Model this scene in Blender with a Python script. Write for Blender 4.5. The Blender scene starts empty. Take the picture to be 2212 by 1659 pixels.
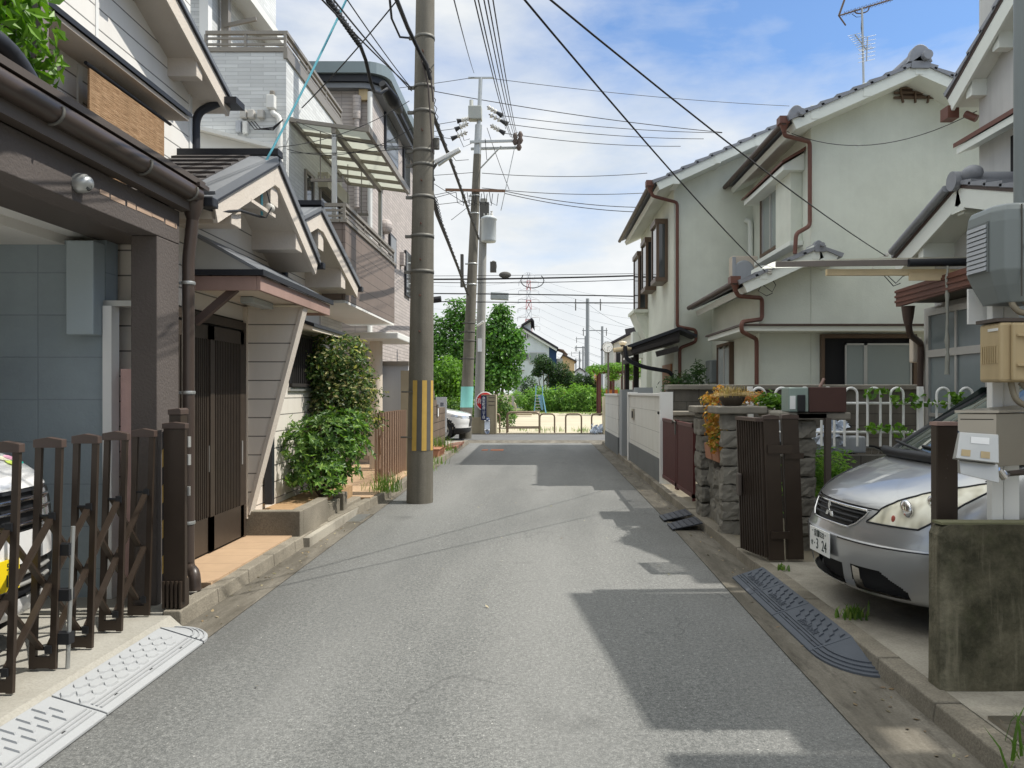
import bpy, bmesh, math, random
from mathutils import Vector, Matrix
R = math.radians
rnd = random.Random(11)
SC = bpy.context.scene
COL = SC.collection
V = Vector
# ---- the view: eye height, focal length and vanishing point of the street (street runs along +Y)
EYE, FOC, U0, V0 = 1.55, 1660.0, 1163.0, 848.0
def PY(u, v, Y): return V(((u-U0)/FOC*Y, Y, EYE-(v-V0)/FOC*Y))
def PX(u, v, X):
    Y = X*FOC/(u-U0); return V((X, Y, EYE-(v-V0)/FOC*Y))
def PZ(u, v, Z=0.0):
    Y = (EYE-Z)*FOC/(v-V0); return V(((u-U0)/FOC*Y, Y, Z))

# ---------------------------------------------------------------- mesh builder
class MB:
    def __init__(s): s.v = []; s.f = []; s.sm = []
    def add(s, vs, fs, smooth=False):
        o = len(s.v); s.v += [V(p) for p in vs]
        for f in fs: s.f.append([i+o for i in f]); s.sm.append(smooth)
        return s
    def hexa(s, p):   # 8 points, bottom loop then top loop
        return s.add(p, [(3,2,1,0),(4,5,6,7),(0,1,5,4),(1,2,6,5),(2,3,7,6),(3,0,4,7)])
    def box(s, x0, x1, y0, y1, z0, z1):
        x0,x1 = min(x0,x1),max(x0,x1); y0,y1 = min(y0,y1),max(y0,y1); z0,z1 = min(z0,z1),max(z0,z1)
        return s.hexa([(x0,y0,z0),(x1,y0,z0),(x1,y1,z0),(x0,y1,z0),(x0,y0,z1),(x1,y0,z1),(x1,y1,z1),(x0,y1,z1)])
    def obox(s, c, a, b, n):     # centre and three half axes
        c,a,b,n = V(c),V(a),V(b),V(n)
        return s.hexa([c-a-b-n, c+a-b-n, c+a+b-n, c-a+b-n, c-a-b+n, c+a-b+n, c+a+b+n, c-a+b+n])
    def beam(s, p, q, w, h, up=(0,0,1)):
        p,q = V(p),V(q); d = q-p; L = d.length; d.normalize()
        a = d.cross(V(up))
        if a.length < 1e-4: a = d.cross(V((0,1,0)))
        a.normalize(); b = a.cross(d).normalized()
        return s.obox((p+q)/2, d*L/2, a*w/2, b*h/2)
    def tube(s, pts, r, n=8, cap=True, smooth=True):
        pts = [V(p) for p in pts]; k = len(pts)
        rs = r if isinstance(r, (list,tuple)) else [r]*k
        prev = None; vs = []
        for i,p in enumerate(pts):
            t = (pts[min(i+1,k-1)]-pts[max(i-1,0)])
            if t.length < 1e-9: t = V((0,0,1))
            t.normalize()
            if prev is None:
                a = t.cross(V((0,0,1)))
                if a.length < 1e-3: a = t.cross(V((1,0,0)))
            else:
                a = prev - t*prev.dot(t)
                if a.length < 1e-6: a = t.cross(V((0,0,1)))
            a.normalize(); prev = a; b = t.cross(a)
            for j in range(n):
                an = 2*math.pi*j/n
                vs.append(p + (a*math.cos(an)+b*math.sin(an))*rs[i])
        fs = []
        for i in range(k-1):
            for j in range(n):
                fs.append((i*n+j, i*n+(j+1)%n, (i+1)*n+(j+1)%n, (i+1)*n+j))
        s.add(vs, fs, smooth)
        if cap:
            s.add(vs[:n], [tuple(range(n-1,-1,-1))]); s.add(vs[-n:], [tuple(range(n))])
        return s
    def pipe(s, pts, r, n=8, bend=.06):      # polyline with rounded corners
        pts = [V(p) for p in pts]; out = [pts[0]]
        for i in range(1, len(pts)-1):
            a,b,c = pts[i-1],pts[i],pts[i+1]
            da = (a-b); dc = (c-b); ba = min(bend, da.length*.45); bc = min(bend, dc.length*.45)
            p0 = b+da.normalized()*ba; p2 = b+dc.normalized()*bc
            for t in (0,.33,.67,1): out.append(p0*(1-t)**2+b*2*t*(1-t)+p2*t*t)
        out.append(pts[-1]); return s.tube(out, r, n)
    def cyl(s, c, r, z0, z1, n=16, smooth=True): return s.tube([(c[0],c[1],z0),(c[0],c[1],z1)], r, n, True, smooth)
    def prism(s, poly, d):
        poly = [V(p) for p in poly]; d = V(d); n = len(poly)
        fs = [tuple(range(n-1,-1,-1)), tuple(range(n,2*n))]
        for i in range(n): fs.append((i,(i+1)%n,n+(i+1)%n,n+i))
        return s.add(poly+[p+d for p in poly], fs)
    def poly(s, pts, smooth=False): return s.add(pts, [tuple(range(len(pts)))], smooth)
    def lathe(s, c, prof, n=20, axis='z'):
        c = V(c); vs = []; fs = []
        for (r,h) in prof:
            for j in range(n):
                a = 2*math.pi*j/n; x,y = r*math.cos(a), r*math.sin(a)
                vs.append(c + (V((x,y,h)) if axis=='z' else V((x,h,y)) if axis=='y' else V((h,x,y))))
        k = len(prof)
        for i in range(k-1):
            for j in range(n): fs.append((i*n+j, i*n+(j+1)%n, (i+1)*n+(j+1)%n, (i+1)*n+j))
        s.add(vs, fs, True)
        s.add(vs[:n], [tuple(range(n-1,-1,-1))]); return s.add(vs[-n:], [tuple(range(n))])
    def ball(s, c, r, n=10):
        r = r if isinstance(r,(tuple,list)) else (r,r,r); c = V(c); vs=[]; fs=[]
        for i in range(n+1):
            th = math.pi*i/n
            for j in range(2*n):
                a = math.pi*j/n
                vs.append(c+V((r[0]*math.sin(th)*math.cos(a), r[1]*math.sin(th)*math.sin(a), r[2]*math.cos(th))))
        for i in range(n):
            for j in range(2*n): fs.append((i*2*n+j,(i+1)*2*n+j,(i+1)*2*n+(j+1)%(2*n),i*2*n+(j+1)%(2*n)))
        return s.add(vs, fs, True)
    def courses(s, A, B, D, n, t=.035, over=.04, lo=0.0):
        """overlapping roof courses from eave A up to ridge B, each D deep"""
        A,B,D = V(A),V(B),V(D); d = (B-A)/n; nn = d.cross(D).normalized()
        if nn.z < 0: nn = -nn
        u = d.normalized()
        for i in range(n):
            a = A+d*i; b = A+d*(i+1)+u*over
            s.hexa([a+nn*lo, a+D+nn*lo, b+D+nn*(lo-t*.2), b+nn*(lo-t*.2), a+nn*(lo+t*1.7), a+D+nn*(lo+t*1.7), b+D+nn*(lo+t*.7), b+nn*(lo+t*.7)])
        return s
    def mesh(s, name, off):
        me = bpy.data.meshes.new(name)
        me.from_pydata([tuple(p-off) for p in s.v], [], s.f)
        me.polygons.foreach_set('use_smooth', s.sm)
        bm = bmesh.new(); bm.from_mesh(me); bmesh.ops.recalc_face_normals(bm, faces=bm.faces) if len(s.f) < 6000 else None
        bm.to_mesh(me); bm.free(); me.update(); return me

def setp(o, label=None, cat=None, group=None, kind=None):
    if label: o['label'] = label
    if cat: o['category'] = cat
    if group: o['group'] = group
    if kind: o['kind'] = kind
    return o
def root_off(p):
    off = V((0,0,0))
    while p is not None: off += p.location; p = p.parent
    return off
def thing(name, label, cat, loc, group=None):
    o = bpy.data.objects.new(name, None); COL.objects.link(o); o.empty_display_size = .1
    o.location = V(loc); return setp(o, label, cat, group)
def part(name, mb, mat, parent, bevel=0, label=None):
    o = bpy.data.objects.new(name, mb.mesh(name, root_off(parent))); COL.objects.link(o)
    o.parent = parent; o.data.materials.append(mat)
    if label: o['label'] = label
    if bevel: addbevel(o, bevel)
    return o
def addbevel(o, w):
    m = o.modifiers.new('bevel', 'BEVEL'); m.width = w; m.segments = 2; m.limit_method = 'ANGLE'; m.angle_limit = R(40)
def solo(name, mb, mat, label, cat, group=None, bevel=0, kind=None):
    xs = [p.x for p in mb.v]; ys = [p.y for p in mb.v]; zs = [p.z for p in mb.v]
    off = V(((min(xs)+max(xs))/2, (min(ys)+max(ys))/2, min(zs)))
    o = bpy.data.objects.new(name, mb.mesh(name, off)); COL.objects.link(o); o.location = off
    o.data.materials.append(mat); setp(o, label, cat, group, kind)
    if bevel: addbevel(o, bevel)
    return o
def struct(name, mb, mat, bevel=0):
    o = solo(name, mb, mat, None, None, None, bevel, 'structure'); return o
def dup(o, loc=None, label=None, parent=None):
    c = o.copy(); COL.objects.link(c)
    if parent is not None: c.parent = parent
    if loc is not None: c.location = V(loc)
    if label: c['label'] = label
    for ch in list(o.children): dup(ch, parent=c)
    return c
def text_mb(txt, size, org, ax, up, depth=.002, align='CENTER', squeeze=1.0):
    """letters as a mesh: org is the middle of the line, ax reading direction, up letter-up direction"""
    cu = bpy.data.curves.new('letters', 'FONT'); cu.body = txt; cu.size = size; cu.align_x = align; cu.align_y = 'CENTER'
    cu.extrude = depth/2; cu.resolution_u = 4
    o = bpy.data.objects.new('letters', cu); COL.objects.link(o)
    dg = bpy.context.evaluated_depsgraph_get(); dg.update()
    me = bpy.data.meshes.new_from_object(o.evaluated_get(dg))
    ax,up = V(ax).normalized(), V(up).normalized(); n = ax.cross(up)
    mb = MB(); org = V(org)
    mb.add([org+ax*p.co.x*squeeze+up*p.co.y+n*p.co.z for p in me.vertices], [tuple(f.vertices) for f in me.polygons])
    bpy.data.objects.remove(o); bpy.data.curves.remove(cu); bpy.data.meshes.remove(me)
    return mb

# ---------------------------------------------------------------- materials
class N:
    def __init__(s, name):
        s.m = bpy.data.materials.new(name); s.m.use_nodes = True; s.t = s.m.node_tree; s.t.nodes.clear()
        s.out = s.n('ShaderNodeOutputMaterial'); s.bs = s.n('ShaderNodeBsdfPrincipled'); s.l(s.bs.outputs[0], s.out.inputs[0])
        s.tc = s.n('ShaderNodeTexCoord').outputs['Object']
    def n(s, k, **a):
        x = s.t.nodes.new(k)
        for q,w in a.items(): setattr(x, q, w)
        return x
    def l(s, a, b): s.t.links.new(a, b)
    def noise(s, scale, detail=4, rough=.55, vec=None, stretch=None):
        x = s.n('ShaderNodeTexNoise'); x.inputs['Scale'].default_value = scale; x.inputs['Detail'].default_value = detail; x.inputs['Roughness'].default_value = rough
        vec = vec or s.tc
        if stretch:
            mp = s.n('ShaderNodeMapping'); mp.inputs['Scale'].default_value = stretch; s.l(vec, mp.inputs[0]); vec = mp.outputs[0]
        s.l(vec, x.inputs['Vector']); return x.outputs['Fac']
    def ramp(s, fac, stops):
        x = s.n('ShaderNodeValToRGB'); e = x.color_ramp.elements
        while len(e) < len(stops): e.new(.5)
        for i,(p,c) in enumerate(stops):
            e[i].position = p; e[i].color = (c,c,c,1) if not isinstance(c,(tuple,list)) else (*c[:3],1)
        s.l(fac, x.inputs[0]); return x.outputs[0]
    def mix(s, fac, a, b, mode='MIX'):
        x = s.n('ShaderNodeMix', data_type='RGBA', blend_type=mode)
        for sock,val in ((x.inputs[0],fac),(x.inputs[6],a),(x.inputs[7],b)):
            if isinstance(val,(int,float)): sock.default_value = val
            elif isinstance(val,(tuple,list)): sock.default_value = (*val[:3],1)
            else: s.l(val, sock)
        return x.outputs[2]
    def math(s, op, a, b=None):
        x = s.n('ShaderNodeMath', operation=op)
        for i,val in enumerate((a,b)):
            if val is None: continue
            if isinstance(val,(int,float)): x.inputs[i].default_value = val
            else: s.l(val, x.inputs[i])
        return x.outputs[0]
    def xyz(s): x = s.n('ShaderNodeSeparateXYZ'); s.l(s.tc, x.inputs[0]); return x.outputs
    def comb(s, a, b, c=0):
        x = s.n('ShaderNodeCombineXYZ')
        for i,val in enumerate((a,b,c)):
            if isinstance(val,(int,float)): x.inputs[i].default_value = val
            else: s.l(val, x.inputs[i])
        return x.outputs[0]
    def bump(s, h, strength=.4, dist=.01):
        x = s.n('ShaderNodeBump'); x.inputs['Strength'].default_value = strength; x.inputs['Distance'].default_value = dist
        s.l(h, x.inputs['Height'])
        if s.bs.inputs['Normal'].is_linked: s.l(s.bs.inputs['Normal'].links[0].from_socket, x.inputs['Normal'])
        s.l(x.outputs[0], s.bs.inputs['Normal'])
    def fin(s, col, rough=.7, metal=0, spec=.4, coat=0):
        if isinstance(col,(tuple,list)): s.bs.inputs['Base Color'].default_value = (*col[:3],1)
        else: s.l(col, s.bs.inputs['Base Color'])
        if isinstance(rough,(int,float)): s.bs.inputs['Roughness'].default_value = rough
        else: s.l(rough, s.bs.inputs['Roughness'])
        s.bs.inputs['Metallic'].default_value = metal; s.bs.inputs['Specular IOR Level'].default_value = spec
        s.bs.inputs['Coat Weight'].default_value = coat; return s.m
def mul(c, k): return tuple(min(1,x*k) for x in c)
def M(name, col, rough=.65, metal=0, var=.12, scale=5, bump=0, bscale=80, dirt=0, streak=0, spec=.4, coat=0, groove=None, brick=None, dirtcol=None, speck=0):
    """one procedural surface: base colour, blotches, dirt, rain streaks, grooves or bricks, bump"""
    k = N(name)
    f = k.noise(scale, 5)
    c = k.mix(f, mul(col,1-var), mul(col,1+var))
    if speck:
        g = k.noise(bscale*1.3, 2); c = k.mix(k.ramp(g, [(.35,0),(.7,1)]), mul(col,1-speck), c) if False else k.mix(k.math('MULTIPLY', k.ramp(g,[(.4,0),(.65,1)]), speck), c, mul(col,.45))
    if dirt:
        g = k.noise(1.1, 6, .65); c = k.mix(k.math('MULTIPLY', k.ramp(g,[(.42,0),(.72,1)]), dirt), c, dirtcol or mul(col,.35))
    if streak:
        g = k.noise(1.0, 5, .6, stretch=(9,9,.55)); c = k.mix(k.math('MULTIPLY', k.ramp(g,[(.45,0),(.75,1)]), streak), c, dirtcol or mul(col,.4))
    h = None
    if groove:
        axis, pitch, w, dark = groove[:4]; off = groove[4] if len(groove) > 4 else 0
        z = k.xyz()[axis]; fr = k.math('FRACT', k.math('DIVIDE', k.math('ADD', z, off+50*pitch), pitch))
        g = k.math('LESS_THAN', fr, w); c = k.mix(k.math('MULTIPLY', g, dark), c, mul(col,.12))
        h = k.math('SUBTRACT', k.math('MULTIPLY', fr, .35), g)
        k.bump(h, .5, .008)
    if brick:
        bw, bh, mort, mc = brick[:4]
        x = k.xyz(); vec = k.comb(k.math('ADD', x[0], x[1]), x[2])
        b = k.n('ShaderNodeTexBrick'); b.inputs['Scale'].default_value = 1; b.inputs['Brick Width'].default_value = bw; b.inputs['Row Height'].default_value = bh
        b.inputs['Mortar Size'].default_value = mort; b.inputs['Mortar Smooth'].default_value = .3; b.offset = brick[4] if len(brick) > 4 else .5
        b.inputs['Color1'].default_value = (1,1,1,1); c2_ = brick[5] if len(brick) > 5 else .82; b.inputs['Color2'].default_value = (c2_,c2_,c2_,1); b.inputs['Mortar'].default_value = (mc,mc,mc,1)
        k.l(vec, b.inputs['Vector']); c = k.mix(1.0, c, b.outputs['Color'], 'MULTIPLY')
        k.bump(k.math('SUBTRACT', 1.0, b.outputs['Fac']), .5, .01)
    if bump: k.bump(k.noise(bscale, 3), bump, .006)
    return k.fin(c, rough, metal, spec, coat)
def leafmat(name, cols, trans=.35):
    k = N(name); k.t.nodes.remove(k.bs)
    g = k.n('ShaderNodeNewGeometry')
    st = [(i/max(1,len(cols)-1), c) for i,c in enumerate(cols)]
    c = k.ramp(g.outputs['Random Per Island'], st)
    lo = k.noise(1.3, 3); c = k.mix(k.math('MULTIPLY', k.ramp(lo,[(.35,1),(.6,0)]), .55), c, mul(cols[0],.55))
    d = k.n('ShaderNodeBsdfPrincipled'); k.l(c, d.inputs['Base Color']); d.inputs['Roughness'].default_value = .45; d.inputs['Specular IOR Level'].default_value = .45
    t = k.n('ShaderNodeBsdfTranslucent'); k.l(k.mix(1.0, c, (1.3,1.5,.5), 'MULTIPLY'), t.inputs[0])
    mx = k.n('ShaderNodeMixShader'); mx.inputs[0].default_value = trans; k.l(d.outputs[0], mx.inputs[1]); k.l(t.outputs[0], mx.inputs[2]); k.l(mx.outputs[0], k.out.inputs[0])
    return k.m
def glassmat(name, col=(.05,.06,.065), rough=.06, spec=.9):
    k = N(name); return k.fin(col, rough, 0, spec)
def asphaltmat():
    k = N('asphalt'); x = k.xyz()
    fine = k.noise(130, 3, .7); c = k.ramp(k.math('ADD',k.math('MULTIPLY',fine,.55),k.math('MULTIPLY',k.noise(48,3,.75),.45)), [(.36,(.062,.064,.063)),(.5,(.158,.161,.156)),(.64,(.32,.322,.31))])
    vo = k.n('ShaderNodeTexVoronoi'); vo.inputs['Scale'].default_value = 75; k.l(k.tc, vo.inputs['Vector'])
    chip = k.math('MULTIPLY', k.math('LESS_THAN', vo.outputs['Distance'], .16), k.math('GREATER_THAN', k.noise(31,2), .53)); c = k.mix(k.math('MULTIPLY', chip, .7), c, (.55,.54,.51))
    vo2 = k.n('ShaderNodeTexVoronoi'); vo2.inputs['Scale'].default_value = 11; k.l(k.tc, vo2.inputs['Vector'])
    c = k.mix(k.math('LESS_THAN', vo2.outputs['Distance'], .045), c, (.6,.59,.56))
    big = k.noise(.45, 6, .6, stretch=(1.6,.35,1)); c = k.mix(k.math('MULTIPLY', k.ramp(big,[(.3,1),(.6,0)]), .5), c, (.075,.079,.079))
    wear = k.noise(1.6, 5, .65, stretch=(.5,.12,1)); c = k.mix(k.math('MULTIPLY', k.ramp(wear,[(.45,0),(.75,1)]), .4), c, (.23,.23,.222))
    # darker, dirtier edges of the carriageway
    edge = k.math('ABSOLUTE', k.math('ADD', x[0], .0)); e = k.ramp(k.math('DIVIDE', edge, 3.0), [(.42,0),(.62,1)])
    ed = k.math('MULTIPLY', e, k.ramp(k.noise(2.2,6,.7),[(.3,.2),(.7,1)])); c = k.mix(k.math('MULTIPLY', ed, .45), c, (.10,.096,.088))
    # fine cracks
    vc = k.n('ShaderNodeTexVoronoi', feature='DISTANCE_TO_EDGE'); vc.inputs['Scale'].default_value = .55
    wv = k.n('ShaderNodeVectorMath', operation='ADD'); nz = k.n('ShaderNodeTexNoise'); nz.inputs['Scale'].default_value = 2.5; k.l(k.tc, nz.inputs['Vector'])
    sc = k.n('ShaderNodeVectorMath', operation='SCALE'); sc.inputs['Scale'].default_value = .5; k.l(nz.outputs['Color'], sc.inputs[0]); k.l(k.tc, wv.inputs[0]); k.l(sc.outputs[0], wv.inputs[1]); k.l(wv.outputs[0], vc.inputs['Vector'])
    cr = k.math('MULTIPLY', k.math('LESS_THAN', vc.outputs['Distance'], .005), k.ramp(k.noise(.7,2),[(.5,0),(.6,1)])); c = k.mix(k.math('MULTIPLY', cr, .35), c, (.06,.06,.06))
    # polished wheel tracks, oil spots and tonal drift
    tr = k.math('ABSOLUTE', k.math('SUBTRACT', k.math('ABSOLUTE', k.math('ADD', x[0], .3)), .72)); tk = k.ramp(tr, [(.0,1),(.38,0)])
    c = k.mix(k.math('MULTIPLY', k.math('MULTIPLY', tk, k.ramp(k.noise(.9,4,.6,stretch=(1,.25,1)),[(.3,.3),(.65,1)])), .32), c, (.235,.237,.23))
    vs_ = k.n('ShaderNodeTexVoronoi'); vs_.inputs['Scale'].default_value = .62; vs_.inputs['Randomness'].default_value = 1; k.l(wv.outputs[0], vs_.inputs['Vector'])
    c = k.mix(k.math('MULTIPLY', k.ramp(vs_.outputs['Distance'],[(.03,1),(.13,0)]), .4), c, (.055,.056,.055))
    k.bump(fine, .55, .006)
    return k.fin(c, .85, 0, .3)
def guttermat(name, col, dark):
    k = N(name); f = k.noise(95, 3, .7); c = k.mix(f, mul(col,.35), mul(col,1.5))
    b = k.noise(1.5, 6, .7, stretch=(2.2,.5,1)); c = k.mix(k.ramp(b,[(.38,.9),(.66,.1)]), c, dark)
    g = k.noise(6, 5, .7, stretch=(1.5,.4,1)); c = k.mix(k.math('MULTIPLY', k.ramp(g,[(.52,0),(.7,1)]), .6), c, mul(dark,.45))
    k.bump(f, .5, .006); return k.fin(c, .9, 0, .2)
# ---------------------------------------------------------------- surfaces
m_asphalt = asphaltmat()
m_gutter = guttermat('gutter_concrete', (.235,.215,.18), (.095,.085,.068))
m_kerb = M('kerb_concrete', (.29,.26,.21), .9, 0, .3, 9, .6, 70, .75, 0, .2, dirtcol=(.075,.068,.052), speck=.5)
m_apron = M('apron_concrete', (.38,.365,.325), .9, 0, .18, 3, .35, 60, .45, 0, .2, dirtcol=(.2,.18,.14), speck=.25)
m_drive = M('driveway_concrete', (.42,.39,.33), .9, 0, .2, 2.5, .35, 60, .85, 0, .2, dirtcol=(.12,.105,.085), speck=.3)
m_ground = M('earth', (.20,.175,.13), .95, 0, .2, 2, .4, 30)
m_crossroad = M('worn_asphalt', (.15,.149,.147), .9, 0, .15, 1.5, .4, 120, .3, speck=.4)
m_terra = M('terracotta_tile', (.47,.325,.205), .75, 0, .15, 6, .1, 60, .2, groove=(1,.3,.02,.5))
m_sand = M('park_sand', (.43,.38,.285), .95, 0, .22, .5, .3, 40, .25, dirtcol=(.45,.36,.2))
m_dirt = M('planter_soil', (.36,.23,.12), .95, 0, .35, 12, .8, 40)
m_brownstucco = M('brown_stucco', (.100,.085,.078), .9, 0, .1, 4, .9, 55, .15)
m_browndark = M('brown_paint', (.082,.066,.056), .55, 0, .1, 4, .1, 60)
m_copper = M('brown_gutter_plastic', (.058,.043,.036), .35, 0, .12, 6)
m_greywall = M('blue_grey_block_paint', (.31,.365,.395), .85, 0, .12, 1.6, .5, 45, .3, dirtcol=(.1,.125,.15), brick=(.62,.30,.005,.80,.0,.965))
m_white = M('white_paint', (.78,.78,.76), .55, 0, .05, 6)
m_whiteceil = M('ceiling_board', (.75,.74,.71), .8, 0, .05, 3)
m_pinkwood = M('pink_weathered_wood', (.72,.49,.45), .8, 0, .2, 5, .3, 60, .5, .3, dirtcol=(.2,.12,.1))
m_siding = M('cream_lap_siding', (.70,.655,.59), .75, 0, .05, 2, .1, 90, .12, .12, groove=(2,.185,.06,.85), dirtcol=(.5,.42,.33))
m_sidingup = M('cream_upper_siding', (.78,.76,.72), .75, 0, .05, 2, .1, 90, .1, .12, groove=(2,.16,.07,.85), dirtcol=(.5,.43,.36))
m_cream = M('cream_render', (.62,.56,.49), .9, 0, .08, 4, .7, 50, .2, dirtcol=(.42,.32,.24))
m_creambrite = M('cream_smooth', (.68,.60,.50), .8, 0, .06, 4, .2, 60, .12)
m_slate = M('slate_roof', (.075,.068,.066), .7, 0, .25, 7, .3, 60)
m_roofmetal = M('grey_roof_metal', (.19,.20,.215), .5, .2, .12, 5, .05, 40)
m_black = M('black_metal', (.018,.02,.026), .45, 0, .2, 6)
m_fascia = M('pink_brown_fascia', (.34,.225,.19), .7, 0, .15, 5, .2, 60, .35, dirtcol=(.16,.1,.08))
m_doorwood = M('dark_door', (.045,.034,.026), .45, 0, .2, 8, .05, 60)
m_bamboo = None
m_dark = M('dark_recess', (.012,.012,.013), .8, 0, .1)
m_glass = glassmat('window_glass', (.03,.036,.04), .05, .9)
m_glasspale = glassmat('curtained_glass', (.26,.30,.29), .12, .8)
m_frost = glassmat('frosted_glass', (.40,.44,.44), .25, .6)
m_alu = M('aluminium', (.52,.52,.50), .4, .6, .06, 8)
m_alugrey = M('bronze_grey_frame', (.26,.235,.20), .45, .2, .06, 8)
m_cbrick = M('pale_brick_siding', (.70,.715,.71), .75, 0, .07, 3, .15, 80, .08, brick=(.34,.052,.005,.72))
m_cwall = M('white_siding', (.70,.70,.67), .75, 0, .05, 3, .1, 80)
m_balc = M('brown_board_panel', (.20,.155,.13), .55, 0, .2, 1.5, .1, 80, 0, .25, groove=(2,.17,.05,.7))
m_dtile = M('pink_tile_cladding', (.52,.465,.435), .8, 0, .06, 3, .3, 50, .1, brick=(.27,.075,.010,.66,.0))
def polymat():
    k = N('polycarbonate_sheet'); k.fin((.70,.69,.60), .3); tr = k.n('ShaderNodeBsdfTranslucent'); tr.inputs[0].default_value = (.66,.67,.62,1)
    mx = k.n('ShaderNodeMixShader'); mx.inputs[0].default_value = .75; k.l(k.bs.outputs[0], mx.inputs[1]); k.l(tr.outputs[0], mx.inputs[2]); k.l(mx.outputs[0], k.out.inputs[0]); return k.m
m_poly = polymat()
m_pole = M('weathered_pole_concrete', (.185,.171,.143), .9, 0, .18, 3, .3, 70, .4, .5, .2, dirtcol=(.07,.065,.05), speck=.3)
m_polelite = M('pale_pole_concrete', (.30,.295,.275), .9, 0, .12, 3, .2, 70, .2, .3, .2, dirtcol=(.15,.14,.12))
m_strap = M('strap_steel', (.15,.145,.13), .6, .4, .15, 8)
m_steel = M('galvanised_steel', (.42,.43,.42), .45, .7, .1, 8)
m_yellow = M('yellow_reflective', (.54,.35,.085), .6, 0, .15, 12, .05, 60, .2)
m_stripegrey = M('grey_stripe', (.10,.095,.085), .8, 0, .15, 10)
m_cable = M('black_cable', (.014,.014,.016), .6, 0, .1)
m_cyan = M('cyan_cable_cover', (.12,.42,.52), .5, 0, .15, 12)
m_est = M('pale_green_stucco', (.70,.73,.64), .9, 0, .06, 1.2, .6, 45, .4, .10, .2, dirtcol=(.47,.49,.42))
m_ewhite = M('eave_plaster', (.76,.79,.73), .85, 0, .05, 3, .2, 60, .15, dirtcol=(.5,.5,.44))
m_kawara = M('grey_kawara_tile', (.26,.27,.295), .5, 0, .22, 6, .1, 50, .3, dirtcol=(.11,.11,.12))
m_rust = M('red_brown_drainpipe', (.145,.060,.042), .5, 0, .15, 7)
m_rustdark = M('dark_brown_gutter', (.075,.05,.04), .5, 0, .15, 7)
m_windark = M('bronze_window_frame', (.12,.078,.05), .45, 0, .1, 7)
m_block = M('dark_concrete_block', (.125,.118,.105), .95, 0, .3, 3, .5, 60, .6, .4, .2, dirtcol=(.04,.038,.034), brick=(.4,.2,.008,.55))
m_blocktop = M('block_cap', (.20,.19,.165), .95, 0, .3, 5, .5, 50, .5, dirtcol=(.07,.065,.055))
m_wallwhite = M('white_panel_wall', (.70,.70,.655), .8, 0, .05, 2, .2, 70, .2, .25, groove=(2,.34,.018,.6,.12), dirtcol=(.46,.43,.36))
m_dado = M('grey_dado', (.17,.18,.18), .9, 0, .1, 4, .5, 60, .2)
m_redgate = M('maroon_iron_gate', (.085,.022,.020), .5, 0, .3, 9, .1, 60)
m_stone = M('rough_stone', (.23,.215,.185), .95, 0, .5, 9, 1.0, 26, .75, .3, .2, dirtcol=(.055,.052,.045))
m_stonetop = M('stone_slab', (.24,.22,.185), .95, 0, .3, 8, .5, 40, .5, dirtcol=(.08,.072,.06))
m_gate = M('dark_brown_aluminium', (.050,.036,.027), .4, .3, .2, 8, .03, 60)
m_gatecap = M('gate_cap', (.075,.052,.043), .45, 0, .12, 8)
m_mailbrown = M('brown_mailbox_paint', (.070,.032,.026), .6, 0, .15, 8, .1, 90)
m_mailgreen = M('grey_green_plastic', (.26,.33,.30), .5, 0, .08, 8)
m_moss = M('mossy_concrete', (.085,.078,.052), .95, 0, .5, 9, .8, 40, .9, .25, .15, dirtcol=(.024,.026,.014), speck=.6)
def mossmat():
    k = N('mossy_concrete'); x = k.xyz(); f = k.noise(60, 3, .7); c = k.mix(f, (.085,.077,.05), (.185,.168,.118))
    e = k.ramp(k.math('DIVIDE', k.math('ADD', x[0], .345), .16), [(.0,1),(1,0)]); c = k.mix(k.math('MULTIPLY', e, .55), c, (.30,.275,.20))
    b = k.noise(4.2, 6, .68); c = k.mix(k.ramp(b, [(.38,.1),(.62,.85)]), c, (.030,.030,.019))
    s1 = k.noise(1.0, 5, .6, stretch=(16,16,1.6)); c = k.mix(k.math('MULTIPLY', k.ramp(s1, [(.56,0),(.70,1)]), .5), c, (.26,.235,.17))
    g = k.noise(7, 4, .6); c = k.mix(k.math('MULTIPLY', k.ramp(g, [(.58,0),(.68,1)]), .22), c, (.05,.062,.026))
    k.bump(k.noise(38, 4, .7), .8, .008); return k.fin(c, .95, 0, .15)
m_moss = mossmat()
m_mosstop = M('mossy_concrete_top', (.19,.185,.11), .95, 0, .3, 6, .5, 40, .4, dirtcol=(.08,.09,.03))
m_stain = M('stainless_steel', (.40,.37,.32), .33, .85, .08, 5)
m_metergrey = M('grey_meter_plastic', (.20,.225,.225), .45, 0, .07, 3)
m_beige = M('beige_box_plastic', (.50,.39,.225), .55, 0, .1, 3, .05, 60, .25, .3, dirtcol=(.28,.2,.11))
m_conduit = M('beige_conduit', (.26,.225,.165), .6, 0, .12, 9)
m_rubber = M('dark_rubber', (.085,.096,.116), .75, 0, .15, 5, .25, 90)
m_greyplast = M('grey_plastic_ramp', (.34,.35,.36), .65, 0, .08, 5, .15, 90, .2, dirtcol=(.32,.32,.31))
m_timber = M('raw_timber', (.74,.60,.38), .8, 0, .15, 6, .2, 60)
m_terracot = M('terracotta_planter', (.36,.17,.10), .8, 0, .15, 8)
m_leafmid = leafmat('shrub_leaf', [(0.035,0.079,0.022),(0.079,0.175,0.035),(0.157,0.297,0.061),(0.297,0.436,0.104)])
m_leaftall = leafmat('camellia_leaf', [(0.030,0.059,0.019),(0.065,0.126,0.032),(0.138,0.219,0.059),(0.689,0.597,0.298)])  # palest leaf colour paints in the sheen of glossy leaves
m_leaftree = leafmat('park_tree_leaf', [(0.036,0.099,0.018),(0.077,0.210,0.031),(0.166,0.354,0.055)])
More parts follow.
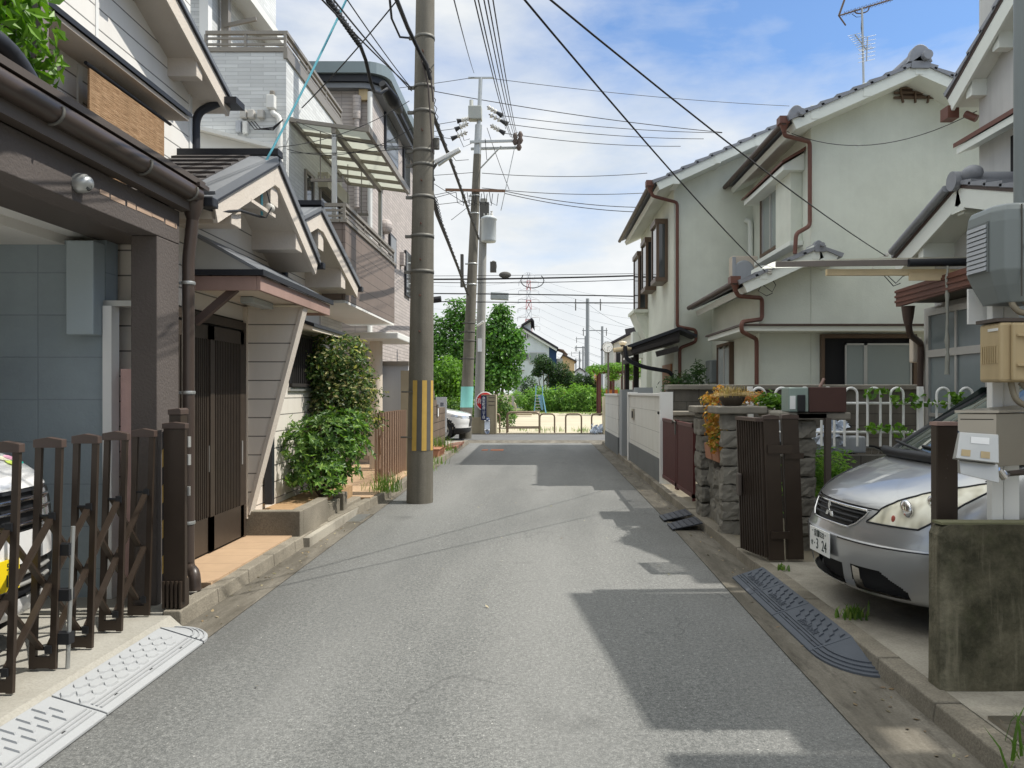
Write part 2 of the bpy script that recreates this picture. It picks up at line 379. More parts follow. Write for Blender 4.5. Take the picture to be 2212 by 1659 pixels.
m_leafbright = leafmat('bright_leaf', [(0.069,0.164,0.017),(0.137,0.287,0.031),(0.233,0.411,0.054)])
m_leafdark = leafmat('dark_leaf', [(0.020,0.048,0.017),(0.037,0.085,0.025),(0.076,0.145,0.041)])
m_leafhedge = leafmat('hedge_leaf', [(0.096,0.205,0.043),(0.205,0.384,0.072),(0.384,0.576,0.133)])
m_leaforange = leafmat('orange_leaf', [(0.230,0.230,0.034),(0.552,0.276,0.046),(0.575,0.161,0.057),(0.632,0.414,0.092)])
m_straw = leafmat('dry_straw', [(.40,.27,.10),(.58,.42,.17),(.68,.54,.28)], .2)
m_grass = leafmat('weed_grass', [(0.072,0.156,0.024),(0.144,0.264,0.048),(0.300,0.360,0.108)])
m_bark = M('bark', (.085,.065,.048), .95, 0, .3, 9, .8, 40)
m_carsilver = None; m_carwhite = None
def bamboomat():
    k = N('bamboo_reed'); f = k.noise(3, 5, .7, stretch=(1,2.5,42)); c = k.ramp(f,[(.3,(.13,.07,.035)),(.5,(.34,.21,.115)),(.72,(.52,.36,.22))])
    g = k.noise(2.2, 4, .6, stretch=(1,5,.6)); c = k.mix(k.math('MULTIPLY', k.ramp(g,[(.4,1),(.62,0)]), .22), c, (.12,.075,.035))
    k.bump(f, .7, .01); return k.fin(c, .85, 0, .2)
m_bamboo = bamboomat()
def carpaint(name, col, metal, flake=.04):
    k = N(name); f = k.noise(900, 1); c = k.mix(f, mul(col,1-flake*3), mul(col,1+flake*2)); return k.fin(c, .34 if metal else .3, metal, .5, 1.0)
m_carsilver = carpaint('silver_car_paint', (.40,.405,.41), .75)
m_carwhite = carpaint('white_car_paint', (.78,.78,.78), 0)
m_chrome = M('chrome', (.75,.75,.75), .12, 1.0, .03)
m_lamp = M('aged_headlight_glints', (.80,.76,.60), .3, .0, .35, 14, coat=1.0)
def lampmat():
    k = N('aged_headlight_glints'); f = k.noise(13, 1, .5, stretch=(1,1,.35)); c = k.ramp(f, [(.28,(.34,.32,.24)),(.45,(.66,.62,.48)),(.62,(.86,.83,.69))])  # yellowed lens; bright and dark blotches paint the reflections inside the lamp
    return k.fin(c, .3, .0, .6, .5)
m_lamp = lampmat()
m_lampclear = M('clear_headlight', (.55,.57,.6), .1, .6, .3, 10, coat=1.0)
m_blackplast = M('black_plastic', (.016,.017,.02), .5, 0, .1, 8)
m_tyre = M('tyre_rubber', (.02,.02,.021), .85, 0, .1)
m_plate = M('white_plate', (.80,.80,.77), .5, 0, .03)
m_plateyel = M('yellow_plate', (.80,.60,.01), .5, 0, .03)
m_ink = M('plate_ink', (.02,.035,.03), .6, 0, .03)
m_cabglass = glassmat('car_glass', (.035,.05,.045), .03, 1.0)
m_orange = M('orange_fibreglass', (.5,.16,.04), .6)
m_teal = M('teal_wrap', (.20,.50,.46), .5, 0, .06)
m_red = M('red_enamel', (.60,.02,.025), .45, 0, .06)
m_navy = M('navy_enamel', (.012,.022,.075), .45, 0, .06)
m_signwhite = M('sign_white', (.85,.85,.85), .5, 0, .02)
m_parkpillar = M('park_pillar_concrete', (.36,.31,.22), .9, 0, .12, 4, .3, 60, .25, dirtcol=(.15,.12,.08))
m_pillarcream = M('cream_pillar', (.62,.55,.40), .9, 0, .1, 4, .3, 60, .5, dirtcol=(.2,.12,.08))  # cream concrete with rust coloured spots
m_barrier = M('brown_steel_tube', (.20,.15,.105), .4, .4, .1, 9)
m_slide = M('blue_slide_paint', (.14,.30,.42), .5, 0, .12, 6)
m_rope = M('wet_rope', (.3,.3,.26), .7)
m_bag = M('pale_plastic_bag', (.62,.68,.78), .3, 0, .2, 14)
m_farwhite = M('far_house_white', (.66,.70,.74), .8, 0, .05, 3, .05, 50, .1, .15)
m_farroof = M('far_house_roof', (.035,.03,.04), .7, 0, .2, 6)
m_pylonred = M('pylon_red', (.50,.16,.17), .6); m_pylonwhite = M('pylon_white', (.66,.68,.72), .6)
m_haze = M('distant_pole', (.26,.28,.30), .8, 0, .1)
m_brownblock = M('brown_split_block', (.20,.155,.12), .95, 0, .3, 4, .6, 50, .4, .5, .2, dirtcol=(.07,.055,.042), brick=(.4,.2,.011,.4))
m_switch = M('switch_case', (.36,.37,.34), .5, 0, .1, 5); m_insul = M('porcelain', (.6,.58,.53), .3); m_insuldark = M('dark_insulator', (.10,.07,.055), .5)
m_trans = M('transformer_grey', (.46,.49,.50), .5, 0, .06, 4)
m_tan = M('tan_fold_gate', (.33,.22,.155), .6, 0, .12, 6)
m_shed = M('grey_panel', (.42,.44,.47), .6, 0, .05, 4, groove=(0,.08,.05,.12))
m_blackwood = M('black_timber', (.03,.026,.024), .7, 0, .2, 6)
m_warmwood = M('orange_brown_wood', (.34,.16,.07), .6, 0, .15, 6, .1, 60)

# ---------------------------------------------------------------- foliage
def leaf(mb, p, d, n, L, W, fold=.25):
    d = d.normalized(); s = d.cross(n)
    if s.length < 1e-4: s = d.cross(V((1,0,.3)))
    s.normalize(); n = s.cross(d).normalized()
    mb.add([p, p+d*L*.5+s*W*.5+n*W*fold, p+d*L-n*L*.08, p+d*L*.5-s*W*.5+n*W*fold], [(0,1,2),(0,2,3)])
def foliage(blobs, n, L, W, seed=1, up=.35, shell=.55, droop=0.0, rosette=0):
    """blobs: (centre, (rx,ry,rz)); leaves lie mostly in an uneven shell of each blob"""
    rg = random.Random(seed); mb = MB()
    vol = [b[1][0]*b[1][1]+b[1][1]*b[1][2]+b[1][0]*b[1][2] for b in blobs]; tot = sum(vol)
    for (c,r),w in zip(blobs, vol):
        c = V(c); k = int(n*w/tot)
        for _ in range(k):
            d = V((rg.gauss(0,1), rg.gauss(0,1), rg.gauss(0,1))).normalized()
            q = shell+(1-shell)*rg.random()**.6
            q *= 1+.13*math.sin(5*d.x+seed)*math.sin(6*d.y+2*seed)*1.5+.1*math.sin(9*d.z+seed)
            p = c+V((d.x*r[0]*q, d.y*r[1]*q, d.z*r[2]*q))
            o = (d+V((0,0,up))+V((rg.uniform(-.7,.7),rg.uniform(-.7,.7),rg.uniform(-.5,.5)))).normalized()
            s = rg.uniform(.65,1.25)
            if rosette:
                a0 = rg.random()*6.28; t1 = o.orthogonal().normalized(); t2 = o.cross(t1)
                for j in range(rosette):
                    a = a0+6.283*j/rosette; dd = (t1*math.cos(a)+t2*math.sin(a))+o*rg.uniform(.15,.6)
                    leaf(mb, p, dd, o, L*s*rg.uniform(.8,1.1), W*s)
            else:
                dd = V((rg.gauss(0,1), rg.gauss(0,1), rg.gauss(0,.7)-droop)); dd = (dd-o*dd.dot(o)*.6)
                if dd.length < .01: continue
                leaf(mb, p, dd, o, L*s, W*s)
    return mb
def branches(base, tips, r0, seed=1, bend=.12):
    rg = random.Random(seed); mb = MB(); base = V(base)
    for t in tips:
        t = V(t); m1 = base.lerp(t,.35)+V((rg.uniform(-bend,bend),rg.uniform(-bend,bend),0)); m2 = base.lerp(t,.7)+V((rg.uniform(-bend,bend),rg.uniform(-bend,bend),0))
        mb.tube([base,m1,m2,t],[r0,r0*.7,r0*.45,r0*.15],6)
        for _ in range(3):
            q = m1.lerp(t, rg.random()); e = q+V((rg.uniform(-1,1),rg.uniform(-1,1),rg.uniform(.1,1)))*(t-base).length*.25
            mb.tube([q, q.lerp(e,.5)+V((0,0,.02)), e],[r0*.35,r0*.22,r0*.08],5)
    return mb
def tuft(c, n, h, spread, seed=1, w=.006):
    rg = random.Random(seed); mb = MB(); c = V(c)
    for _ in range(n):
        p = c+V((rg.gauss(0,spread),rg.gauss(0,spread),0)); a = rg.random()*6.28; k = rg.uniform(.4,1.1)*h; b = rg.uniform(.15,.7)*k
        d = V((math.cos(a),math.sin(a),0)); s = V((-d.y,d.x,0))*w
        m = p+d*b*.4+V((0,0,k*.65)); e = p+d*b+V((0,0,k))
        mb.add([p-s,p+s,m+s*.8,m-s*.8,e],[(0,1,2,3),(3,2,4)])
    return mb
def cable(p, q, sag=.3, r=.008, n=14, sides=5):
    p,q = V(p),V(q)
    return [p.lerp(q,i/n)-V((0,0,sag*4*(i/n)*(1-i/n))) for i in range(n+1)]
def cable_thing(pts, r, mat, label, group, sides=5, name='overhead_cable', cat='cable'):
    mb = MB(); mb.tube(pts, r, sides); return solo(name, mb, mat, label, cat, group)

from mathutils import noise as mnoise
def rock(x0,x1,y0,y1,z0,z1,amp=.018,seed=0,n=6):
    mb=MB(); c=V(((x0+x1)/2,(y0+y1)/2,(z0+z1)/2)); h=V(((x1-x0)/2,(y1-y0)/2,(z1-z0)/2)); idx={}
    def vid(i,j,k):
        if (i,j,k) in idx: return idx[(i,j,k)]
        p=V((i/n*2-1,j/n*2-1,k/n*2-1)); r=max(0,(abs(p.x)**14+abs(p.y)**14+abs(p.z)**14)**(1/14)); q=p/max(r,1e-6) if r>1 else p
        w=V((c.x+q.x*h.x,c.y+q.y*h.y,c.z+q.z*h.z)); d=V((q.x*h.x,q.y*h.y,q.z*h.z)).normalized()
        w+=d*amp*(mnoise.noise(w*14+V((seed*3.1,0,0)))+.6*mnoise.noise(w*34+V((0,seed,0)))); idx[(i,j,k)]=len(mb.v); mb.v.append(w); return idx[(i,j,k)]
    for a in range(n):
        for b in range(n):
            for s in (0,n):
                mb.f.append([vid(s,a,b),vid(s,a+1,b),vid(s,a+1,b+1),vid(s,a,b+1)]); mb.f.append([vid(a,s,b),vid(a+1,s,b),vid(a+1,s,b+1),vid(a,s,b+1)]); mb.f.append([vid(a,b,s),vid(a+1,b,s),vid(a+1,b+1,s),vid(a,b+1,s)])
    mb.sm=[False]*len(mb.f); return mb
# ---------------------------------------------------------------- ground
mb = MB(); mb.poly([(-400,-60,-.06),(400,-60,-.06),(400,900,-.06),(-400,900,-.06)]); struct('ground', mb, m_ground)
mb = MB(); mb.box(-2.2,1.62,-6,23.55,-.10,0); struct('road', mb, m_asphalt)
mb = MB()   # concrete gutters beside the asphalt, lapped 4 mm over it
mb.prism([(-2.35,-6,.004),(-2.06,-6,.004),(-2.08,4,.004),(-2.09,12,.004),(-2.10,23.4,.004),(-2.35,23.4,.004)],(0,0,.004))
struct('left_gutter', mb, m_gutter)
mb = MB(); mb.prism([(1.40,-6,.004),(1.95,-6,.004),(1.95,23.4,.004),(1.62,23.4,.004),(1.55,10,.004),(1.46,4.5,.004)],(0,0,.004)); struct('right_gutter', mb, m_gutter)
def kerbstrip(name, pts, w, h):
    mb = MB(); rg = random.Random(len(pts))
    for (a,b) in zip(pts[:-1], pts[1:]):
        a,b = V((*a,0)),V((*b,0)); L = (b-a).length; n = max(1,round(L/.6)); d = (b-a)/n; s = d.cross(V((0,0,1))).normalized()*w
        for i in range(n):
            p = a+d*i+d*.006; q = a+d*(i+1)-d*.006; j = rg.uniform(-.006,.006); z = V((0,0,h+j))
            mb.hexa([p-V((0,0,.05)),q-V((0,0,.05)),q+s-V((0,0,.05)),p+s-V((0,0,.05)), p+z+s*.12,q+z+s*.12,q+s+z,p+s+z])
    return struct(name, mb, m_kerb, .008)
kerbstrip('left_kerb', [(-2.12,23.3),(-2.14,12),(-2.33,8.6),(-2.34,5.05)], .13, .115)
kerbstrip('right_kerb', [(1.84,-6),(1.84,9),(1.9,23.0)], .14, .10)
mb = MB()   # forecourt of the carport, sloping to the road
mb.prism([(-2.30,-6,-.02),(-2.42,-6,.085),(-9,-6,.10),(-9,-6,-.05)],(0,11.05,0)); struct('carport_forecourt', mb, m_apron)
mb = MB(); mb.box(-2.48,-6,5.06,5.62,-.05,.098); struct('left_pavement', mb, m_apron)
mb = MB(); mb.box(-2.45,-2.95,5.75,7.64,-.05,.128); struct('terracotta_step', mb, m_terra)
mb = MB(); mb.box(-2.28,-9,7.66,10.4,-.05,.10); struct('verge', mb, m_drive)
mb = MB(); mb.box(-2.28,-4.2,10.42,15.2,-.05,.13); struct('terracotta_path', mb, m_terra)
mb = MB(); mb.box(-2.28,-9,15.22,23.3,-.05,.09); struct('far_verge', mb, m_drive)
mb = MB(); mb.prism([(1.985,-6,-.05),(1.985,-6,.095),(9,-6,.12),(9,-6,-.05)],(0,12.6,0)); struct('driveway', mb, m_drive)
mb = MB(); mb.prism([(1.985,6.62,-.05),(1.985,6.62,.09),(9,6.62,.11),(9,6.62,-.05)],(0,16.6,0)); struct('yard', mb, m_ground)
mb = MB(); mb.box(-60,60,25.1,28.6,-.10,-.004); struct('cross_road', mb, m_crossroad)
mb = MB(); mb.box(-60,60,23.56,25.09,-.10,-.002); struct('cross_gutter', mb, m_gutter)
mb = MB(); mb.box(-40,60,28.61,29.0,-.1,.03); struct('park_kerb', mb, m_kerb)
mb = MB(); mb.box(-40,60,29.01,75,-.1,.015); struct('park_sand_ground', mb, m_sand)
mb = MB(); mb.prism([(-12,57.5,.02),(30,58,.02),(30,75,.02),(-12,75,.02)],(0,0,.01)); struct('park_lawn', mb, M('lawn', (.13,.16,.045), .95, 0, .35, 2, .4, 30))
# ================================================================ LEFT SIDE
# ---- brown carport
cp = thing('carport', 'dark brown rendered carport with rough stucco post and long round gutter', 'carport', (-2.75,4.4,0))
for ya in (5.24,.4): mb = MB(); mb.box(-2.78,-2.60,ya,ya+.32,0.0,2.62); part('post', mb, m_brownstucco, cp, .006)
mb = MB(); mb.box(-2.78,-2.598,.3,5.565,2.622,2.86); part('beam', mb, m_brownstucco, cp, .006)
mb = MB(); mb.box(-3.12,-2.785,.3,5.6,2.63,2.70); part('soffit', mb, m_browndark, cp)
mb = MB(); mb.box(-6.2,-3.125,.3,5.6,2.665,2.70); part('ceiling', mb, m_whiteceil, cp)
mb = MB(); mb.prism([(-2.46,.2,3.06),(-2.46,.2,3.10),(-6.2,.2,3.50),(-6.2,.2,3.46)],(0,5.48,0)); part('roof', mb, m_browndark, cp)
mb = MB(); mb.box(-2.60,-2.52,.3,5.6,2.865,3.05); part('fascia', mb, m_browndark, cp)
mb = MB(); mb.tube([(-2.505,.2,3.0),(-2.505,5.62,2.995)],.062,16)
gt = part('gutter', mb, m_copper, cp)
for y in (3.95, 4.85, 5.5):
    mb = MB()
    mb.tube([V((-2.505,y,2.995))+V((math.cos(a),0,math.sin(a)))*.067 for a in [R(x) for x in range(-200,40,20)]],.009,5)
    part('bracket', mb, m_strap, gt)
mb = MB(); mb.lathe((-2.53,5.62,2.79),[(.035,0),(.05,.05),(.075,.12),(.08,.26)],10); mb.box(-2.6,-2.44,5.54,5.7,3.04,3.07)
part('funnel', mb, m_copper, cp)
mb = MB(); mb.pipe([(-2.53,5.62,2.81),(-2.54,5.62,2.70),(-2.56,5.62,2.52),(-2.56,5.62,.32)],.043,12)
mb.pipe([(-2.56,5.62,.34),(-2.56,5.62,.27),(-2.49,5.56,.25),(-2.48,5.55,.12)],.043,12,.06)
dpz = part('downpipe', mb, m_copper, cp)
for z in (2.35,1.55,.6):
    mb = MB(); mb.lathe((-2.56,5.62,z),[(.047,-.012),(.05,0),(.047,.012)],12); mb.beam((-2.6,5.62,z),(-2.68,5.6,z),.012,.02); part('clamp', mb, m_steel, dpz)
# worn paint strip along beam
mb = MB(); rg = random.Random(3); y = 4.55
while y < 5.5:
    l = rg.uniform(.06,.22); mb.box(-2.5975,-2.5955,y,y+l,2.73+rg.uniform(-.006,.006),2.752+rg.uniform(0,.012)); y += l+rg.uniform(.0,.03)
part('bare_patch', mb, M('peeled_paint', (.42,.30,.22), .9, 0, .2, 9), cp)
mb = MB(); mb.lathe((-2.6,4.33,2.73),[(.001,.085),(.03,.08),(.05,.055),(.056,.02),(.056,-.01)],16,'x')
cam_t = solo('security_camera', mb, m_steel, 'small silver dome security camera on the brown carport beam', 'camera')
mb = MB(); mb.ball((-2.545,4.33,2.715),(.028,.036,.03),8); o = part('dome', mb, m_glass, cam_t)
# inner walls of the carport
gw = thing('carport_wall', 'blue grey painted block wall at the back of the carport with boxed pipe casing', 'wall', (-3.6,5.5,0))
mb = MB(); mb.box(-6.2,-3.065,5.45,5.6,.0,2.63); mb.box(-6.3,-6.2,.3,5.6,0,2.63); part('wall', mb, m_greywall, gw)
mb = MB(); mb.box(-3.26,-3.07,5.30,5.447,1.95,2.60); part('pipe_casing', mb, M('casing', (.36,.42,.45), .85, 0, .08, 3, .3, 50), gw, .008)
mb = MB(); mb.box(-3.063,-3.0,5.40,5.50,.1,2.16); part('corner_trim', mb, m_white, gw)
mb = MB(); mb.box(-3.075,-2.87,5.42,5.52,2.16,2.2); part('sill_flashing', mb, m_alu, gw)
mb = MB(); mb.box(-2.99,-2.85,5.50,5.56,.12,1.72); solo('old_door', mb, m_pinkwood, 'peeling pink painted wooden door leaf between the carport and the cream house', 'door')

# ---- accordion gate
ag = thing('accordion_gate', 'dark brown aluminium accordion gate drawn across the carport entrance', 'gate', (-2.6,4.4,.09))
YS = [3.10,3.40,3.72,4.05,4.38,4.69,5.02]
def gate_frame(y, x0=-2.68, x1=-2.54, z0=.095, z1=1.31, lean=.035):
    mb = MB(); t=.033; d=.011
    def q(x,z): return V((x+lean*(z-z0)/(z1-z0),y,z))
    for x in (x0+t/2,x1-t/2): mb.beam(q(x,z0),q(x,z1-.05),2*d,t,(1,0,0))
    mb.beam(q(x0+t,z0+.035),q(x1-t,z0+.035),2*d,.06)
    f = part('frame', mb, m_gate, ag)
    mb = MB(); a0=q(x0-.004,z1-.05); a1=q(x1+.008,z1-.05); D=V((0,.044,0)); o=V((0,-.022,0))
    mb.prism([a0+o,a1+o,a1+o+V((0,0,.042)),(a0+a1)/2+o+V((0,0,.056)),a0+o+V((0,0,.042))],D)
    part('cap', mb, m_gatecap, f, .003)
    for z in (.9,.2):
        mb = MB(); mb.tube([q(x0+.03,z),q(x1-.03,z)],.008,6); mb.box(q(0,z).x+(x0+x1)/2+.016,q(0,z).x+(x0+x1)/2+.05,y-.02,y+.02,z-.02,z+.02); part('pivot', mb, m_blackplast, f)
for y in YS: gate_frame(y)
xm = -2.605
def lz(z): return xm+.035*(z-.095)/1.2
for i in range(len(YS)-1):
    a,b = YS[i],YS[i+1]
    for (za,zb,k) in ((.90,.55,-.02),(.55,.90,.02),(.55,.20,-.02),(.20,.55,.02)):
        mb = MB(); mb.beam((lz(za)+k,a,za),(lz(zb)+k,b,zb),.014,.034,(1,0,0)); part('lattice_bar', mb, m_gate, ag)
mb = MB()
mb.tube([(-2.5,4.08,.08),(-2.47,4.08,.84)],.011,10); part('drop_rod', mb, m_steel, ag)
for z in (.72,.48,.25): mb = MB(); mb.box(-2.56,-2.475,4.05,4.10,z-.03,z+.03); part('rod_clip', mb, m_blackplast, ag)
# folded end post of the gate
mb = MB(); mb.box(-2.49,-2.345,5.10,5.135,.16,1.31); mb.box(-2.50,-2.42,5.20,5.30,.11,1.40)
for i in range(5): mb.box(-2.49+.028*i,-2.474+.028*i,5.08,5.2,.12,.3)
part('end_post', mb, m_gate, ag, .003)
mb = MB(); mb.prism([(-2.495,5.09,1.31),(-2.34,5.09,1.31),(-2.34,5.09,1.345),(-2.42,5.09,1.355),(-2.495,5.09,1.345)],(0,.055,0)); mb.prism([(-2.505,5.19,1.40),(-2.415,5.19,1.40),(-2.415,5.19,1.435),(-2.43,5.19,1.445),(-2.505,5.19,1.435)],(0,.12,0))
part('post_cap', mb, m_gatecap, ag, .003)
mb = MB()
for z in (1.22,1.1): mb.tube([(-2.342,5.15,z-.035),(-2.342,5.15,z+.035)],.014,8)
mb.box(-2.37,-2.335,5.14,5.16,.86,.92); part('hinge', mb, m_alu, ag)
# hazard tape on the corner of the post behind
mb = MB(); mby = MB()
for i in range(9):
    z = .2+.12*i
    for x in (-2.545,): (mby if i%2 else mb).prism([(x,5.2,z),(x+.026,5.2,z+.03),(x+.026,5.2,z+.15),(x,5.2,z+.12)],(0,-.003,0))
ht = solo('hazard_strip', mb, m_black, 'black and yellow hazard strip on the carport post behind the gate', 'hazard strip'); part('yellow_stripe', mby, m_yellow, ht)

# ---- drive-over ramps, left
def ramp(name, label, x0, x1, ya, yb, mat, sgn, hexes):
    t = thing(name, label, 'kerb ramp', ((x0+x1)/2,(ya+yb)/2,.004), 'kerb ramps along the left gutter' if sgn<0 else None)
    mb = MB()   # profile across: low edge x1 (road), high edge x0
    mb.prism([(x0,ya,.004),(x1,ya,.004),(x1,ya,.02),(x1+(x0-x1)*.1,ya,.03),(x0,ya,.105)],(0,yb-ya,0)); part('wedge', mb, mat, t, .004)
    def top(s): return .03+(.105-.03)*(s-.1)/.9
    mb = MB(); rows = 3; pitch = .105
    n = int((yb-ya)/pitch)
    for i in range(n):
        for j in range(rows):
            s = .48+.17*j; yy = ya+pitch*(i+.5+.5*(j%2)); 
            if yy > yb-.05: continue
            x = x1+(x0-x1)*s; z = top(s); sl = (.105-.03)/.9/abs(x0-x1)*(-1 if x0>x1 else 1)
            ring = []
            if hexes == 1:
                for q in range(6): a = R(60*q+30); ring.append((.024*math.cos(a),.05*math.sin(a)))
            elif hexes == 2: ring = [(-.003,-.055),(.003,-.055),(.003,.055),(-.003,.055)] if False else [(-.03,-.006),(.03,-.006),(.03,.006),(-.03,.006)]
            else: ring = [(-.016,-.022),(.018,-.004),(.012,.026),(-.006,.012)]
            top_ = [(x+p, yy+q, z-sl*p*1.0+.010) for p,q in ring]; lo = [(x+p*1.2,yy+q*1.15,z-sl*p*1.2-.002) for p,q in ring]; k=len(ring)
            mb.add(lo+top_, [tuple(range(k,2*k))]+[(i_,(i_+1)%k,k+(i_+1)%k,k+i_) for i_ in range(k)])
    for s in (.16,.24,.32):
        x = x1+(x0-x1)*s; z = top(s); mb.box(x-.006,x+.006,ya+.02,yb-.02,z-.004,z+.006)
    part('tread', mb, mat, t)
    mb = MB()
    for i in range(3): mb.cyl((x1+(x0-x1)*.2, ya+(yb-ya)*(i+.5)/3), .013, .03, top(.2)+.0025, 10)
    part('bolt_hole', mb, m_dark, t); return t
ramp('kerb_ramp','pale grey plastic kerb ramp with ladder ribs nearest the camera',-2.33,-2.055,2.2,3.66,m_greyplast,-1,2)
ramp('kerb_ramp','pale grey plastic kerb ramp with hexagon studs in front of the accordion gate',-2.33,-2.06,3.675,4.72,m_greyplast,-1,1)
def ramp_end(label, x0, x1, y, dy, mat, group=None):
    t = thing('ramp_corner', label, 'ramp corner', (x0,y,.004), group)
    mb = MB(); n=8; top=[(x0,y,.105)]; vs=[]
    pts = [(x0+(x1-x0)*math.cos(math.pi/2*i/n), y+dy*math.sin(math.pi/2*i/n)) for i in range(n+1)]
    for i in range(n):
        a,b = pts[i],pts[i+1]
        mb.add([(x0,y,.105),(a[0],a[1],.02),(b[0],b[1],.02),(a[0],a[1],.004),(b[0],b[1],.004)],[(0,1,2),(1,3,4,2)])
    mb.add([(x0,y,.105),(x1,y,.02),(x1,y,.004),(x0,y,.004)],[(0,1,2,3)])
    part('wedge', mb, mat, t)
    mb = MB()
    for k in (.93,.82,.7):
        for i in range(n):
            a,b = [(x0+(p[0]-x0)*k, y+(p[1]-y)*k) for p in (pts[i],pts[i+1])]; z=.105-.085*k
            mb.beam((a[0],a[1],z+.004),(b[0],b[1],z+.004),.009,.008)
    part('rib', mb, mat, t); return t
ramp_end('rounded grey corner piece ending the left kerb ramps', -2.33, -2.06, 4.735, .27, m_greyplast)
# ---- right rubber ramps
for i,(a,b) in enumerate(((4.56,5.28),(5.29,5.83),(5.84,6.38))):
    lab = ['dark rubber kerb ramp nearest the mossy block wall','dark rubber kerb ramp in the middle of the row before the silver car','dark rubber kerb ramp at the foot of the folded gate'][i]
    t = ramp('rubber_ramp', lab, 1.865, 1.61, a, b, m_rubber, 1, 3); t['group'] = 'dark rubber ramps by the silver car'
    mb = text_mb('STEPPLANE', .062, (1.61+.255*.42, (a+b)/2-.02, .062), (0,-1,0), (1,0,.33), .004); part('lettering', mb, m_rubber, t)
ramp_end('curved dark rubber corner piece at the near end of the black ramps', 1.865, 1.61, 4.55, -.40, m_rubber)

# ================================================================ HOUSE WITH CREAM SIDING
hb = thing('cream_house', 'cream lap sided house with a black tiled porch gable and brown entrance canopy', 'house', (-3.5,7.5,0))
mb = MB()
mb.box(-7.5,-2.93,5.65,10.33,0,2.62); 
mb.box(-7.0,-2.93,5.65,10.33,2.62,3.0)
mb.prism([(-2.93,5.75,3.0),(-2.93,7.2,3.62),(-2.93,8.55,3.0)],(-1.2,0,0)); mb.prism([(-2.935,8.0,2.98),(-2.935,8.62,3.5),(-2.935,10.2,3.0)],(-1.2,0,0))
part('wall', mb, m_siding, hb)
mb = MB(); mb.box(-7.0,-3.36,3.2,7.42,2.6,6.4); part('upper_wall', mb, m_sidingup, hb)
for yy in (5.84,): 
    mb = MB(); mb.box(-3.362,-3.352,yy-.018,yy+.018,4.2,6.0); part('joint_cover', mb, m_white, hb)
mb = MB(); mb.box(-3.37,-3.345,7.38,7.43,3.0,4.62); mb.box(-3.375,-3.345,5.59,5.64,3.0,3.94); part('corner_board', mb, m_white, hb)
mb = MB(); mb.pipe([(-3.1,7.52,4.40),(-3.3,7.5,4.3),(-3.33,7.47,4.2),(-3.33,7.47,3.2)],.04,10); mb.box(-3.13,-2.95,7.5,7.72,4.38,4.44); part('upper_downpipe', mb, m_black, hb)
# upper gable eave
UA,UE = V((0,4.55,5.66)),V((0,7.68,4.44))
def gable_side(house, x0, x1, A, E, t_roof, soffit_mat, edge=.07, roofmat=None, name='roof'):
    A,E = V(A),V(E); d = (E-A).normalized(); n = V((0,-d.z,d.y)); n = n if n.z>0 else -n
    def row(x,k): return [V((x,A.y,A.z))+n*k, V((x,E.y,E.z))+n*k]
    mb = MB(); a,e = row(x0,-.13); a2,e2 = row(x0,-.012); mb.prism([a,e,e2,a2],(x1-x0,0,0)); part('soffit', mb, soffit_mat, house)
    mb = MB(); a,e = row(x0+.012,-.16); a2,e2 = row(x0+.012,.0); mb.prism([a,e,e2,a2],(-.035,0,0)); part('bargeboard', mb, soffit_mat, house)
    mb = MB(); a,e = row(x0+.03,.002); a2,e2 = row(x0+.03,.002+edge); ov = d*.05; mb.prism([a,e+ov,e2+ov,a2],(x1-x0-.03,0,0)); part(name, mb, roofmat or m_roofmetal, house)
    mb = MB(); a,e = row(x0+.034,-.005); a2,e2 = row(x0+.034,.012); mb.prism([a,e+ov,e2+ov,a2],(-.05,0,0)); part('drip_edge', mb, m_black, house)
gable_side(hb, -3.08, -7.2, UA, UE, .06, m_cream, .055)
gable_side(hb, -3.08, -7.2, UA, (0,1.4,4.44), .06, m_cream, .055)
def purlins(house, x0, x1, pts, mat, s=.11, h=.15, name='purlin'):
    for (y,z) in pts:
        mb = MB(); mb.box(x0,x1,y-s/2,y+s/2,z-h,z); part(name, mb, mat, house, .006)
purlins(hb, -3.095, -3.4, [(7.02,4.585),(5.95,5.0),(4.75,5.45)], m_cream, .12, .17)
# window hood and blind opening
mb = MB(); mb.prism([(-3.36,3.6,3.96),(-3.09,3.6,3.95),(-3.09,3.6,3.98),(-3.36,3.6,4.10)],(0,3.2,0)); hood=part('window_hood', mb, m_cream, hb)
mb = MB(); mb.prism([(-3.36,3.6,4.105),(-3.07,3.6,3.982),(-3.07,3.6,4.02),(-3.36,3.6,4.15)],(0,3.22,0)); part('hood_cover', mb, m_black, hood)
mb = MB(); mb.box(-3.365,-3.34,5.95,6.75,3.2,3.9); part('window', mb, m_dark, hb)
mb = MB(); mb.box(-3.18,-3.165,5.42,6.50,2.9,3.84)
bb = solo('bamboo_blind', mb, m_bamboo, 'brown bamboo reed blind hanging under the window hood of the cream house', 'blind')
mb = MB(); mb.tube([(-3.17,5.38,3.86),(-3.17,6.62,3.86)],.014,6); part('rail', mb, m_black, bb)
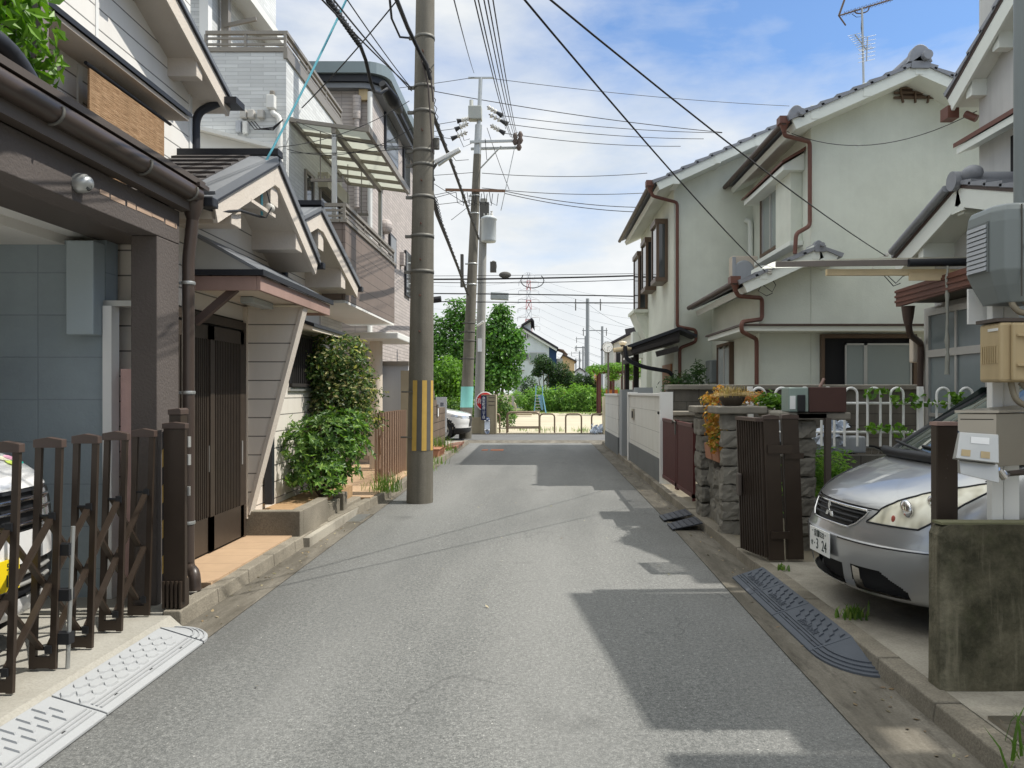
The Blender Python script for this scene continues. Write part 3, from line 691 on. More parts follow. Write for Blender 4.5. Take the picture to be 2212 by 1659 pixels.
# porch gables
G1a = (0,7.21,3.69); G2a = (0,8.63,3.585)
gable_side(hb, -2.46, -4.4, G1a, (0,5.80,2.99), .05, m_cream, .05)
gable_side(hb, -2.46, -4.4, G1a, (0,8.53,2.99), .05, m_cream, .05)
gable_side(hb, -2.46, -4.4, G2a, (0,10.44,2.99), .05, m_cream, .05)
gable_side(hb, -2.46, -4.4, G2a, (0,8.05,3.36), .05, m_cream, .05)
mb = MB(); mb.courses((-4.4,5.72,3.02),(-4.4,7.21,3.765),(1.72,0,0),9,.022,.03,.0); part('roof', mb, m_slate, hb)
mb = MB(); mb.beam((-4.4,7.21,3.79),(-2.42,7.21,3.79),.14,.06); part('ridge_cap', mb, m_black, hb)
mb = MB(); mb.beam((-4.4,8.63,3.67),(-2.42,8.63,3.67),.13,.05); part('ridge_cap', mb, m_black, hb)
mb = MB()
for (A,E) in (((-2.46,7.21,3.745),(-2.46,5.78,3.03)),((-2.46,7.21,3.745),(-2.46,8.55,3.04)),((-2.46,8.63,3.64),(-2.46,10.46,3.03))):
    A,E=V(A),V(E); mb.beam(A+V((-.12,0,.02)),E+V((-.12,0,.02)),.3,.03)
part('verge_cover', mb, m_roofmetal, hb)
for (y,z) in ((7.21,3.69),(8.63,3.585)):
    mb = MB(); mb.prism([(-2.447,y-.09,z-.21),(-2.447,y+.09,z-.21),(-2.447,y+.03,z+.0),(-2.447,y-.03,z+.0)],(-.04,0,0)); part('apex_board', mb, m_cream, hb)
purlins(hb, -2.475, -3.0, [(7.95,3.26),(7.21,3.55),(6.30,3.16),(9.75,3.12),(8.75,3.42)], m_cream, .2, .25)
for (y,z) in ((5.72,2.96),(8.62,2.97),(10.5,2.96)): mb = MB(); mb.beam((-2.40,y,z),(-3.2,y,z),.10,.07); part('eaves_gutter', mb, m_black, hb, .008)
mb = MB(); mb.tube([(-2.9,8.78,2.95),(-2.88,8.72,2.62)],.04,8); part('gutter_outlet', mb, m_black, hb)
# canopy
mb = MB(); mb.prism([(-2.93,6.40,2.43),(-2.32,6.40,2.43),(-2.32,6.40,2.45),(-2.93,6.40,2.45)],(0,2.09,0)); part('canopy_soffit', mb, m_creambrite, hb)
mb = MB(); mb.box(-2.34,-2.308,6.385,8.505,2.40,2.52); mb.box(-2.93,-2.342,6.385,6.41,2.40,2.52); mb.box(-2.93,-2.342,8.48,8.505,2.40,2.52); part('canopy_fascia', mb, m_fascia, hb, .003)
mb = MB(); mb.prism([(-2.29,6.37,2.53),(-2.29,6.37,2.56),(-2.93,6.37,2.92),(-2.93,6.37,2.89)],(0,2.16,0)); part('canopy_roof', mb, m_roofmetal, hb)
mb = MB(); mb.prism([(-2.93,6.376,2.525),(-2.31,6.376,2.525),(-2.31,6.376,2.55),(-2.93,6.376,2.885)],(0,.02,0)); part('canopy_end', mb, m_alu, hb)
mb = MB(); mb.box(-2.296,-2.276,6.36,8.54,2.522,2.57); mb.box(-2.93,-2.296,6.355,6.375,2.522,2.57); part('canopy_flashing', mb, m_black, hb)
mb = MB(); mb.beam((-2.56,6.5,2.43),(-2.9,6.5,2.14),.06,.06); part('brace', mb, M('brace_wood',(.12,.085,.075),.8,0,.2,6), hb)
mb = MB(); mb.box(-2.72,-2.60,7.0,7.55,2.365,2.428); part('porch_lamp', mb, m_frost, hb, .012)
# entrance wing wall with slanted edge
mb = MB(); mb.prism([(-2.93,7.64,.36),(-2.90,7.64,.36),(-2.365,7.64,2.40),(-2.93,7.64,2.40)],(0,.10,0)); part('wing_wall', mb, m_siding, hb)
mb = MB(); a,b = V((-2.885,7.69,.34)),V((-2.345,7.69,2.40)); mb.beam(a,b,.14,.035,(1,0,0)); part('wing_edge', mb, m_cream, hb)
mb = MB(); mb.box(-2.932,-2.885,7.612,7.64,.3,2.4); part('wing_corner', mb, m_creambrite, hb)
# doors
mb = MB(); mb.box(-2.99,-2.922,5.9,7.62,.125,2.26); part('door_recess', mb, m_dark, hb)
mb = MB(); mb.box(-2.93,-2.895,5.86,7.62,2.16,2.24); mb.box(-2.93,-2.895,7.55,7.61,.13,2.16); mb.box(-2.93,-2.895,5.86,5.92,.13,2.16); part('door_frame', mb, m_doorwood, hb)
for (y0,y1,x) in ((6.02,6.84,-2.915),(6.78,7.55,-2.90)):
    mb = MB(); mb.box(x-.012,x+.008,y0,y0+.08,.15,2.14); mb.box(x-.012,x+.008,y1-.08,y1,.15,2.14); mb.box(x-.012,x+.008,y0,y1,.15,.45); mb.box(x-.012,x+.008,y0,y1,2.02,2.14)
    n = 17
    for i in range(n):
        yy = y0+.09+(y1-y0-.18)*i/(n-1); mb.box(x-.008,x+.006,yy-.008,yy+.008,.45,2.02)
    d = part('sliding_door', mb, m_doorwood, hb)
    mb = MB(); mb.box(x-.012,x-.009,y0+.05,y1-.05,.4,2.05); part('pane', mb, m_glass, d)
    mb = MB(); mb.box(x+.009,x+.016,y1-.065,y1-.045,.85,1.08); part('handle', mb, m_alu, d)
# ground floor side window with lattice and little hood
mb = MB(); mb.box(-2.94,-2.915,9.02,10.2,1.62,2.22); part('window', mb, m_dark, hb)
mb = MB()
for i in range(16): mb.box(-2.90,-2.885,9.06+i*.073,9.075+i*.073,1.66,2.24)
mb.box(-2.905,-2.88,9.0,10.22,1.62,1.66); mb.box(-2.905,-2.88,9.0,10.22,2.22,2.26); part('window_lattice', mb, m_blackwood, hb)
mb = MB(); mb.prism([(-2.93,8.85,2.32),(-2.60,8.85,2.27),(-2.60,8.85,2.31),(-2.93,8.85,2.42)],(0,1.5,0)); part('window_hood', mb, m_creambrite, hb)
mb = MB(); mb.prism([(-2.93,8.84,2.425),(-2.58,8.84,2.31),(-2.58,8.84,2.345),(-2.93,8.84,2.46)],(0,1.52,0)); part('hood_cover', mb, m_black, hb)
mb = MB(); mb.box(-2.93,-2.90,8.98,10.25,1.57,1.61); part('window_sill', mb, m_alu, hb)
mb = MB(); mb.box(-2.91,-2.83,8.16,8.24,.36,2.3); part('side_downpipe', mb, m_black, hb)
mb = MB(); mb.box(-2.95,-2.915,10.29,10.34,0,3.0); part('corner_board', mb, m_creambrite, hb)
# service line bracket at the porch gable
mb = MB()
for i in range(4): mb.lathe((-2.50,6.62+.02*i*0,3.22+.0*i),[(.02,-.01),(.035,0),(.02,.01)],10) if False else mb.ball((-2.44,6.95+.028*i,3.235),(.03,.012,.035),6)
ins = solo('line_insulator', mb, m_insul, 'white stacked insulators tied to the porch gable of the cream house', 'insulator')
mb = MB(); mb.beam((-2.46,6.55,3.19),(-2.46,7.15,3.19),.03,.03); part('bracket', mb, m_cream, ins)
def P(u,v,Y): return PY(u,v,Y)
# ---- plants on the terrace above the carport
tl = thing('terrace_lattice', 'weathered grey timber trellis posts on the terrace above the carport', 'trellis', (-3.0,4.3,3.0))
for (x,y) in ((-2.92,4.50),(-3.0,4.12),(-3.0,3.8)):
    mb = MB(); mb.box(x-.03,x+.03,y-.035,y+.035,3.02,4.9); part('post', mb, M('weathered_timber', (.20,.17,.175), .85, 0, .2, 9, .4, 50), tl)
mb = MB(); mb.box(-3.3,-3.05,3.2,4.62,3.05,5.0); part('back_board', mb, m_blackwood, tl)
tr = thing('terrace_shrub', 'leafy green shrub spilling over the terrace above the carport', 'shrub', (-2.9,4.1,3.05))
part('foliage', foliage([((-2.74,4.10,3.55),(.14,.22,.26)),((-2.76,4.33,3.40),(.08,.09,.14)),((-2.74,4.05,3.9),(.16,.3,.3)),((-2.74,3.75,3.5),(.14,.3,.3))],620,.10,.042,5,.2,.2,.9), m_leafbright, tr)
part('stem', branches((-2.85,4.05,3.05),[(-2.76,4.2,3.6),(-2.76,4.3,3.5),(-2.76,4.0,3.9)],.012,4,.03), m_bark, tr)
mb = MB(); mb.pipe([(-2.62,3.3,3.24),(-2.62,3.78,3.26),(-2.60,3.93,3.14),(-2.58,3.98,3.02)],.05,12,.12)
solo('roof_pipe', mb, m_black, 'glossy dark pipe bending down onto the carport roof edge', 'pipe')
# ---- planter bed by the entrance
pb = thing('planter_bed', 'low concrete edged planting bed beside the cream house entrance', 'planter', (-2.6,8.1,0))
mb = MB(); mb.box(-2.95,-2.37,7.645,7.76,0,.37); mb.box(-2.49,-2.37,7.76,8.66,0,.37); mb.box(-2.49,-2.40,8.68,9.3,0,.27); mb.box(-2.50,-2.36,9.32,9.5,0,.33); mb.box(-2.5,-2.38,9.52,10.3,0,.16); part('edging', mb, m_kerb, pb, .01)
mb = MB(); mb.box(-2.93,-2.492,7.765,10.3,0,.31); part('soil', mb, m_dirt, pb)
sh = thing('low_shrub', 'rounded glossy leaved shrub with pale whorled leaves in front of the pole', 'shrub', (-2.55,9.2,.3))
part('foliage', foliage([((-2.55,9.25,.90),(.44,.5,.46)),((-2.72,8.85,.82),(.24,.3,.34)),((-2.47,9.5,1.02),(.36,.42,.36)),((-2.5,9.0,.6),(.36,.4,.2))],640,.08,.033,3,.55,.62,0,6), m_leafmid, sh)
part('stem', branches((-2.6,9.2,.3),[(-2.3,9.0,.9),(-2.8,9.0,.9),(-2.5,9.5,1.1),(-2.6,8.8,.8),(-2.4,9.3,1.0),(-2.65,9.3,1.1)],.02,6), m_bark, sh)
sh = thing('tall_shrub', 'tall dark camellia like shrub with a pale sheen painted on its leaves against the cream house', 'shrub', (-2.65,9.95,.3))
part('foliage', foliage([((-2.62,10.0,2.02),(.42,.45,.33)),((-2.55,10.1,1.6),(.46,.5,.42)),((-2.78,9.85,1.85),(.34,.35,.25)),((-2.50,10.1,1.2),(.42,.45,.35)),((-2.78,9.7,1.0),(.3,.4,.3)),((-2.66,9.95,1.45),(.36,.4,.5))],8200,.07,.036,9,.5,.5), m_leaftall, sh)
part('stem', branches((-2.68,9.95,.3),[(-2.6,10,2.2),(-2.8,9.8,1.7),(-2.5,10.1,1.6),(-2.4,10.1,1.3),(-2.75,9.7,1.1)],.035,8,.06), m_bark, sh)
# drain grate and small things on the gutter
dg = thing('drain_grate', 'steel drain grating set in the left gutter beside the pole', 'drain grate', (-2.22,9.4,.008))
mb = MB(); mb.box(-2.36,-2.08,9.1,9.75,.006,.012); part('frame', mb, m_gutter, dg)
mb = MB()
for i in range(11): mb.box(-2.32,-2.12,9.16+i*.05,9.185+i*.05,.013,.018)
part('bar', mb, m_steel, dg)
# ================================================================ HOUSE WITH BALCONY (pale brick)
hc = thing('brick_sided_house', 'three storey pale brick sided house with a brown boarded balcony', 'house', (-4.5,12,0))
mb = MB(); mb.box(-9,-3.4,10.36,13.32,0,6.14); part('wall', mb, m_cbrick, hc)
mb = MB(); mb.box(-9,-4.55,10.5,13.32,6.15,9.2); part('upper_wall', mb, m_cbrick, hc)
mb = MB(); mb.box(-4.62,-4.5,10.47,10.6,6.2,8.8); part('corner_board', mb, m_white, hc)
mb = MB(); mb.box(-9,-3.38,10.34,13.34,6.142,6.20); mb.box(-3.43,-3.375,10.335,13.345,6.05,6.142); part('parapet_cap', mb, m_alugrey, hc)
def railing(house, x, y0, y1, z0, z1, xs=None, mat=m_alugrey, nb=2):
    mb = MB(); mb.box(x-.03,x+.03,y0,y1,z1-.045,z1)
    for k in range(nb): z = z0+(z1-z0)*(k+1)/(nb+1)-.02; mb.box(x-.012,x+.012,y0,y1,z-.015,z+.015)
    n = max(2,int((y1-y0)/.9)+1)
    for i in range(n): yy = y0+(y1-y0)*i/(n-1); mb.box(x-.016,x+.016,yy-.018,yy+.018,z0,z1-.046)
    if xs:
        mb.box(xs,x-.031,y0-.0,y0+.05,z1-.045,z1)
        for k in range(nb): z = z0+(z1-z0)*(k+1)/(nb+1)-.02; mb.box(xs,x-.013,y0+.01,y0+.03,z-.015,z+.015)
        m = max(2,int((x-xs)/.45)+1)
        for i in range(m-1): xx = xs+(x-xs)*i/(m-1); mb.box(xx-.016,xx+.016,y0+.005,y0+.04,z0,z1-.046)
    return part('railing', mb, mat, house)
railing(hc, -3.42, 10.38, 13.3, 6.20, 6.44, -4.5)
# eave of the third storey
mb = MB(); mb.prism([(-4.75,10.2,8.2),(-3.75,10.2,7.0),(-3.75,10.2,7.1),(-4.75,10.2,8.35)],(0,.2,0)) if False else mb.prism([(-9,9.9,8.5),(-4.2,9.9,7.28),(-4.2,9.9,7.40),(-9,9.9,8.75)],(0,2.9,0)); part('roof', mb, m_cwall, hc)
mb = MB(); mb.box(-4.5,-4.4,10.9,11.0,6.2,7.25); mb.beam((-4.45,10.9,6.75),(-4.0,10.9,6.85),.04,.05); part('awning_arm', mb, m_alugrey, hc)
# balcony
mb = MB(); mb.box(-2.64,-2.60,10.35,13.88,2.80,3.84); mb.box(-3.395,-2.645,10.35,10.39,2.80,3.84); mb.box(-3.395,-2.645,13.84,13.88,2.80,3.84); bal=part('balcony', mb, m_balc, hc)
mb = MB(); mb.box(-3.395,-2.605,10.36,13.87,2.76,2.795); part('balcony_soffit', mb, m_whiteceil, hc)
mb = MB(); mb.box(-2.67,-2.575,10.32,13.9,3.842,3.885); mb.box(-3.395,-2.675,10.32,10.42,3.842,3.885); part('balcony_cap', mb, m_alugrey, hc)
railing(hc, -2.62, 10.37, 13.86, 3.885, 4.11, -3.38)
# terrace roof over the balcony
mb = MB(); mb.prism([(-3.40,10.5,5.30),(-2.34,10.5,5.16),(-2.34,10.5,5.165),(-3.40,10.5,5.305)],(0,3.2,0)); part('terrace_roof', mb, m_poly, hc)
mb = MB()
for i in range(7): y=10.5+3.2*i/6; mb.beam((-3.4,y,5.275),(-2.34,y,5.135),.04,.05)
mb.beam((-2.33,10.45,5.15),(-2.33,13.75,5.15),.05,.10); mb.beam((-2.80,10.5,5.14),(-2.80,13.7,5.14),.06,.09); mb.beam((-3.38,10.5,5.28),(-3.38,13.7,5.28),.05,.07)
part('rafter', mb, m_alugrey, hc)
for y in (10.55,13.6):
    mb = MB(); mb.box(-2.83,-2.77,y-.03,y+.03,3.886,5.09); part('terrace_post', mb, m_alu, hc)
for (y,z) in ((10.75,4.52),(12.3,4.40)):
    lh = thing('laundry_hanger', 'dark notched laundry rail hung under the terrace roof, %s one' % ('nearer' if y<11 else 'farther'), 'laundry rail', (-2.95,y,z), 'laundry rails under the terrace roof')
    mb = MB(); mb.box(-3.18,-2.72,y-.015,y+.015,z-.02,z+.02)
    for i in range(6): mb.box(-3.17+.085*i,-3.155+.085*i,y-.015,y+.015,z+.02,z+.06)
    part('rail', mb, m_alugrey, lh)
    mb = MB(); mb.tube([(-3.05,y,z+.02),(-3.05,y,5.2)],.008,5); mb.tube([(-2.83,y,z+.02),(-2.83,y,5.2)],.008,5); part('rod', mb, m_alugrey, lh)
# windows on the street face
for (y0,y1,z0,z1) in ((11.2,11.55,4.0,4.75),(11.95,13.1,2.85,4.7)):
    mb = MB(); mb.box(-3.41,-3.37,y0-.05,y0,z0-.05,z1+.05); mb.box(-3.41,-3.37,y1,y1+.05,z0-.05,z1+.05); mb.box(-3.41,-3.37,y0,y1,z1,z1+.05); mb.box(-3.41,-3.37,y0,y1,z0-.05,z0); w=part('window_frame', mb, m_alugrey, hc)
    mb = MB(); mb.box(-3.405,-3.39,y0,y1,z0,z1); part('pane', mb, m_glass, w)
mb = MB(); mb.box(-3.41,-3.25,11.85,13.2,4.72,4.95); part('shutter_case', mb, M('shutter_case', (.50,.47,.38), .6), hc)
# meter boxes and service gear on the side wall
for (u,v,w,h) in ((608-1163,0,0,0),):
    pass
def wallbox(cu, cv, w, h, d, name, mat, house, Y=10.36):
    p = PY(cu,cv,Y); mb = MB(); mb.box(p.x-w/2,p.x+w/2,Y-d,Y-.002,p.z-h/2,p.z+h/2); return part(name, mb, mat, house, .012)
for (u,v) in ((530,250),(546,250),(567,250)): wallbox(u,v,.085,.11,.09,'vent_hood',M('vent_hood', (.5,.48,.44), .6) if u==530 else bpy.data.materials['vent_hood'],hc)
wallbox(518,276,.07,.16,.07,'switch_box',m_shed,hc); wallbox(533,278,.07,.17,.07,'switch_box',m_cwall,hc)
wallbox(589,224,.11,.18,.10,'entry_box',m_cwall,hc); wallbox(590,203,.06,.06,.06,'entry_box',m_alugrey,hc)
mb = MB(); a=PY(589,240,10.3); b=PY(590,246,10.3); c=PY(604,252,10.3); d=PY(606,350,10.3); mb.pipe([a,b,c,d],.035,10,.08); part('cable_duct', mb, m_cwall, hc)
mb = MB(); mb.beam(PY(422,276,10.25),PY(592,320,10.25),.16,.05); mb.prism([PY(422,283,10.3),PY(592,326,10.3),PY(592,345,10.3),PY(422,345,10.3)],(0,.05,0)); part('lean_to_flashing', mb, m_cwall, hc)
for k in range(3):
    mb = MB(); a=PY(536+7*k,262,10.28); mb.tube([a,a+V((.1,-.03,-.12)),PY(590,275+3*k,10.25),PY(612,258,10.25)],.007,5); part('service_lead', mb, m_cable, hc)
# ground floor entrance of the house: porch slab, column, panel wall
pc = thing('entrance_porch', 'cream entrance porch slab on a round column beside the pink tiled house', 'porch', (-3.0,14.2,0))
mb = MB(); mb.box(-3.6,-2.48,13.6,15.2,2.5,2.62); part('slab', mb, m_cwall, pc, .02)
mb = MB(); mb.cyl((-3.02,14.3),.12,0,2.5,16); part('column', mb, m_creambrite, pc)
fp = thing('panel_fence', 'pale grey panel fence with a dark cap beyond the tan folding gate', 'fence', (-2.8,14.6,0))
mb = MB(); mb.box(-3.15,-2.46,14.5,14.56,.1,2.06); part('panel', mb, m_shed, fp)
mb = MB(); mb.box(-3.17,-2.44,14.46,14.6,2.06,2.14); part('cap', mb, m_alugrey, fp)
mb = MB()
for i in range(22): mb.tube([(-3.1+.03*i,14.3,.2),(-3.1+.03*i,14.3,1.15)],.004,4)
for i in range(4): mb.tube([(-3.1,14.3,.9+.08*i),(-2.46,14.3,.9+.08*i)],.004,4)
solo('mesh_fence', mb, m_steel, 'white wire mesh fence in front of the pale grey panel', 'fence')
# tan folding gate
tg = thing('tan_folding_gate', 'tan aluminium folding gate standing beside the big striped pole', 'gate', (-2.42,12.6,.13))
for i in range(11):
    y = 11.75+i*.2; mb = MB(); h = 1.20-.0*i
    mb.box(-2.50,-2.47,y-.02,y+.02,.17,h); mb.box(-2.40,-2.37,y-.02,y+.02,.17,h); mb.box(-2.5,-2.37,y-.02,y+.02,h,h+.04); part('frame', mb, m_tan, tg)
for i in range(10):
    y = 11.75+i*.2; mb = MB(); mb.beam((-2.43,y,.3),(-2.43,y+.2,.9),.012,.03,(1,0,0)); mb.beam((-2.44,y,.9),(-2.44,y+.2,.3),.012,.03,(1,0,0)); part('lattice_bar', mb, m_tan, tg)
mb = MB(); mb.ball((-2.36,12.1,.16),(.035,.05,.06),8); mb.box(-2.37,-2.35,12.08,12.12,.2,.3); part('castor', mb, m_fascia, tg)
mb = MB(); mb.box(-2.5,-2.3,13.95,14.1,.1,1.95); solo('gate_pillar', mb, m_parkpillar, 'plain grey brown gate pillar just left of the striped pole', 'pillar')

# ================================================================ PINK TILED HOUSE
hd = thing('pink_tiled_house', 'tall three storey house clad in pink tiles with a rounded dark flat roof', 'house', (-5,18,0))
mb = MB(); mb.box(-9.5,-3.3,15.3,21.5,0,7.62); part('wall', mb, m_dtile, hd)
def roundslab(x0,x1,y0,y1,z0,z1,r):
    mb = MB(); pts=[]
    for (cx,cy,a0) in ((x1-r,y0+r,-90),(x1-r,y1-r,0)):
        for i in range(7): a=R(a0+15*i); pts.append((cx+r*math.cos(a),cy+r*math.sin(a),z0))
    pts += [(x0,y1,z0),(x0,y0,z0)]; mb.prism(pts,(0,0,z1-z0)); return mb
part('roof', roundslab(-9.5,-2.95,15.0,21.8,7.80,8.02,.45), M('blue_grey_roof', (.20,.245,.26), .45, .2, .08, 4), hd)
part('eave_band', roundslab(-9.5,-3.02,15.07,21.7,7.66,7.79,.42), m_black, hd)
part('eaves', roundslab(-9.5,-3.1,15.12,21.6,7.55,7.65,.4), m_roofmetal, hd)
for (u0,u1,v0,v1) in ((829,856,240,372),(869,882,318,420),(838.5,852,502,580),(873,884,540,645)):
    a=PX(u0,v0,-3.3); b=PX(u1,v1,-3.3); za=EYE-(v0-V0)/FOC*a.y; zb=EYE-(v1-V0)/FOC*b.y; z1=za; z0=zb if v1<V0 else zb
    mb=MB(); mb.box(-3.31,-3.25,a.y,b.y,min(z0,z1),max(z0,z1)); w=part('window_frame',mb,m_black,hd)
    mb=MB(); mb.box(-3.27,-3.245,a.y+.06,b.y-.06,min(z0,z1)+.05,max(z0,z1)-.05); part('pane',mb,m_glass,w)
mb=MB(); a=PY(771,208,15.2); mb.cyl((a.x,15.2),.06,a.z-2.2,a.z,12); mb.cyl((a.x,15.2),.085,a.z-.45,a.z,12); part('vent_pipe',mb,m_dtile,hd)
mb=MB(); mb.cyl((PY(799,300,15.22).x,15.22),.05,.3,7.5,10); part('downpipe',mb,m_cwall,hd)
p=PY(787,198,15.3); mb=MB(); mb.box(p.x-.09,p.x+.09,15.2,15.298,p.z-.2,p.z+.2); part('junction_box',mb,m_beige,hd,.01)
p=PX(828,490,-3.3); mb=MB(); mb.ball((-3.24,p.y,p.z),(.14,.16,.16),8); part('vent_hood',mb,m_dtile,hd)
for v in (470,):
    p=PX(865,560,-3.3); mb=MB(); mb.box(-3.3,-3.2,p.y-.1,p.y+.1,p.z-.15,p.z+.15); part('vent_box',mb,m_dtile,hd)

# ================================================================ brown block wall and small things before the crossing
bw = thing('brown_block_wall', 'stepped brown split block wall just past the striped pole', 'wall', (-2.6,19.2,0))
mb = MB(); mb.box(-2.75,-2.55,17.4,20.2,0,1.16); mb.box(-2.75,-2.552,17.4,19.3,1.16,1.36); mb.box(-2.75,-2.554,17.4,18.9,1.36,1.6); mb.box(-2.75,-2.55,20.2,21.0,0,1.15); part('wall', mb, m_brownblock, bw)
mb = MB(); mb.box(-2.73,-2.57,18.3,18.55,1.6,1.66); mb.box(-2.76,-2.54,18.24,18.6,1.66,1.86); solo('wall_lamp', mb, m_blackplast, 'square grey black lamp on top of the brown block wall', 'lamp', bevel=.01)
mb = MB(); mb.box(-2.55,-2.53,19.25,19.5,.95,1.25); ip=solo('intercom', mb, m_browndark, 'small intercom with a white card on the brown block wall', 'intercom')
mb = MB(); mb.box(-2.528,-2.522,19.3,19.45,.95,1.15); part('card', mb, m_signwhite, ip)
tp = thing('trough_planter', 'terracotta plastic trough planter on the kerb below the brown wall', 'planter', (-2.3,17.6,.1))
mb = MB(); mb.prism([(-2.42,17.0,.1),(-2.24,17.0,.1),(-2.2,17.0,.29),(-2.46,17.0,.29)],(0,1.25,0)); mb.box(-2.475,-2.185,16.98,18.27,.28,.305)
for i in range(3): mb.box(-2.215,-2.195,17.3+.3*i,17.33+.3*i,.1,.28)
part('trough', mb, m_terracot, tp, .01); part('weeds', tuft((-2.33,17.7,.29),120,.28,.14,4,.005), m_grass, tp)
bs = thing('brick_pile', 'row of loose red bricks stacked flat at the left kerb near the crossing', 'bricks', (-2.2,20.6,.1))
rg = random.Random(5)
for i in range(16):
    y = 19.6+i*.13; mb = MB(); c=V((-2.28+rg.uniform(-.03,.03),y,.13)); a=V((.2,0,.03)); mb.obox(c,a,V((0,.045,0)),V((0,0,.03))); part('brick', mb, M('old_brick',(.36,.17,.12),.9,0,.3,8,.4,40) if i==0 else bpy.data.materials['old_brick'] if i%3 else m_kerb, bs)
sg = thing('garage_notice', 'tall pale grey notice board behind the brown block wall', 'sign', (-2.75,22.3,0))
mb = MB(); mb.box(-2.98,-2.66,22.3,22.33,.4,1.42); part('board', mb, M('notice_board',(.55,.58,.62),.6,0,.05), sg)
part('lettering', text_mb('車\n庫\n前\n駐', .13, (-2.80,22.297,1.0), (1,0,0), (0,0,1)), m_navy, sg)

# weeds along the left kerb
wd = []
for (x,y,h,n,s) in ((-2.25,11.2,.3,160,.12),(-2.2,13.4,.14,60,.07),(-2.2,14.6,.2,120,.12),(-2.2,16.0,.2,110,.12),(-2.2,19.0,.2,90,.1),(-2.3,15.3,.15,50,.1)):
    wd.append((x,y,h,n,s))
mb = MB()
for i,(x,y,h,n,s) in enumerate(wd): 
    t = tuft((x,y,.1 if x<-2.2 else .06),n,h,s,20+i,.005); mb.add(t.v,t.f)
solo('roadside_weeds', mb, m_grass, None, None, None, 0, 'stuff')

# ================================================================ POLES
def strap(house, x, y, z, r, mat=m_strap, w=.05, lug=True):
    mb = MB(); mb.lathe((x,y,z),[(r+.002,-w/2),(r+.007,-w/2),(r+.007,w/2),(r+.002,w/2)],24)
    if lug: mb.box(x-r-.09,x-r,y-.02,y+.02,z-.02,z+.02)
    return part('strap', mb, mat, house)
p1 = thing('striped_utility_pole', 'thick weathered concrete utility pole with yellow hazard stripes at the left kerb', 'utility pole', (-1.675,10.85,0))
PXB,PYB = -1.675,10.85
def p1x(z): return PXB+.011*z
def p1r(z): return .186-.0078*z
mb = MB(); mb.tube([(p1x(z),PYB,z) for z in (0,.25,2,4,6,8,10.5)],[p1r(z) for z in (0,.25,2,4,6,8,10.5)],28,True); part('shaft', mb, m_pole, p1)
mb = MB(); mbg = MB(); z0,z1=.74,1.72
for i in range(10):
    a0 = R(-121+ i*(360/16.)); a1 = a0+R(360/16.)*.98; tgt = mb if i%2==0 else mbg
    vs=[]; 
    for z in (z0,z1):
        for a in (a0,(a0+a1)/2,a1): vs.append((p1x(z)+(p1r(z)+.004)*math.cos(a),PYB+(p1r(z)+.004)*math.sin(a),z))
    tgt.add(vs,[(0,1,4,3),(1,2,5,4)],True)
part('yellow_stripe', mb, m_yellow, p1); part('grey_stripe', mbg, m_stripegrey, p1)
for z in (6.55,5.85,5.5,4.95,4.75,4.3,3.75,3.25): strap(p1,p1x(z),PYB,z,p1r(z),m_strap,.045)
for z in (1.56,.92):
    mb = MB(); mb.tube([(p1x(z)+(p1r(z)+.008)*math.cos(R(a_)),PYB+(p1r(z)+.008)*math.sin(R(a_)),z) for a_ in range(-180,-115,10)],.012,6); mb.tube([(p1x(z)-p1r(z)-.1,PYB,z),(p1x(z)-p1r(z),PYB,z)],.014,6); part('clamp', mb, m_strap, p1)
mb = MB()
for i,z in enumerate((6.3,5.2,4.5,3.9,3.4,2.9,2.4)): mb.tube([(p1x(z)-.0+(.0),PYB-p1r(z)+.01,z),(p1x(z)+.0,PYB-p1r(z)-.07,z-.0)],.009,6)
part('step_bolt', mb, m_rust, p1)
# street lamp on the pole
sl = thing('street_lamp', 'long tube street lamp on an arm from the striped pole', 'street lamp', (-1.45,10.85,4.7))
a=PY(939,352,10.85); b=PY(994,323,10.85)
mb = MB(); mb.beam(a,b,.10,.055); part('housing', mb, m_white, sl, .012)
mb = MB(); mb.beam(a+V((.05,0,-.035)),b-V((.04,0,.035)),.07,.02); part('tube_cover', mb, m_frost, sl)
mb = MB(); mb.pipe([(p1x(4.5)+.15,PYB,a.z-.25),(a.x-.05,PYB,a.z-.12),a+V((.02,0,-.02))],.02,8); mb.cyl((a.x+.03,10.8),.045,a.z+.18,a.z+.33,10); part('arm', mb, m_stripegrey, sl)

p2 = thing('tall_utility_pole', 'tall leaning weathered utility pole with switch gear at the crossing', 'utility pole', (-2.5,26.0,0))
def p2c(z): return V((-2.48+.0432*z,26.0,z))
mb = MB(); zz=[0,2,4,6,8,9.6]; mb.tube([p2c(z) for z in zz],[.215-.009*z for z in zz],20); part('shaft', mb, m_pole, p2)
mb = MB(); mb.tube([p2c(9.6),p2c(10.6)],[.125,.12],14); mb.tube([p2c(10.6),p2c(12.2)],[.07,.065],12); mb.beam(p2c(12.2)+V((-.42,0,0)),p2c(12.2)+V((.42,0,0)),.05,.05); part('mast', mb, m_steel, p2)
mb = MB(); c=p2c(10.9)+V((-.15,0,0)); mb.box(c.x-.2,c.x+.25,25.8,26.15,10.75,11.2); mb.tube([(c.x-.1,25.9,11.2),(c.x-.1,25.9,11.4)],.07,8); part('switch_gear', mb, m_switch, p2, .04)
mb = MB(); c=p2c(9.92); mb.beam(c+V((-.25,-.15,.06)),c+V((1.38,-.15,0.10)),.06,.08); mb.beam(c+V((-.25,.18,-.07)),c+V((1.38,.18,-0.03)),.06,.08); mb.tube([p2c(9.0),c+V((.8,-.15,-.08))],.025,6); part('crossarm', mb, m_steel, p2)
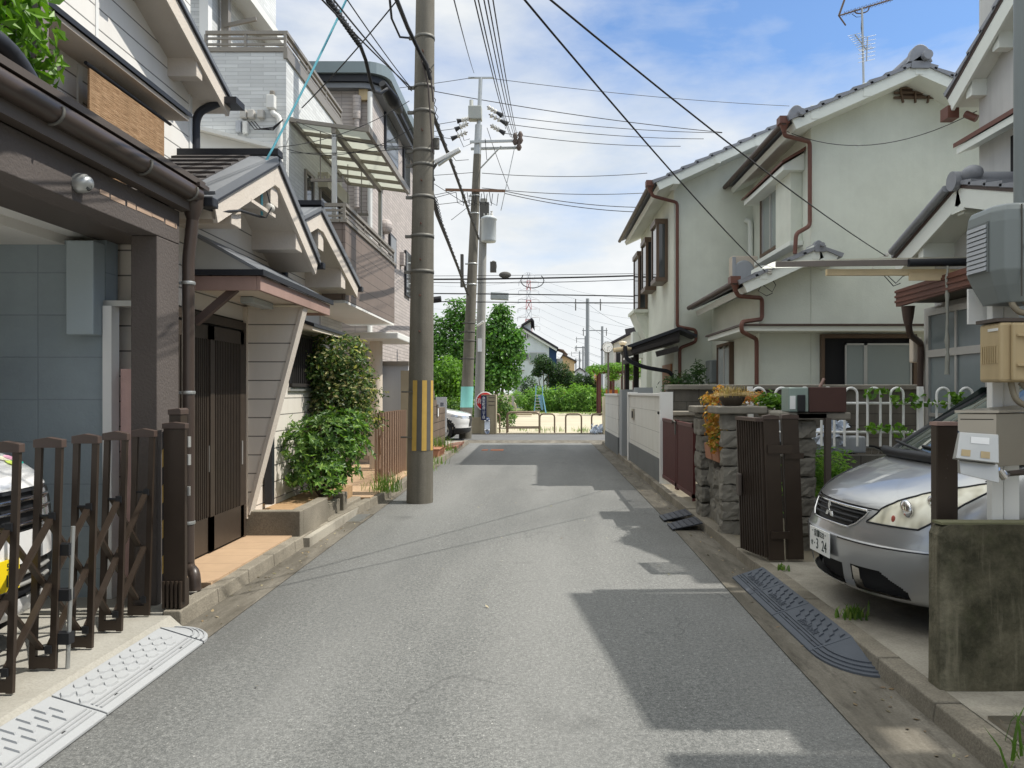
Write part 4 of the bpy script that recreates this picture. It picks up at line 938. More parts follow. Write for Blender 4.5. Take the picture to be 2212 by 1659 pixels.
mb = MB(); c=p2c(8.34); mb.beam(c+V((-1.0,-.2,.02)),c+V((1.0,-.2,-.02)),.07,.08); part('crossarm', mb, M('rusty_crossarm',(.22,.13,.085),.8,.2,.3,8), p2)
def insul_string(a, b, house):
    a,b=V(a),V(b); mb=MB(); mb.tube([a,b],.02,6); part('insulator_rod', mb, m_insuldark, house)
    for k in (.15,.35,.55):
        p=a.lerp(b,k); d=(b-a).normalized(); mb=MB(); mb.tube([p-d*.03,p+d*.05],[.085,.055],10); part('insulator', mb, m_insul, house)
    mb=MB(); q=a.lerp(b,.62); mb.tube([q,b],[.05,.09],8); part('clamp_cover', mb, m_blackplast, house)
for (u0,v0,u1,v1) in ((1015,256,987,262),(1012,266,983,280),(1010,285,975,300),(1052,230,1085,250),(1056,247,1096,268),(1059,270,1090,288)):
    insul_string(PY(u0,v0,25.8),PY(u1,v1,25.8),p2)
for (u,v) in ((1113,300),(1124,297),(1121,312)):
    p=PY(u,v,25.8); mb=MB(); mb.lathe((p.x,p.y,p.z-.2),[(.05,0),(.10,.1),(.06,.2),(.09,.3),(.04,.4)],10); part('pin_insulator', mb, m_insuldark, p2)
for z in (8.2,7.6,5.9,5.2,3.9,3.6,3.3,2.7): strap(p2,p2c(z).x,26.0,z,.215-.009*z,m_steel if z>4 else m_stripegrey,.05)
mb = MB(); c=p2c(1.2); r=.21; z0,z1=1.05,1.75
vs=[];n=12
for z in (z0,z1):
    for i in range(n+1): a=R(180+ 200*i/n); vs.append((p2c(z).x+r*math.cos(a),26+r*math.sin(a),z))
mb.add(vs,[(i,i+1,n+2+i,n+1+i) for i in range(n)],True); part('teal_wrap', mb, m_teal, p2)
mb = MB(); c=p2c(6.0)+V((-.35,-.1,0)); mb.box(c.x-.05,c.x+.05,25.8,25.95,5.1,6.2); part('cable_box', mb, m_stripegrey, p2)
p3 = thing('pale_utility_pole', 'straight pale concrete utility pole carrying a grey drum transformer', 'utility pole', (-2.27,29.2,0))
mb = MB(); mb.tube([(-2.27+.022*z,29.2,z) for z in (0,3,6,8.9)],[.195,.175,.155,.135],18); part('shaft', mb, m_polelite, p3)
mb = MB(); c=PY(1053,496,29.0); mb.lathe((c.x+.05,29.0,c.z-.5),[(.02,0),(.26,.03),(.28,.1),(.28,.85),(.31,.87),(.31,.93),(.2,1.0)],18); tr_=part('transformer', mb, m_trans, p3)
mb = MB()
for i in range(3): mb.lathe((c.x-.12+.14*i,28.95,c.z+.48),[(.05,0),(.06,.1),(.03,.14),(.05,.2)],8)
part('bushing', mb, m_insul, tr_)
mb = MB(); c2=PY(1045,455,29); mb.box(c2.x-.15,c2.x+.2,28.9,29.1,c2.z-.3,c2.z+.3); part('fuse_box', mb, m_stripegrey, p3)
mb = MB(); c=PY(1036,745,28.9); mb.box(c.x-.08,c.x+.08,28.98,29.0,c.z-.25,c.z+.25); part('number_plate', mb, m_signwhite, p3)
# tube lamp on the pale pole and square lamp over the crossing
for (nm,u0,v0,u1,v1,Y,lab) in (('tube_lamp',1031,704,1045,694,28.6,'thin white tube lamp halfway up the pale utility pole'),('box_lamp',1060,639,1099,641,28.2,'pale box lamp hanging on the cables over the crossing')):
    a,b=PY(u0,v0,Y),PY(u1,v1,Y); mb=MB(); mb.beam(a,b,.25,.06 if nm=='tube_lamp' else .26); solo(nm, mb, m_white if nm=='tube_lamp' else m_frost, lab, 'street lamp', bevel=.02)
# ================================================================ PARK AND BEYOND
t = thing('park_gate_pillar', 'brown grey park gate pillar beside the pale utility pole, blue plate on its edge', 'pillar', (-1.85,28.75,0))
mb = MB(); mb.box(-2.13,-1.63,28.6,29.2,0,1.45); mb.box(-1.625,-1.57,28.58,29.2,0,1.47); mb.box(-2.13,-1.63,28.58,29.2,1.451,1.475); part('shaft', mb, m_parkpillar, t)
mb = MB()
for z in (1.36,1.22,1.08): mb.box(-1.86,-1.63,28.592,28.601,z-.012,z+.012)
part('groove', mb, m_browndark, t)
mb = MB(); mb.box(-3.4,-2.14,28.75,28.95,0,.62); solo('low_wall', mb, m_parkpillar, 'low brown wall joining the park gate pillar behind the leaning pole', 'wall')
t = thing('park_gate_pillar', 'cream rust spotted park gate pillar next to the white garden wall', 'pillar', (2.6,28.75,0))
mb = MB(); mb.box(2.42,3.0,28.6,29.2,0,1.40); part('shaft', mb, m_pillarcream, t)
sg = thing('hydrant_sign', 'round red fire hydrant sign half hidden behind the park pillar', 'sign', (-2.05,28.5,1.0))
c = PY(1048,867,28.88); mb = MB(); mb.lathe((c.x,28.88,c.z),[(.355,.012),(.36,0),(.355,-.012)],32,'y'); part('rim', mb, m_signwhite, sg)
mb = MB(); mb.lathe((c.x,28.865,c.z),[(.325,.0),(.325,-.004)],32,'y'); part('disc', mb, m_red, sg)
part('lettering', text_mb('消火栓', .24, (c.x,28.852,c.z), (1,0,0), (0,0,1)), m_signwhite, sg)
mb = MB(); mb.box(c.x-.14,c.x+.16,28.848,28.856,c.z-.3,c.z-.13); part('white_panel', mb, m_signwhite, sg)
# the gate pillar stands in front of the sign, its plate on the left edge
bp = thing('town_plate', 'narrow dark blue town name plate with white characters on the park pillar', 'sign', (-2.05,28.5,.55))
mb = MB(); mb.box(-2.125,-1.925,28.49,28.515,.53,1.43); part('plate', mb, m_navy, bp)
part('lettering', text_mb('高\n安\n町\n南\n二\n丁\n目', .118, (-2.025,28.488,.98), (1,0,0), (0,0,1)), m_signwhite, bp)
sk = thing('skateboard', 'blue and white skateboard leaning upright against the park pillar', 'skateboard', (-1.9,28.45,0))
mb = MB(); pts=[]
for i in range(24):
    a=2*math.pi*i/24; x=.10*(abs(math.cos(a))**.6)*(1 if math.cos(a)>0 else -1); z=.31*(abs(math.sin(a))**.55)*(1 if math.sin(a)>0 else -1); pts.append((-1.90+x,28.5+.05*(z+.31)/.6,.33+z))
mb.prism(pts,(0,.014,0))
k = N('skate_graphic'); f=k.noise(9,4,.7); xz=k.xyz()[2]; e=k.ramp(k.math('ABSOLUTE',k.math('SUBTRACT',xz,.31)),[(.14,0),(.2,1)]); cc=k.mix(k.math('MULTIPLY',e,k.ramp(f,[(.45,0),(.55,1)])),(.68,.74,.85),(.05,.10,.28)); k.fin(cc,.4)
part('deck', mb, k.m, sk)
for z in (.16,.50):
    mb = MB(); mb.box(-1.97,-1.83,28.44,28.5,z-.012,z+.012); o=part('truck', mb, m_blackplast, sk)
    for x in (-1.975,-1.825): mb = MB(); mb.lathe((x-.015,28.44,z),[(.026,0),(.026,.03)],10,'x'); part('wheel', mb, m_signwhite, o)
def barrier(u0,u1,label,Y=29.1,mid=False,zt=.74):
    x0,x1=(u0-U0)/FOC*Y,(u1-U0)/FOC*Y; t=thing('park_barrier',label,'barrier',((x0+x1)/2,Y,0),'brown tube barriers at the park entrance')
    mb=MB(); mb.pipe([(x0,Y,0),(x0,Y,zt),(x1,Y,zt),(x1,Y,0)],.032,10,.14); part('tube',mb,m_barrier,t)
    if mid:
        mb=MB(); mb.pipe([(x0,Y+.9,0),(x0,Y+.9,zt),(x1,Y+.9,zt),(x1,Y+.9,0)],.032,10,.14); mb.tube([(x0,Y,.22),(x1,Y,.22)],.028,8); mb.tube([(x0,Y+.9,.22),(x1,Y+.9,.22)],.028,8); mb.tube([(x1,Y,zt-.1),(x1,Y+.9,zt-.1)],.025,8); part('tube',mb,m_barrier,t)
barrier(1066,1079.5,'short brown tube barrier hard against the park pillar')
barrier(1095,1165,'wide double brown tube barrier with a lower rail at the park entrance',28.9,True,.8)
barrier(1166,1198,'narrow brown tube barrier right of the wide double one')
barrier(1222,1256,'brown tube barrier standing alone in the middle of the park entrance')
barrier(1278,1312,'brown tube barrier ending behind the plastic bag')
mb = foliage([((2.18,28.75,.17),(.2,.16,.16))],60,.16,.13,4,.2,.75); mb.ball((2.18,28.75,.14),(.2,.16,.14),7); mb.ball((2.02,28.72,.09),(.11,.1,.1),6); solo('rubbish_bag', mb, m_bag, 'crumpled pale blue plastic rubbish bag at the end of the barriers', 'bag')
# sparse weeds on the sand behind the barriers and at the back of the lot
mb = MB(); rgw = random.Random(51)
for i in range(46):
    if i < 26: x,y,h = rgw.uniform(-1.5,2.6),rgw.uniform(29.2,31.5),rgw.uniform(.08,.26)
    else: x,y,h = rgw.uniform(-3,7),rgw.uniform(50,59),rgw.uniform(.1,.25)
    t_ = tuft((x,y,.015),10 if i<26 else 24,h,.12 if i<26 else .5,90+i,.008 if i<26 else .02); mb.add(t_.v,t_.f)
solo('park_weeds', mb, m_grass, None, None, None, 0, 'stuff')
# slide
sl = thing('slide', 'small pale blue playground slide with a steel ladder', 'slide', (0,57,0))
xs0,xs1 = (1158-U0)/FOC*57,(1170-U0)/FOC*57
mb = MB(); mb.prism([(xs0+.12,56.8,1.35),(xs1-.0,56.8,1.35),(xs1+.1,59,.3),(xs0+.35,59,.3)],(0,0,.04)); mb.prism([(xs0+.1,56.75,1.38),(xs1+.02,56.75,1.38),(xs1+.12,56.72,.25),(xs0+.4,56.72,.25)],(0,.03,0)); part('chute', mb, m_slide, sl)
mb = MB()
for x in (xs0-.02,xs1+.06): mb = MB(); mb.tube([(x-.12*(1 if x<xs1 else -2),56.5,.02),(x,56.6,1.35),(x,56.6,2.05)],.04,8); part('leg', mb, m_slide, sl)
mb = MB(); mb.tube([(xs1+.1,56.6,1.3),(xs1+.32,56.6,.02)],.04,8); part('leg', mb, m_slide, sl)
mb = MB()
for i in range(6): mb.tube([(xs0-.1,56.52,.25+.22*i),(xs0+.3,56.52,.25+.22*i)],.022,6)
part('rung', mb, m_steel, sl)
# stone marker, planter edge
mb = MB(); a=PY(1108,889,58); mb.box(a.x-.09,a.x+.09,57.9,58.1,0,1.28); st=solo('stone_post', mb, m_polelite, 'plain grey stone post with a cream wedge block in the park', 'post')
mb = MB(); mb.prism([(a.x-.35,58.3,0),(a.x+.3,58.3,0),(a.x+.2,58.3,.7),(a.x-.12,58.3,1.0),(a.x-.35,58.3,.8)],(0,.6,0)); part('wedge_block', mb, m_pillarcream, st)
mb = MB(); mb.box(-3.0,-1.4,48.5,49.2,0,.45); mb.box(-1.4,-.4,49,49.6,.1,.22); mb.box(-1.2,.1,54,54.8,.0,.2); solo('concrete_bench', mb, m_parkpillar, 'low concrete sandpit edge left of the slide', 'bench', bevel=.03)
def tree(label, x, y, blobs, n, L, W, mat, seed, tips, r0=.12, group='trees and bushes in the park', name='park_tree', cat='tree', z0=0, trunk=True, **kw):
    t = thing(name, label, cat, (x,y,z0), group); part('crown', foliage(blobs,n,L,W,seed,**kw), mat, t)
    if trunk: part('trunk', branches((x,y,z0),tips,r0,seed), m_bark, t)
    return t
tree('tall feathery green tree left of the leaning pole in the park',-4.7,42,[((-4.7,42,4.3),(1.25,1.2,1.6)),((-4.4,42,5.8),(.8,.8,1.0)),((-5.6,42,4.6),(.8,.8,1.2)),((-4.0,42.2,4.9),(.7,.8,1.3)),((-5.2,41.6,3.0),(1.3,1.0,1.1)),((-3.9,41.8,3.2),(1.0,1.0,1.2)),((-5.6,42,2.2),(1.0,1,1.2)),((-4.6,42,1.6),(1.2,1,1.2))],9000,.24,.10,m_leaftree,2,[(-4.5,42,6.2),(-5.5,42,4.8),(-4,42,5),(-4.8,42,5.4)],up=.8,shell=.4,droop=-.8)
tree('full round green tree right of the pale pole in the park',-2.2,40,[((-2.05,40,4.6),(1.0,1.0,1.1)),((-1.95,40,5.6),(.62,.6,.65)),((-1.5,40,3.6),(.9,1.0,1.1)),((-2.8,40,3.7),(1.1,1.0,1.5)),((-2.3,39.8,2.5),(1.1,1.0,1.0)),((-1.35,40,4.3),(.65,.7,.8)),((-1.4,40,2.3),(.6,.7,.6)),((-2.9,40,2.2),(.9,.8,1.0))],9500,.19,.14,m_leaftree,3,[(-2,40,5.5),(-1.5,40,4),(-2.8,40,4),(-2.2,40,2.8)],shell=.35)
tree('bright yellow green bush behind the brown block wall',-3.9,33,[((-3.9,33,2.2),(.85,.8,.95)),((-4.5,33,1.8),(.7,.7,.9)),((-3.4,33,1.6),(.6,.6,.8)),((-4.0,32.9,1.0),(.9,.7,.8)),((-4.6,33,.8),(.7,.6,.8))],6000,.16,.10,m_leafbright,4,[(-4,33,2),(-4.4,33,1.8),(-3.5,33,1.8)],.06,name='park_bush',cat='bush')
tree('dense dark green hedge behind the white car',-3.6,30.3,[((-3.9,30.3,.8),(.7,.45,.55)),((-3.1,30.3,.75),(.6,.45,.55)),((-2.6,30.5,.7),(.35,.4,.55)),((-4.8,30.3,.8),(.7,.45,.6))],3600,.11,.07,m_leafmid,5,[],name='hedge',cat='hedge',trunk=False)
tree('clipped green bush just behind the park gate pillar',-1.5,33,[((-1.55,33,.95),(.42,.5,.6)),((-1.35,33,.55),(.45,.5,.5))],1500,.10,.07,m_leafmid,15,[],name='park_bush',cat='bush',trunk=False)
tree('small dark tree with a bare forked trunk before the white gable house',.5,66,[((.35,66,4.1),(.75,.7,.65)),((.9,66,3.6),(.6,.6,.55)),((-.1,66,3.3),(.45,.5,.4))],2100,.2,.12,m_leafdark,6,[(.4,66,4.2),(.9,66,3.6),(0,66,3.4)],.09)
tree('ball shaped dark clipped bush left of the slide',-.75,64,[((-.75,64,1.9),(.78,.8,1.05)),((-.75,64,1.0),(.85,.8,.8))],2600,.14,.09,m_leafdark,7,[],name='park_bush',cat='bush',trunk=False)
tree('broad green bush left of the pergola',2.0,67,[((1.9,67,3.2),(1.0,.9,1.05)),((2.4,67,2.6),(.9,.9,.9)),((1.2,67,2.7),(.6,.8,.8))],3400,.18,.11,m_leafdark,8,[(2,67,3)],.1,name='park_bush',cat='bush')
tree('low dark bush between the broad bush and the pergola',4.2,68,[((3.9,68,2.4),(.9,.9,.8)),((4.6,68,2.0),(.8,.8,.8)),((3.2,68,2.2),(.6,.8,.8))],2600,.18,.11,m_leafdark,9,[],name='park_bush',cat='bush',trunk=False)
tree('small shaggy bush beside the stone post',-1.6,60,[((-1.7,60,1.1),(.6,.6,.65)),((-1.2,60.3,.8),(.5,.5,.5))],1300,.16,.07,m_leafhedge,10,[],name='park_bush',cat='bush',trunk=False)
hb_ = []
rg = random.Random(9)
for i in range(13): hb_.append(((-.6+i*.58,61+rg.uniform(-.4,.4),.85+rg.uniform(-.1,.15)),(.62,.75,1.05+rg.uniform(-.15,.25))))
tree('long feathery light green hedge running across the park behind the slide',2.6,61,hb_,17000,.28,.075,m_leafhedge,12,[],name='park_hedge',cat='hedge',trunk=False,up=.9,droop=-.6,shell=.45)
# pergola
pg = thing('pergola', 'park pergola overgrown with bright wisteria', 'pergola', (4.9,52,0))
for x in (4.1,5.0,5.8,6.6):
    for y in (51.3,53.2): mb = MB(); mb.box(x-.08,x+.08,y-.08,y+.08,0,2.9); part('post', mb, m_redgate, pg)
mb = MB()
mb.beam((3.6,51.3,2.95),(7,51.3,2.95),.12,.16); part('beam', mb, m_redgate, pg); mb = MB(); mb.beam((3.6,53.2,2.95),(7,53.2,2.95),.12,.16); part('beam', mb, m_redgate, pg)
part('wisteria', foliage([((4.0,52,3.15),(.8,1.4,.28)),((5.2,52,3.25),(1.0,1.4,.33)),((6.3,52,3.35),(.9,1.4,.4)),((5.0,51.3,2.7),(.5,.4,.35)),((6.3,51.2,2.75),(.6,.3,.4))],3600,.2,.09,13,.5,.4,.6), m_leafbright, pg)
mb = MB(); mb.box(4.6,5.4,52.2,52.6,1.3,1.75); part('board', mb, m_orange, pg)
ck = thing('park_clock', 'white round park clock on a dark pole showing half past two', 'clock', (4.32,48,0))
c = PY(1312.5,750,48); mb = MB(); mb.tube([(c.x+.05,48.1,0),(c.x+.05,48.1,c.z-.3)],.06,10); part('pole', mb, m_browndark, ck)
mb = MB(); mb.lathe((c.x,48,c.z),[(.33,.08),(.35,.06),(.35,-.06),(.315,-.06)],32,'y'); part('rim', mb, m_stripegrey, ck)
mb = MB(); mb.lathe((c.x,47.96,c.z),[(.315,-.03),(.315,-.04)],32,'y'); fc=part('face', mb, m_signwhite, ck)
mb = MB()
for h in range(1,13):
    a=R(90-30*h); tm=text_mb(str(h),.11,(c.x+.24*math.cos(a),47.912,c.z+.24*math.sin(a)),(1,0,0),(0,0,1)); mb.add(tm.v,tm.f)
part('numerals', mb, m_ink, fc)
mb = MB(); a=R(90-30*2.5); mb.beam((c.x,47.905,c.z),(c.x+.15*math.cos(a),47.905,c.z+.15*math.sin(a)),.01,.03,(0,1,0)); mb.beam((c.x,47.90,c.z),(c.x,47.90,c.z-.24),.01,.022,(0,1,0)); part('hands', mb, m_ink, fc)
pl = thing('park_lamp', 'brown park lamp post with a cup shaped glass shade', 'street lamp', (5.26,48,0))
c = PY(1345,746,48); mb = MB(); mb.tube([(c.x,48,0),(c.x,48,c.z-.15)],.05,8); mb.lathe((c.x,48,c.z-.2),[(.04,0),(.12,.15),(.16,.22)],12); part('pole', mb, m_copper, pl)
mb = MB(); mb.lathe((c.x,48,c.z+.02),[(.15,0),(.26,.12),(.24,.2),(.05,.25)],16); part('shade', mb, M('lamp_glass',(.6,.52,.4),.3), pl)
# ---- white gable house
gh = thing('white_gable_house', 'white gable house with a navy strip and dark roof behind the park', 'house', (-1,75,0)); Y=75
def q(u,v,y=Y): return PY(u,v,y)
gp=[q(1108,860),q(1186,860),q(1186,741),q(1129,706),q(1108,724)]
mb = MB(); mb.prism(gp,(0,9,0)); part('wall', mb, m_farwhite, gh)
mb = MB(); mb.prism([q(1186.2,860,75.05),q(1202,860,75.05),q(1202,751,75.05),q(1186.2,741,75.05)],(0,8.9,0)); part('navy_wall', mb, M('navy_cladding',(.015,.045,.12),.7,0,.1,3), gh)
mb = MB(); D=V((0,9.6,0)); a,b=q(1128,703.5,74.6),q(1206,750,74.6); mb.prism([a,b,b+V((0,0,-.22)),a+V((0,0,-.22))],D); c0=q(1106,722,74.6); mb.prism([a,c0,c0+V((0,0,-.22)),a+V((0,0,-.22))],D); part('roof', mb, m_farroof, gh)
mb = MB(); a2,b2=q(1128,708.5,74.7),q(1203,754,74.7); mb.prism([a2,b2,b2+V((0,0,-.22)),a2+V((0,0,-.22))],(0,.1,0)); part('bargeboard', mb, m_white, gh)
mb = MB(); mb.prism([q(1129,706),q(1146,716.5),q(1146,695),q(1131,704)],(0,9,0)); part('clerestory', mb, m_farwhite, gh)
mb = MB(); a,b,c=q(1126,701,74.5),q(1149,686,74.5),q(1154,693,74.5); mb.prism([a,b,b+V((0,0,-.2)),a+V((0,0,-.2))],D); mb.prism([b,c,c+V((0,0,-.2)),b+V((0,0,-.2))],D); part('upper_roof', mb, m_farroof, gh)
for (u0,u1,v0,v1) in ((1134,1141,719,729.5),(1128,1140,765,775.5),(1144.5,1178,762.5,784)):
    a,b=q(u0,v0,74.97),q(u1,v1,74.97); mb=MB(); mb.box(a.x-.06,b.x+.06,74.9,74.99,b.z-.06,a.z+.06); f=part('window_frame',mb,m_alu,gh)
    mb=MB(); m_=(a.x+b.x)/2; mb.box(a.x,m_-.04,74.88,74.899,b.z,a.z); mb.box(m_+.04,b.x,74.88,74.899,b.z,a.z); part('pane',mb,m_glasspale if u0>1140 else m_glass,f)
mb = MB(); a=q(1114,855,74.9); mb.box(a.x+.1,a.x+.9,74.9,74.98,0,2.9); part('shutter', mb, m_shed, gh)
mb = MB(); a=q(1115,800,74.9); mb.tube([(a.x,74.85,0),(a.x,74.85,a.z)],.05,6); mb.tube([(a.x,74.85,a.z),(a.x+.8,74.85,a.z)],.05,6); part('pipe', mb, m_barrier, gh)
mb = MB(); mb.prism([q(1202,752,75.5),q(1217,755,75.5),q(1227,766,75.5),q(1217,758,75.5)],(0,4,0)); part('awning', mb, m_fascia, gh)
mb = MB(); mb.box(q(1203,0).x,q(1216,0).x,75.6,79,0,4.9); part('annexe', mb, M('annexe_render',(.5,.47,.42),.8), gh)
# ---- other far houses
def farhouse(label, u0,u1,ve,ur,vr,Y,wall,roof,dep=9):
    t=thing('far_house',label,'house',((u0+u1)/2/FOC,Y,0),'houses far beyond the park'); mb=MB()
    a,b=PY(u0,ve,Y),PY(u1,ve,Y); r=PY(ur,vr,Y); mb.prism([(a.x,Y,-.05),(b.x,Y,-.05),b,r,a],(0,dep,0)); part('wall',mb,wall,t)
    mb=MB(); o=V((0,-.4,.05)); D=V((0,dep+.8,0))
    for (e,s) in ((a,-1),(b,1)):
        d=(e-r).normalized()*.35; mb.prism([r+o,e+d+o,e+d+o+V((0,0,.2)),r+o+V((0,0,.2))],D)
    part('roof',mb,roof,t); return t
fh=farhouse('pale far house with a dark sloping roof right of the park clock',1326,1420,742,1405,700,62,M('far_cream',(.58,.56,.53),.8,0,.06),m_farroof)
mb=MB(); a=PY(1331,757,61.95); b=PY(1340,800,61.95); mb.box(a.x,b.x,61.9,61.99,b.z,a.z); part('window',mb,m_dark,fh)
mb=MB(); a=PY(1341,784,61.9); b=PY(1378,788,61.9); mb.box(PY(1319,0,61.7).x,PY(1338,0,61).x,60.9,61.98,2.9,3.9); part('balcony',mb,m_fascia,fh)
mb=MB(); a=PY(1352,716,66); mb.beam(PY(1352,722,66),PY(1380,717,66),.3,.9); part('roof_deck',mb,m_slate,fh)
farhouse('low yellow far house right of the white gable house',1208,1241,781,1216,768,110,M('far_yellow',(.62,.45,.25),.8),m_slate)
farhouse('tiny far house roof just right of the tall far pole',1276,1304,806,1290,797,140,M('far_tan',(.5,.42,.36),.8),m_farroof)
farhouse('small grey far house seen between the far poles',1243,1262,803,1252,796,170,m_farwhite,m_farroof)
for i,(u0,u1,Y,m) in enumerate(((1226,1240,100,m_leafbright),(1270,1280,95,m_leafhedge),(1285,1295,120,m_leaforange),(1240,1258,105,m_leafdark))):
    a=PY((u0+u1)/2,800,Y); r=(u1-u0)/2/FOC*Y
    tree(['light green treetop over the bush left of the far poles','small green treetop at the foot of the tall far pole','reddish treetop right of the tall far pole','dark treetop before the small grey far house'][i],a.x,Y,[((a.x,Y,2.8),(r,r,1.6)),((a.x,Y,1.6),(r*1.3,r,1.6))],700,.4,.25,m,30+i,[(a.x,Y,3)],.12,'treetops beyond the park','far_tree')
# ---- distant poles
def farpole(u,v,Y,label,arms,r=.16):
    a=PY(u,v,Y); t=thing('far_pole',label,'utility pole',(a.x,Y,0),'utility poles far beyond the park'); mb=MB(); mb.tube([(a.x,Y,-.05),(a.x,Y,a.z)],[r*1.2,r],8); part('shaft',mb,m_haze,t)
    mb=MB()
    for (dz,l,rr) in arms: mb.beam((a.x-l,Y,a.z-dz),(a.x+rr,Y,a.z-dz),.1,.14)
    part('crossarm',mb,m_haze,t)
    mb=MB()
    for (dz,l,rr) in arms:
        for x in (-l+.2,rr-.2): mb.tube([(a.x+x,Y,a.z-dz-.1),(a.x+x,Y,a.z-dz-.9)],.07,5); mb.tube([(a.x+x,Y,a.z-dz+.05),(a.x+x,Y,a.z-dz+.45)],.06,5)
    part('insulator',mb,m_stripegrey,t); return t
farpole(1269.3,645,90,'tallest far utility pole with one short crossarm',[(.5,1.6,1.7)],.2)
farpole(1301,705,130,'far pole with an arm to the left behind the clock',[(.7,3.4,.9)],.2)
farpole(1265,726,170,'dark far pole just left of the tallest one',[(.6,2.2,.3),(2.5,2.2,.4)],.24)
farpole(1259.5,748,200,'shorter far pole with a lamp arm in the receding row',[(.4,2.2,.6)],.22)
farpole(1252,759,230,'far pole third from the right in the receding row',[(.5,2.6,1.5),(2.8,2.0,1.2)],.22)
farpole(1244,774,270,'smallest far pole at the left end of the receding row',[(.5,2.4,1.8)],.22)
# ---- transmission tower
py_ = thing('transmission_tower', 'red and white lattice transmission tower far behind the park', 'pylon', (-4,320,0)); Y=320
zs=[0,10,18,26,32,36,40,44,48,51.5]
def hw(z): return .55+(52-z)*.034
cx=PY(1142,600,Y).x
for i in range(len(zs)-1):
    a,b=zs[i],zs[i+1]; mb=MB(); pa=[V((cx+sx*hw(a),Y+sy*hw(a),a)) for sx,sy in ((-1,-1),(1,-1),(1,1),(-1,1))]; pb=[V((cx+sx*hw(b),Y+sy*hw(b),b)) for sx,sy in ((-1,-1),(1,-1),(1,1),(-1,1))]
    for j in range(4):
        mb.tube([pa[j],pb[j]],.15,4); mb.tube([pa[j],pb[(j+1)%4]],.09,4); mb.tube([pa[(j+1)%4],pb[j]],.09,4); mb.tube([pb[j],pb[(j+1)%4]],.09,4)
    part('lattice_section',mb,m_pylonred if i%2 else m_pylonwhite,py_)
for k,v in enumerate((594,608,628,647,667,685,705)):
    z=PY(0,v,Y).z; w=hw(z); mb=MB(); l=3.4 if k else 2.0
    for s in (-1,1):
        tip=V((cx+s*(w+l),Y,z)); mb.tube([(cx+s*w,Y-w,z),tip],.1,4); mb.tube([(cx+s*w,Y+w,z),tip],.1,4); mb.tube([(cx+s*w,Y,z+1.2),tip],.08,4); mb.tube([tip,tip+V((0,0,-1.8))],.12,4)
    part('arm',mb,m_pylonwhite,py_)
# ================================================================ RIGHT SIDE: pale green house
he = thing('pale_green_house', 'pale green rendered two storey house with grey tiles and red brown drainpipes', 'house', (5,16,0))
mb = MB(); mb.box(3.03,7.5,17.2,22.7,0,6.14); mb.prism([(3.03,17.2,6.14),(8.2,17.2,6.14),(5.6,17.2,7.32)],(0,5.5,0)); part('rear_wall', mb, m_est, he)
mb = MB(); mb.box(4.79,8.05,13.5,17.195,0,6.2); mb.prism([(4.79,13.5,6.2),(8.05,13.5,6.2),(6.42,13.5,6.93)],(0,3.69,0)); part('front_wall', mb, m_est, he)
mb = MB(); mb.box(3.88,4.785,13.503,17.19,0,3.4); mb.prism([(3.88,13.503,3.4),(4.785,13.503,3.4),(4.785,13.503,3.82)],(0,3.68,0)); part('lower_wall', mb, m_est, he)
def eroof(A,E,y0,y1,n,name='roof',t=.045,barge=True,sides=1):
    """slope from ridge A=(x,z) to eave E=(x,z), running y0..y1; A and E are the bargeboard's top line"""
    d=V((E[0]-A[0],0,E[1]-A[1])); L=d.length; u=d.normalized(); nn=V((-u.z,0,u.x)); nn = nn if nn.z>0 else -nn
    a=V((A[0],y0,A[1])); e=V((E[0],y0,E[1])); D=V((0,y1-y0,0))
    mb=MB(); mb.prism([a-nn*.16,e-nn*.16,e-nn*.05,a-nn*.05],D); part('soffit',mb,m_ewhite,he)
    mb=MB(); mb.prism([a-nn*.17+u*-.0,e-nn*.17,e+nn*.005,a+nn*.005],(0,-.05,0)); part('bargeboard',mb,m_ewhite,he)
    mb=MB(); mb.courses(e+u*.06+V((0,-.085,0))+nn*.0,a+V((0,-.085,0)),D+V((0,.1,0)),n,t,.05,.01); part(name,mb,m_kawara,he)
eroof((5.6,7.49),(2.56,6.10),16.7,23.0,10)
eroof((5.6,7.49),(8.6,6.10),16.7,23.0,10)
eroof((6.42,7.09),(4.28,6.15),13.0,17.2,8)
eroof((6.42,7.09),(8.56,6.15),13.0,17.2,8)
eroof((4.74,3.98),(3.45,3.39),13.0,17.0,5)
eroof((4.74,3.98),(5.05,3.84),13.0,13.5,1)
def ridge_end(x,y,z,r,label=None,depth=.5):
    mb=MB(); pts=[]
    for i in range(13): a=R(180-15*i); pts.append((x+r*1.25*math.cos(a),y,z+r*1.6*math.sin(a)))
    pts=[(x-r*1.4,y,z-.06)]+pts+[(x+r*1.4,y,z-.06)]; mb.prism(pts,(0,.12,0))
    mb.tube([(x+r*.55,y-.1,z+r*.15),(x+r*.55,y+.02,z+r*.15)],r*.55,14)
    mb.tube([(x,y+.1,z+r*.35),(x,y+depth,z+r*.35)],r*.9,12); return part('ridge_tile',mb,m_kawara,he,.01)
ridge_end(6.42,12.90,7.17,.145,depth=4.2); ridge_end(4.36,12.95,6.24,.10,depth=.3); ridge_end(4.72,12.93,4.02,.06,depth=.5)
for (x,z,s,y1,hw_) in ((6.42,7.09,.44,17.2,.15),(4.74,3.98,.46,13.5,.09),(5.6,7.49,.457,23,.16)):
    mb=MB(); y0=12.9 if y1<20 else 16.6; mb.prism([(x-hw_,y0,z-hw_*s-.02),(x+hw_,y0,z-hw_*s-.02),(x+hw_,y0,z-hw_*s+.08),(x,y0,z+.115),(x-hw_,y0,z-hw_*s+.08)],(0,y1-y0,0)); part('ridge_bed',mb,m_kawara,he)
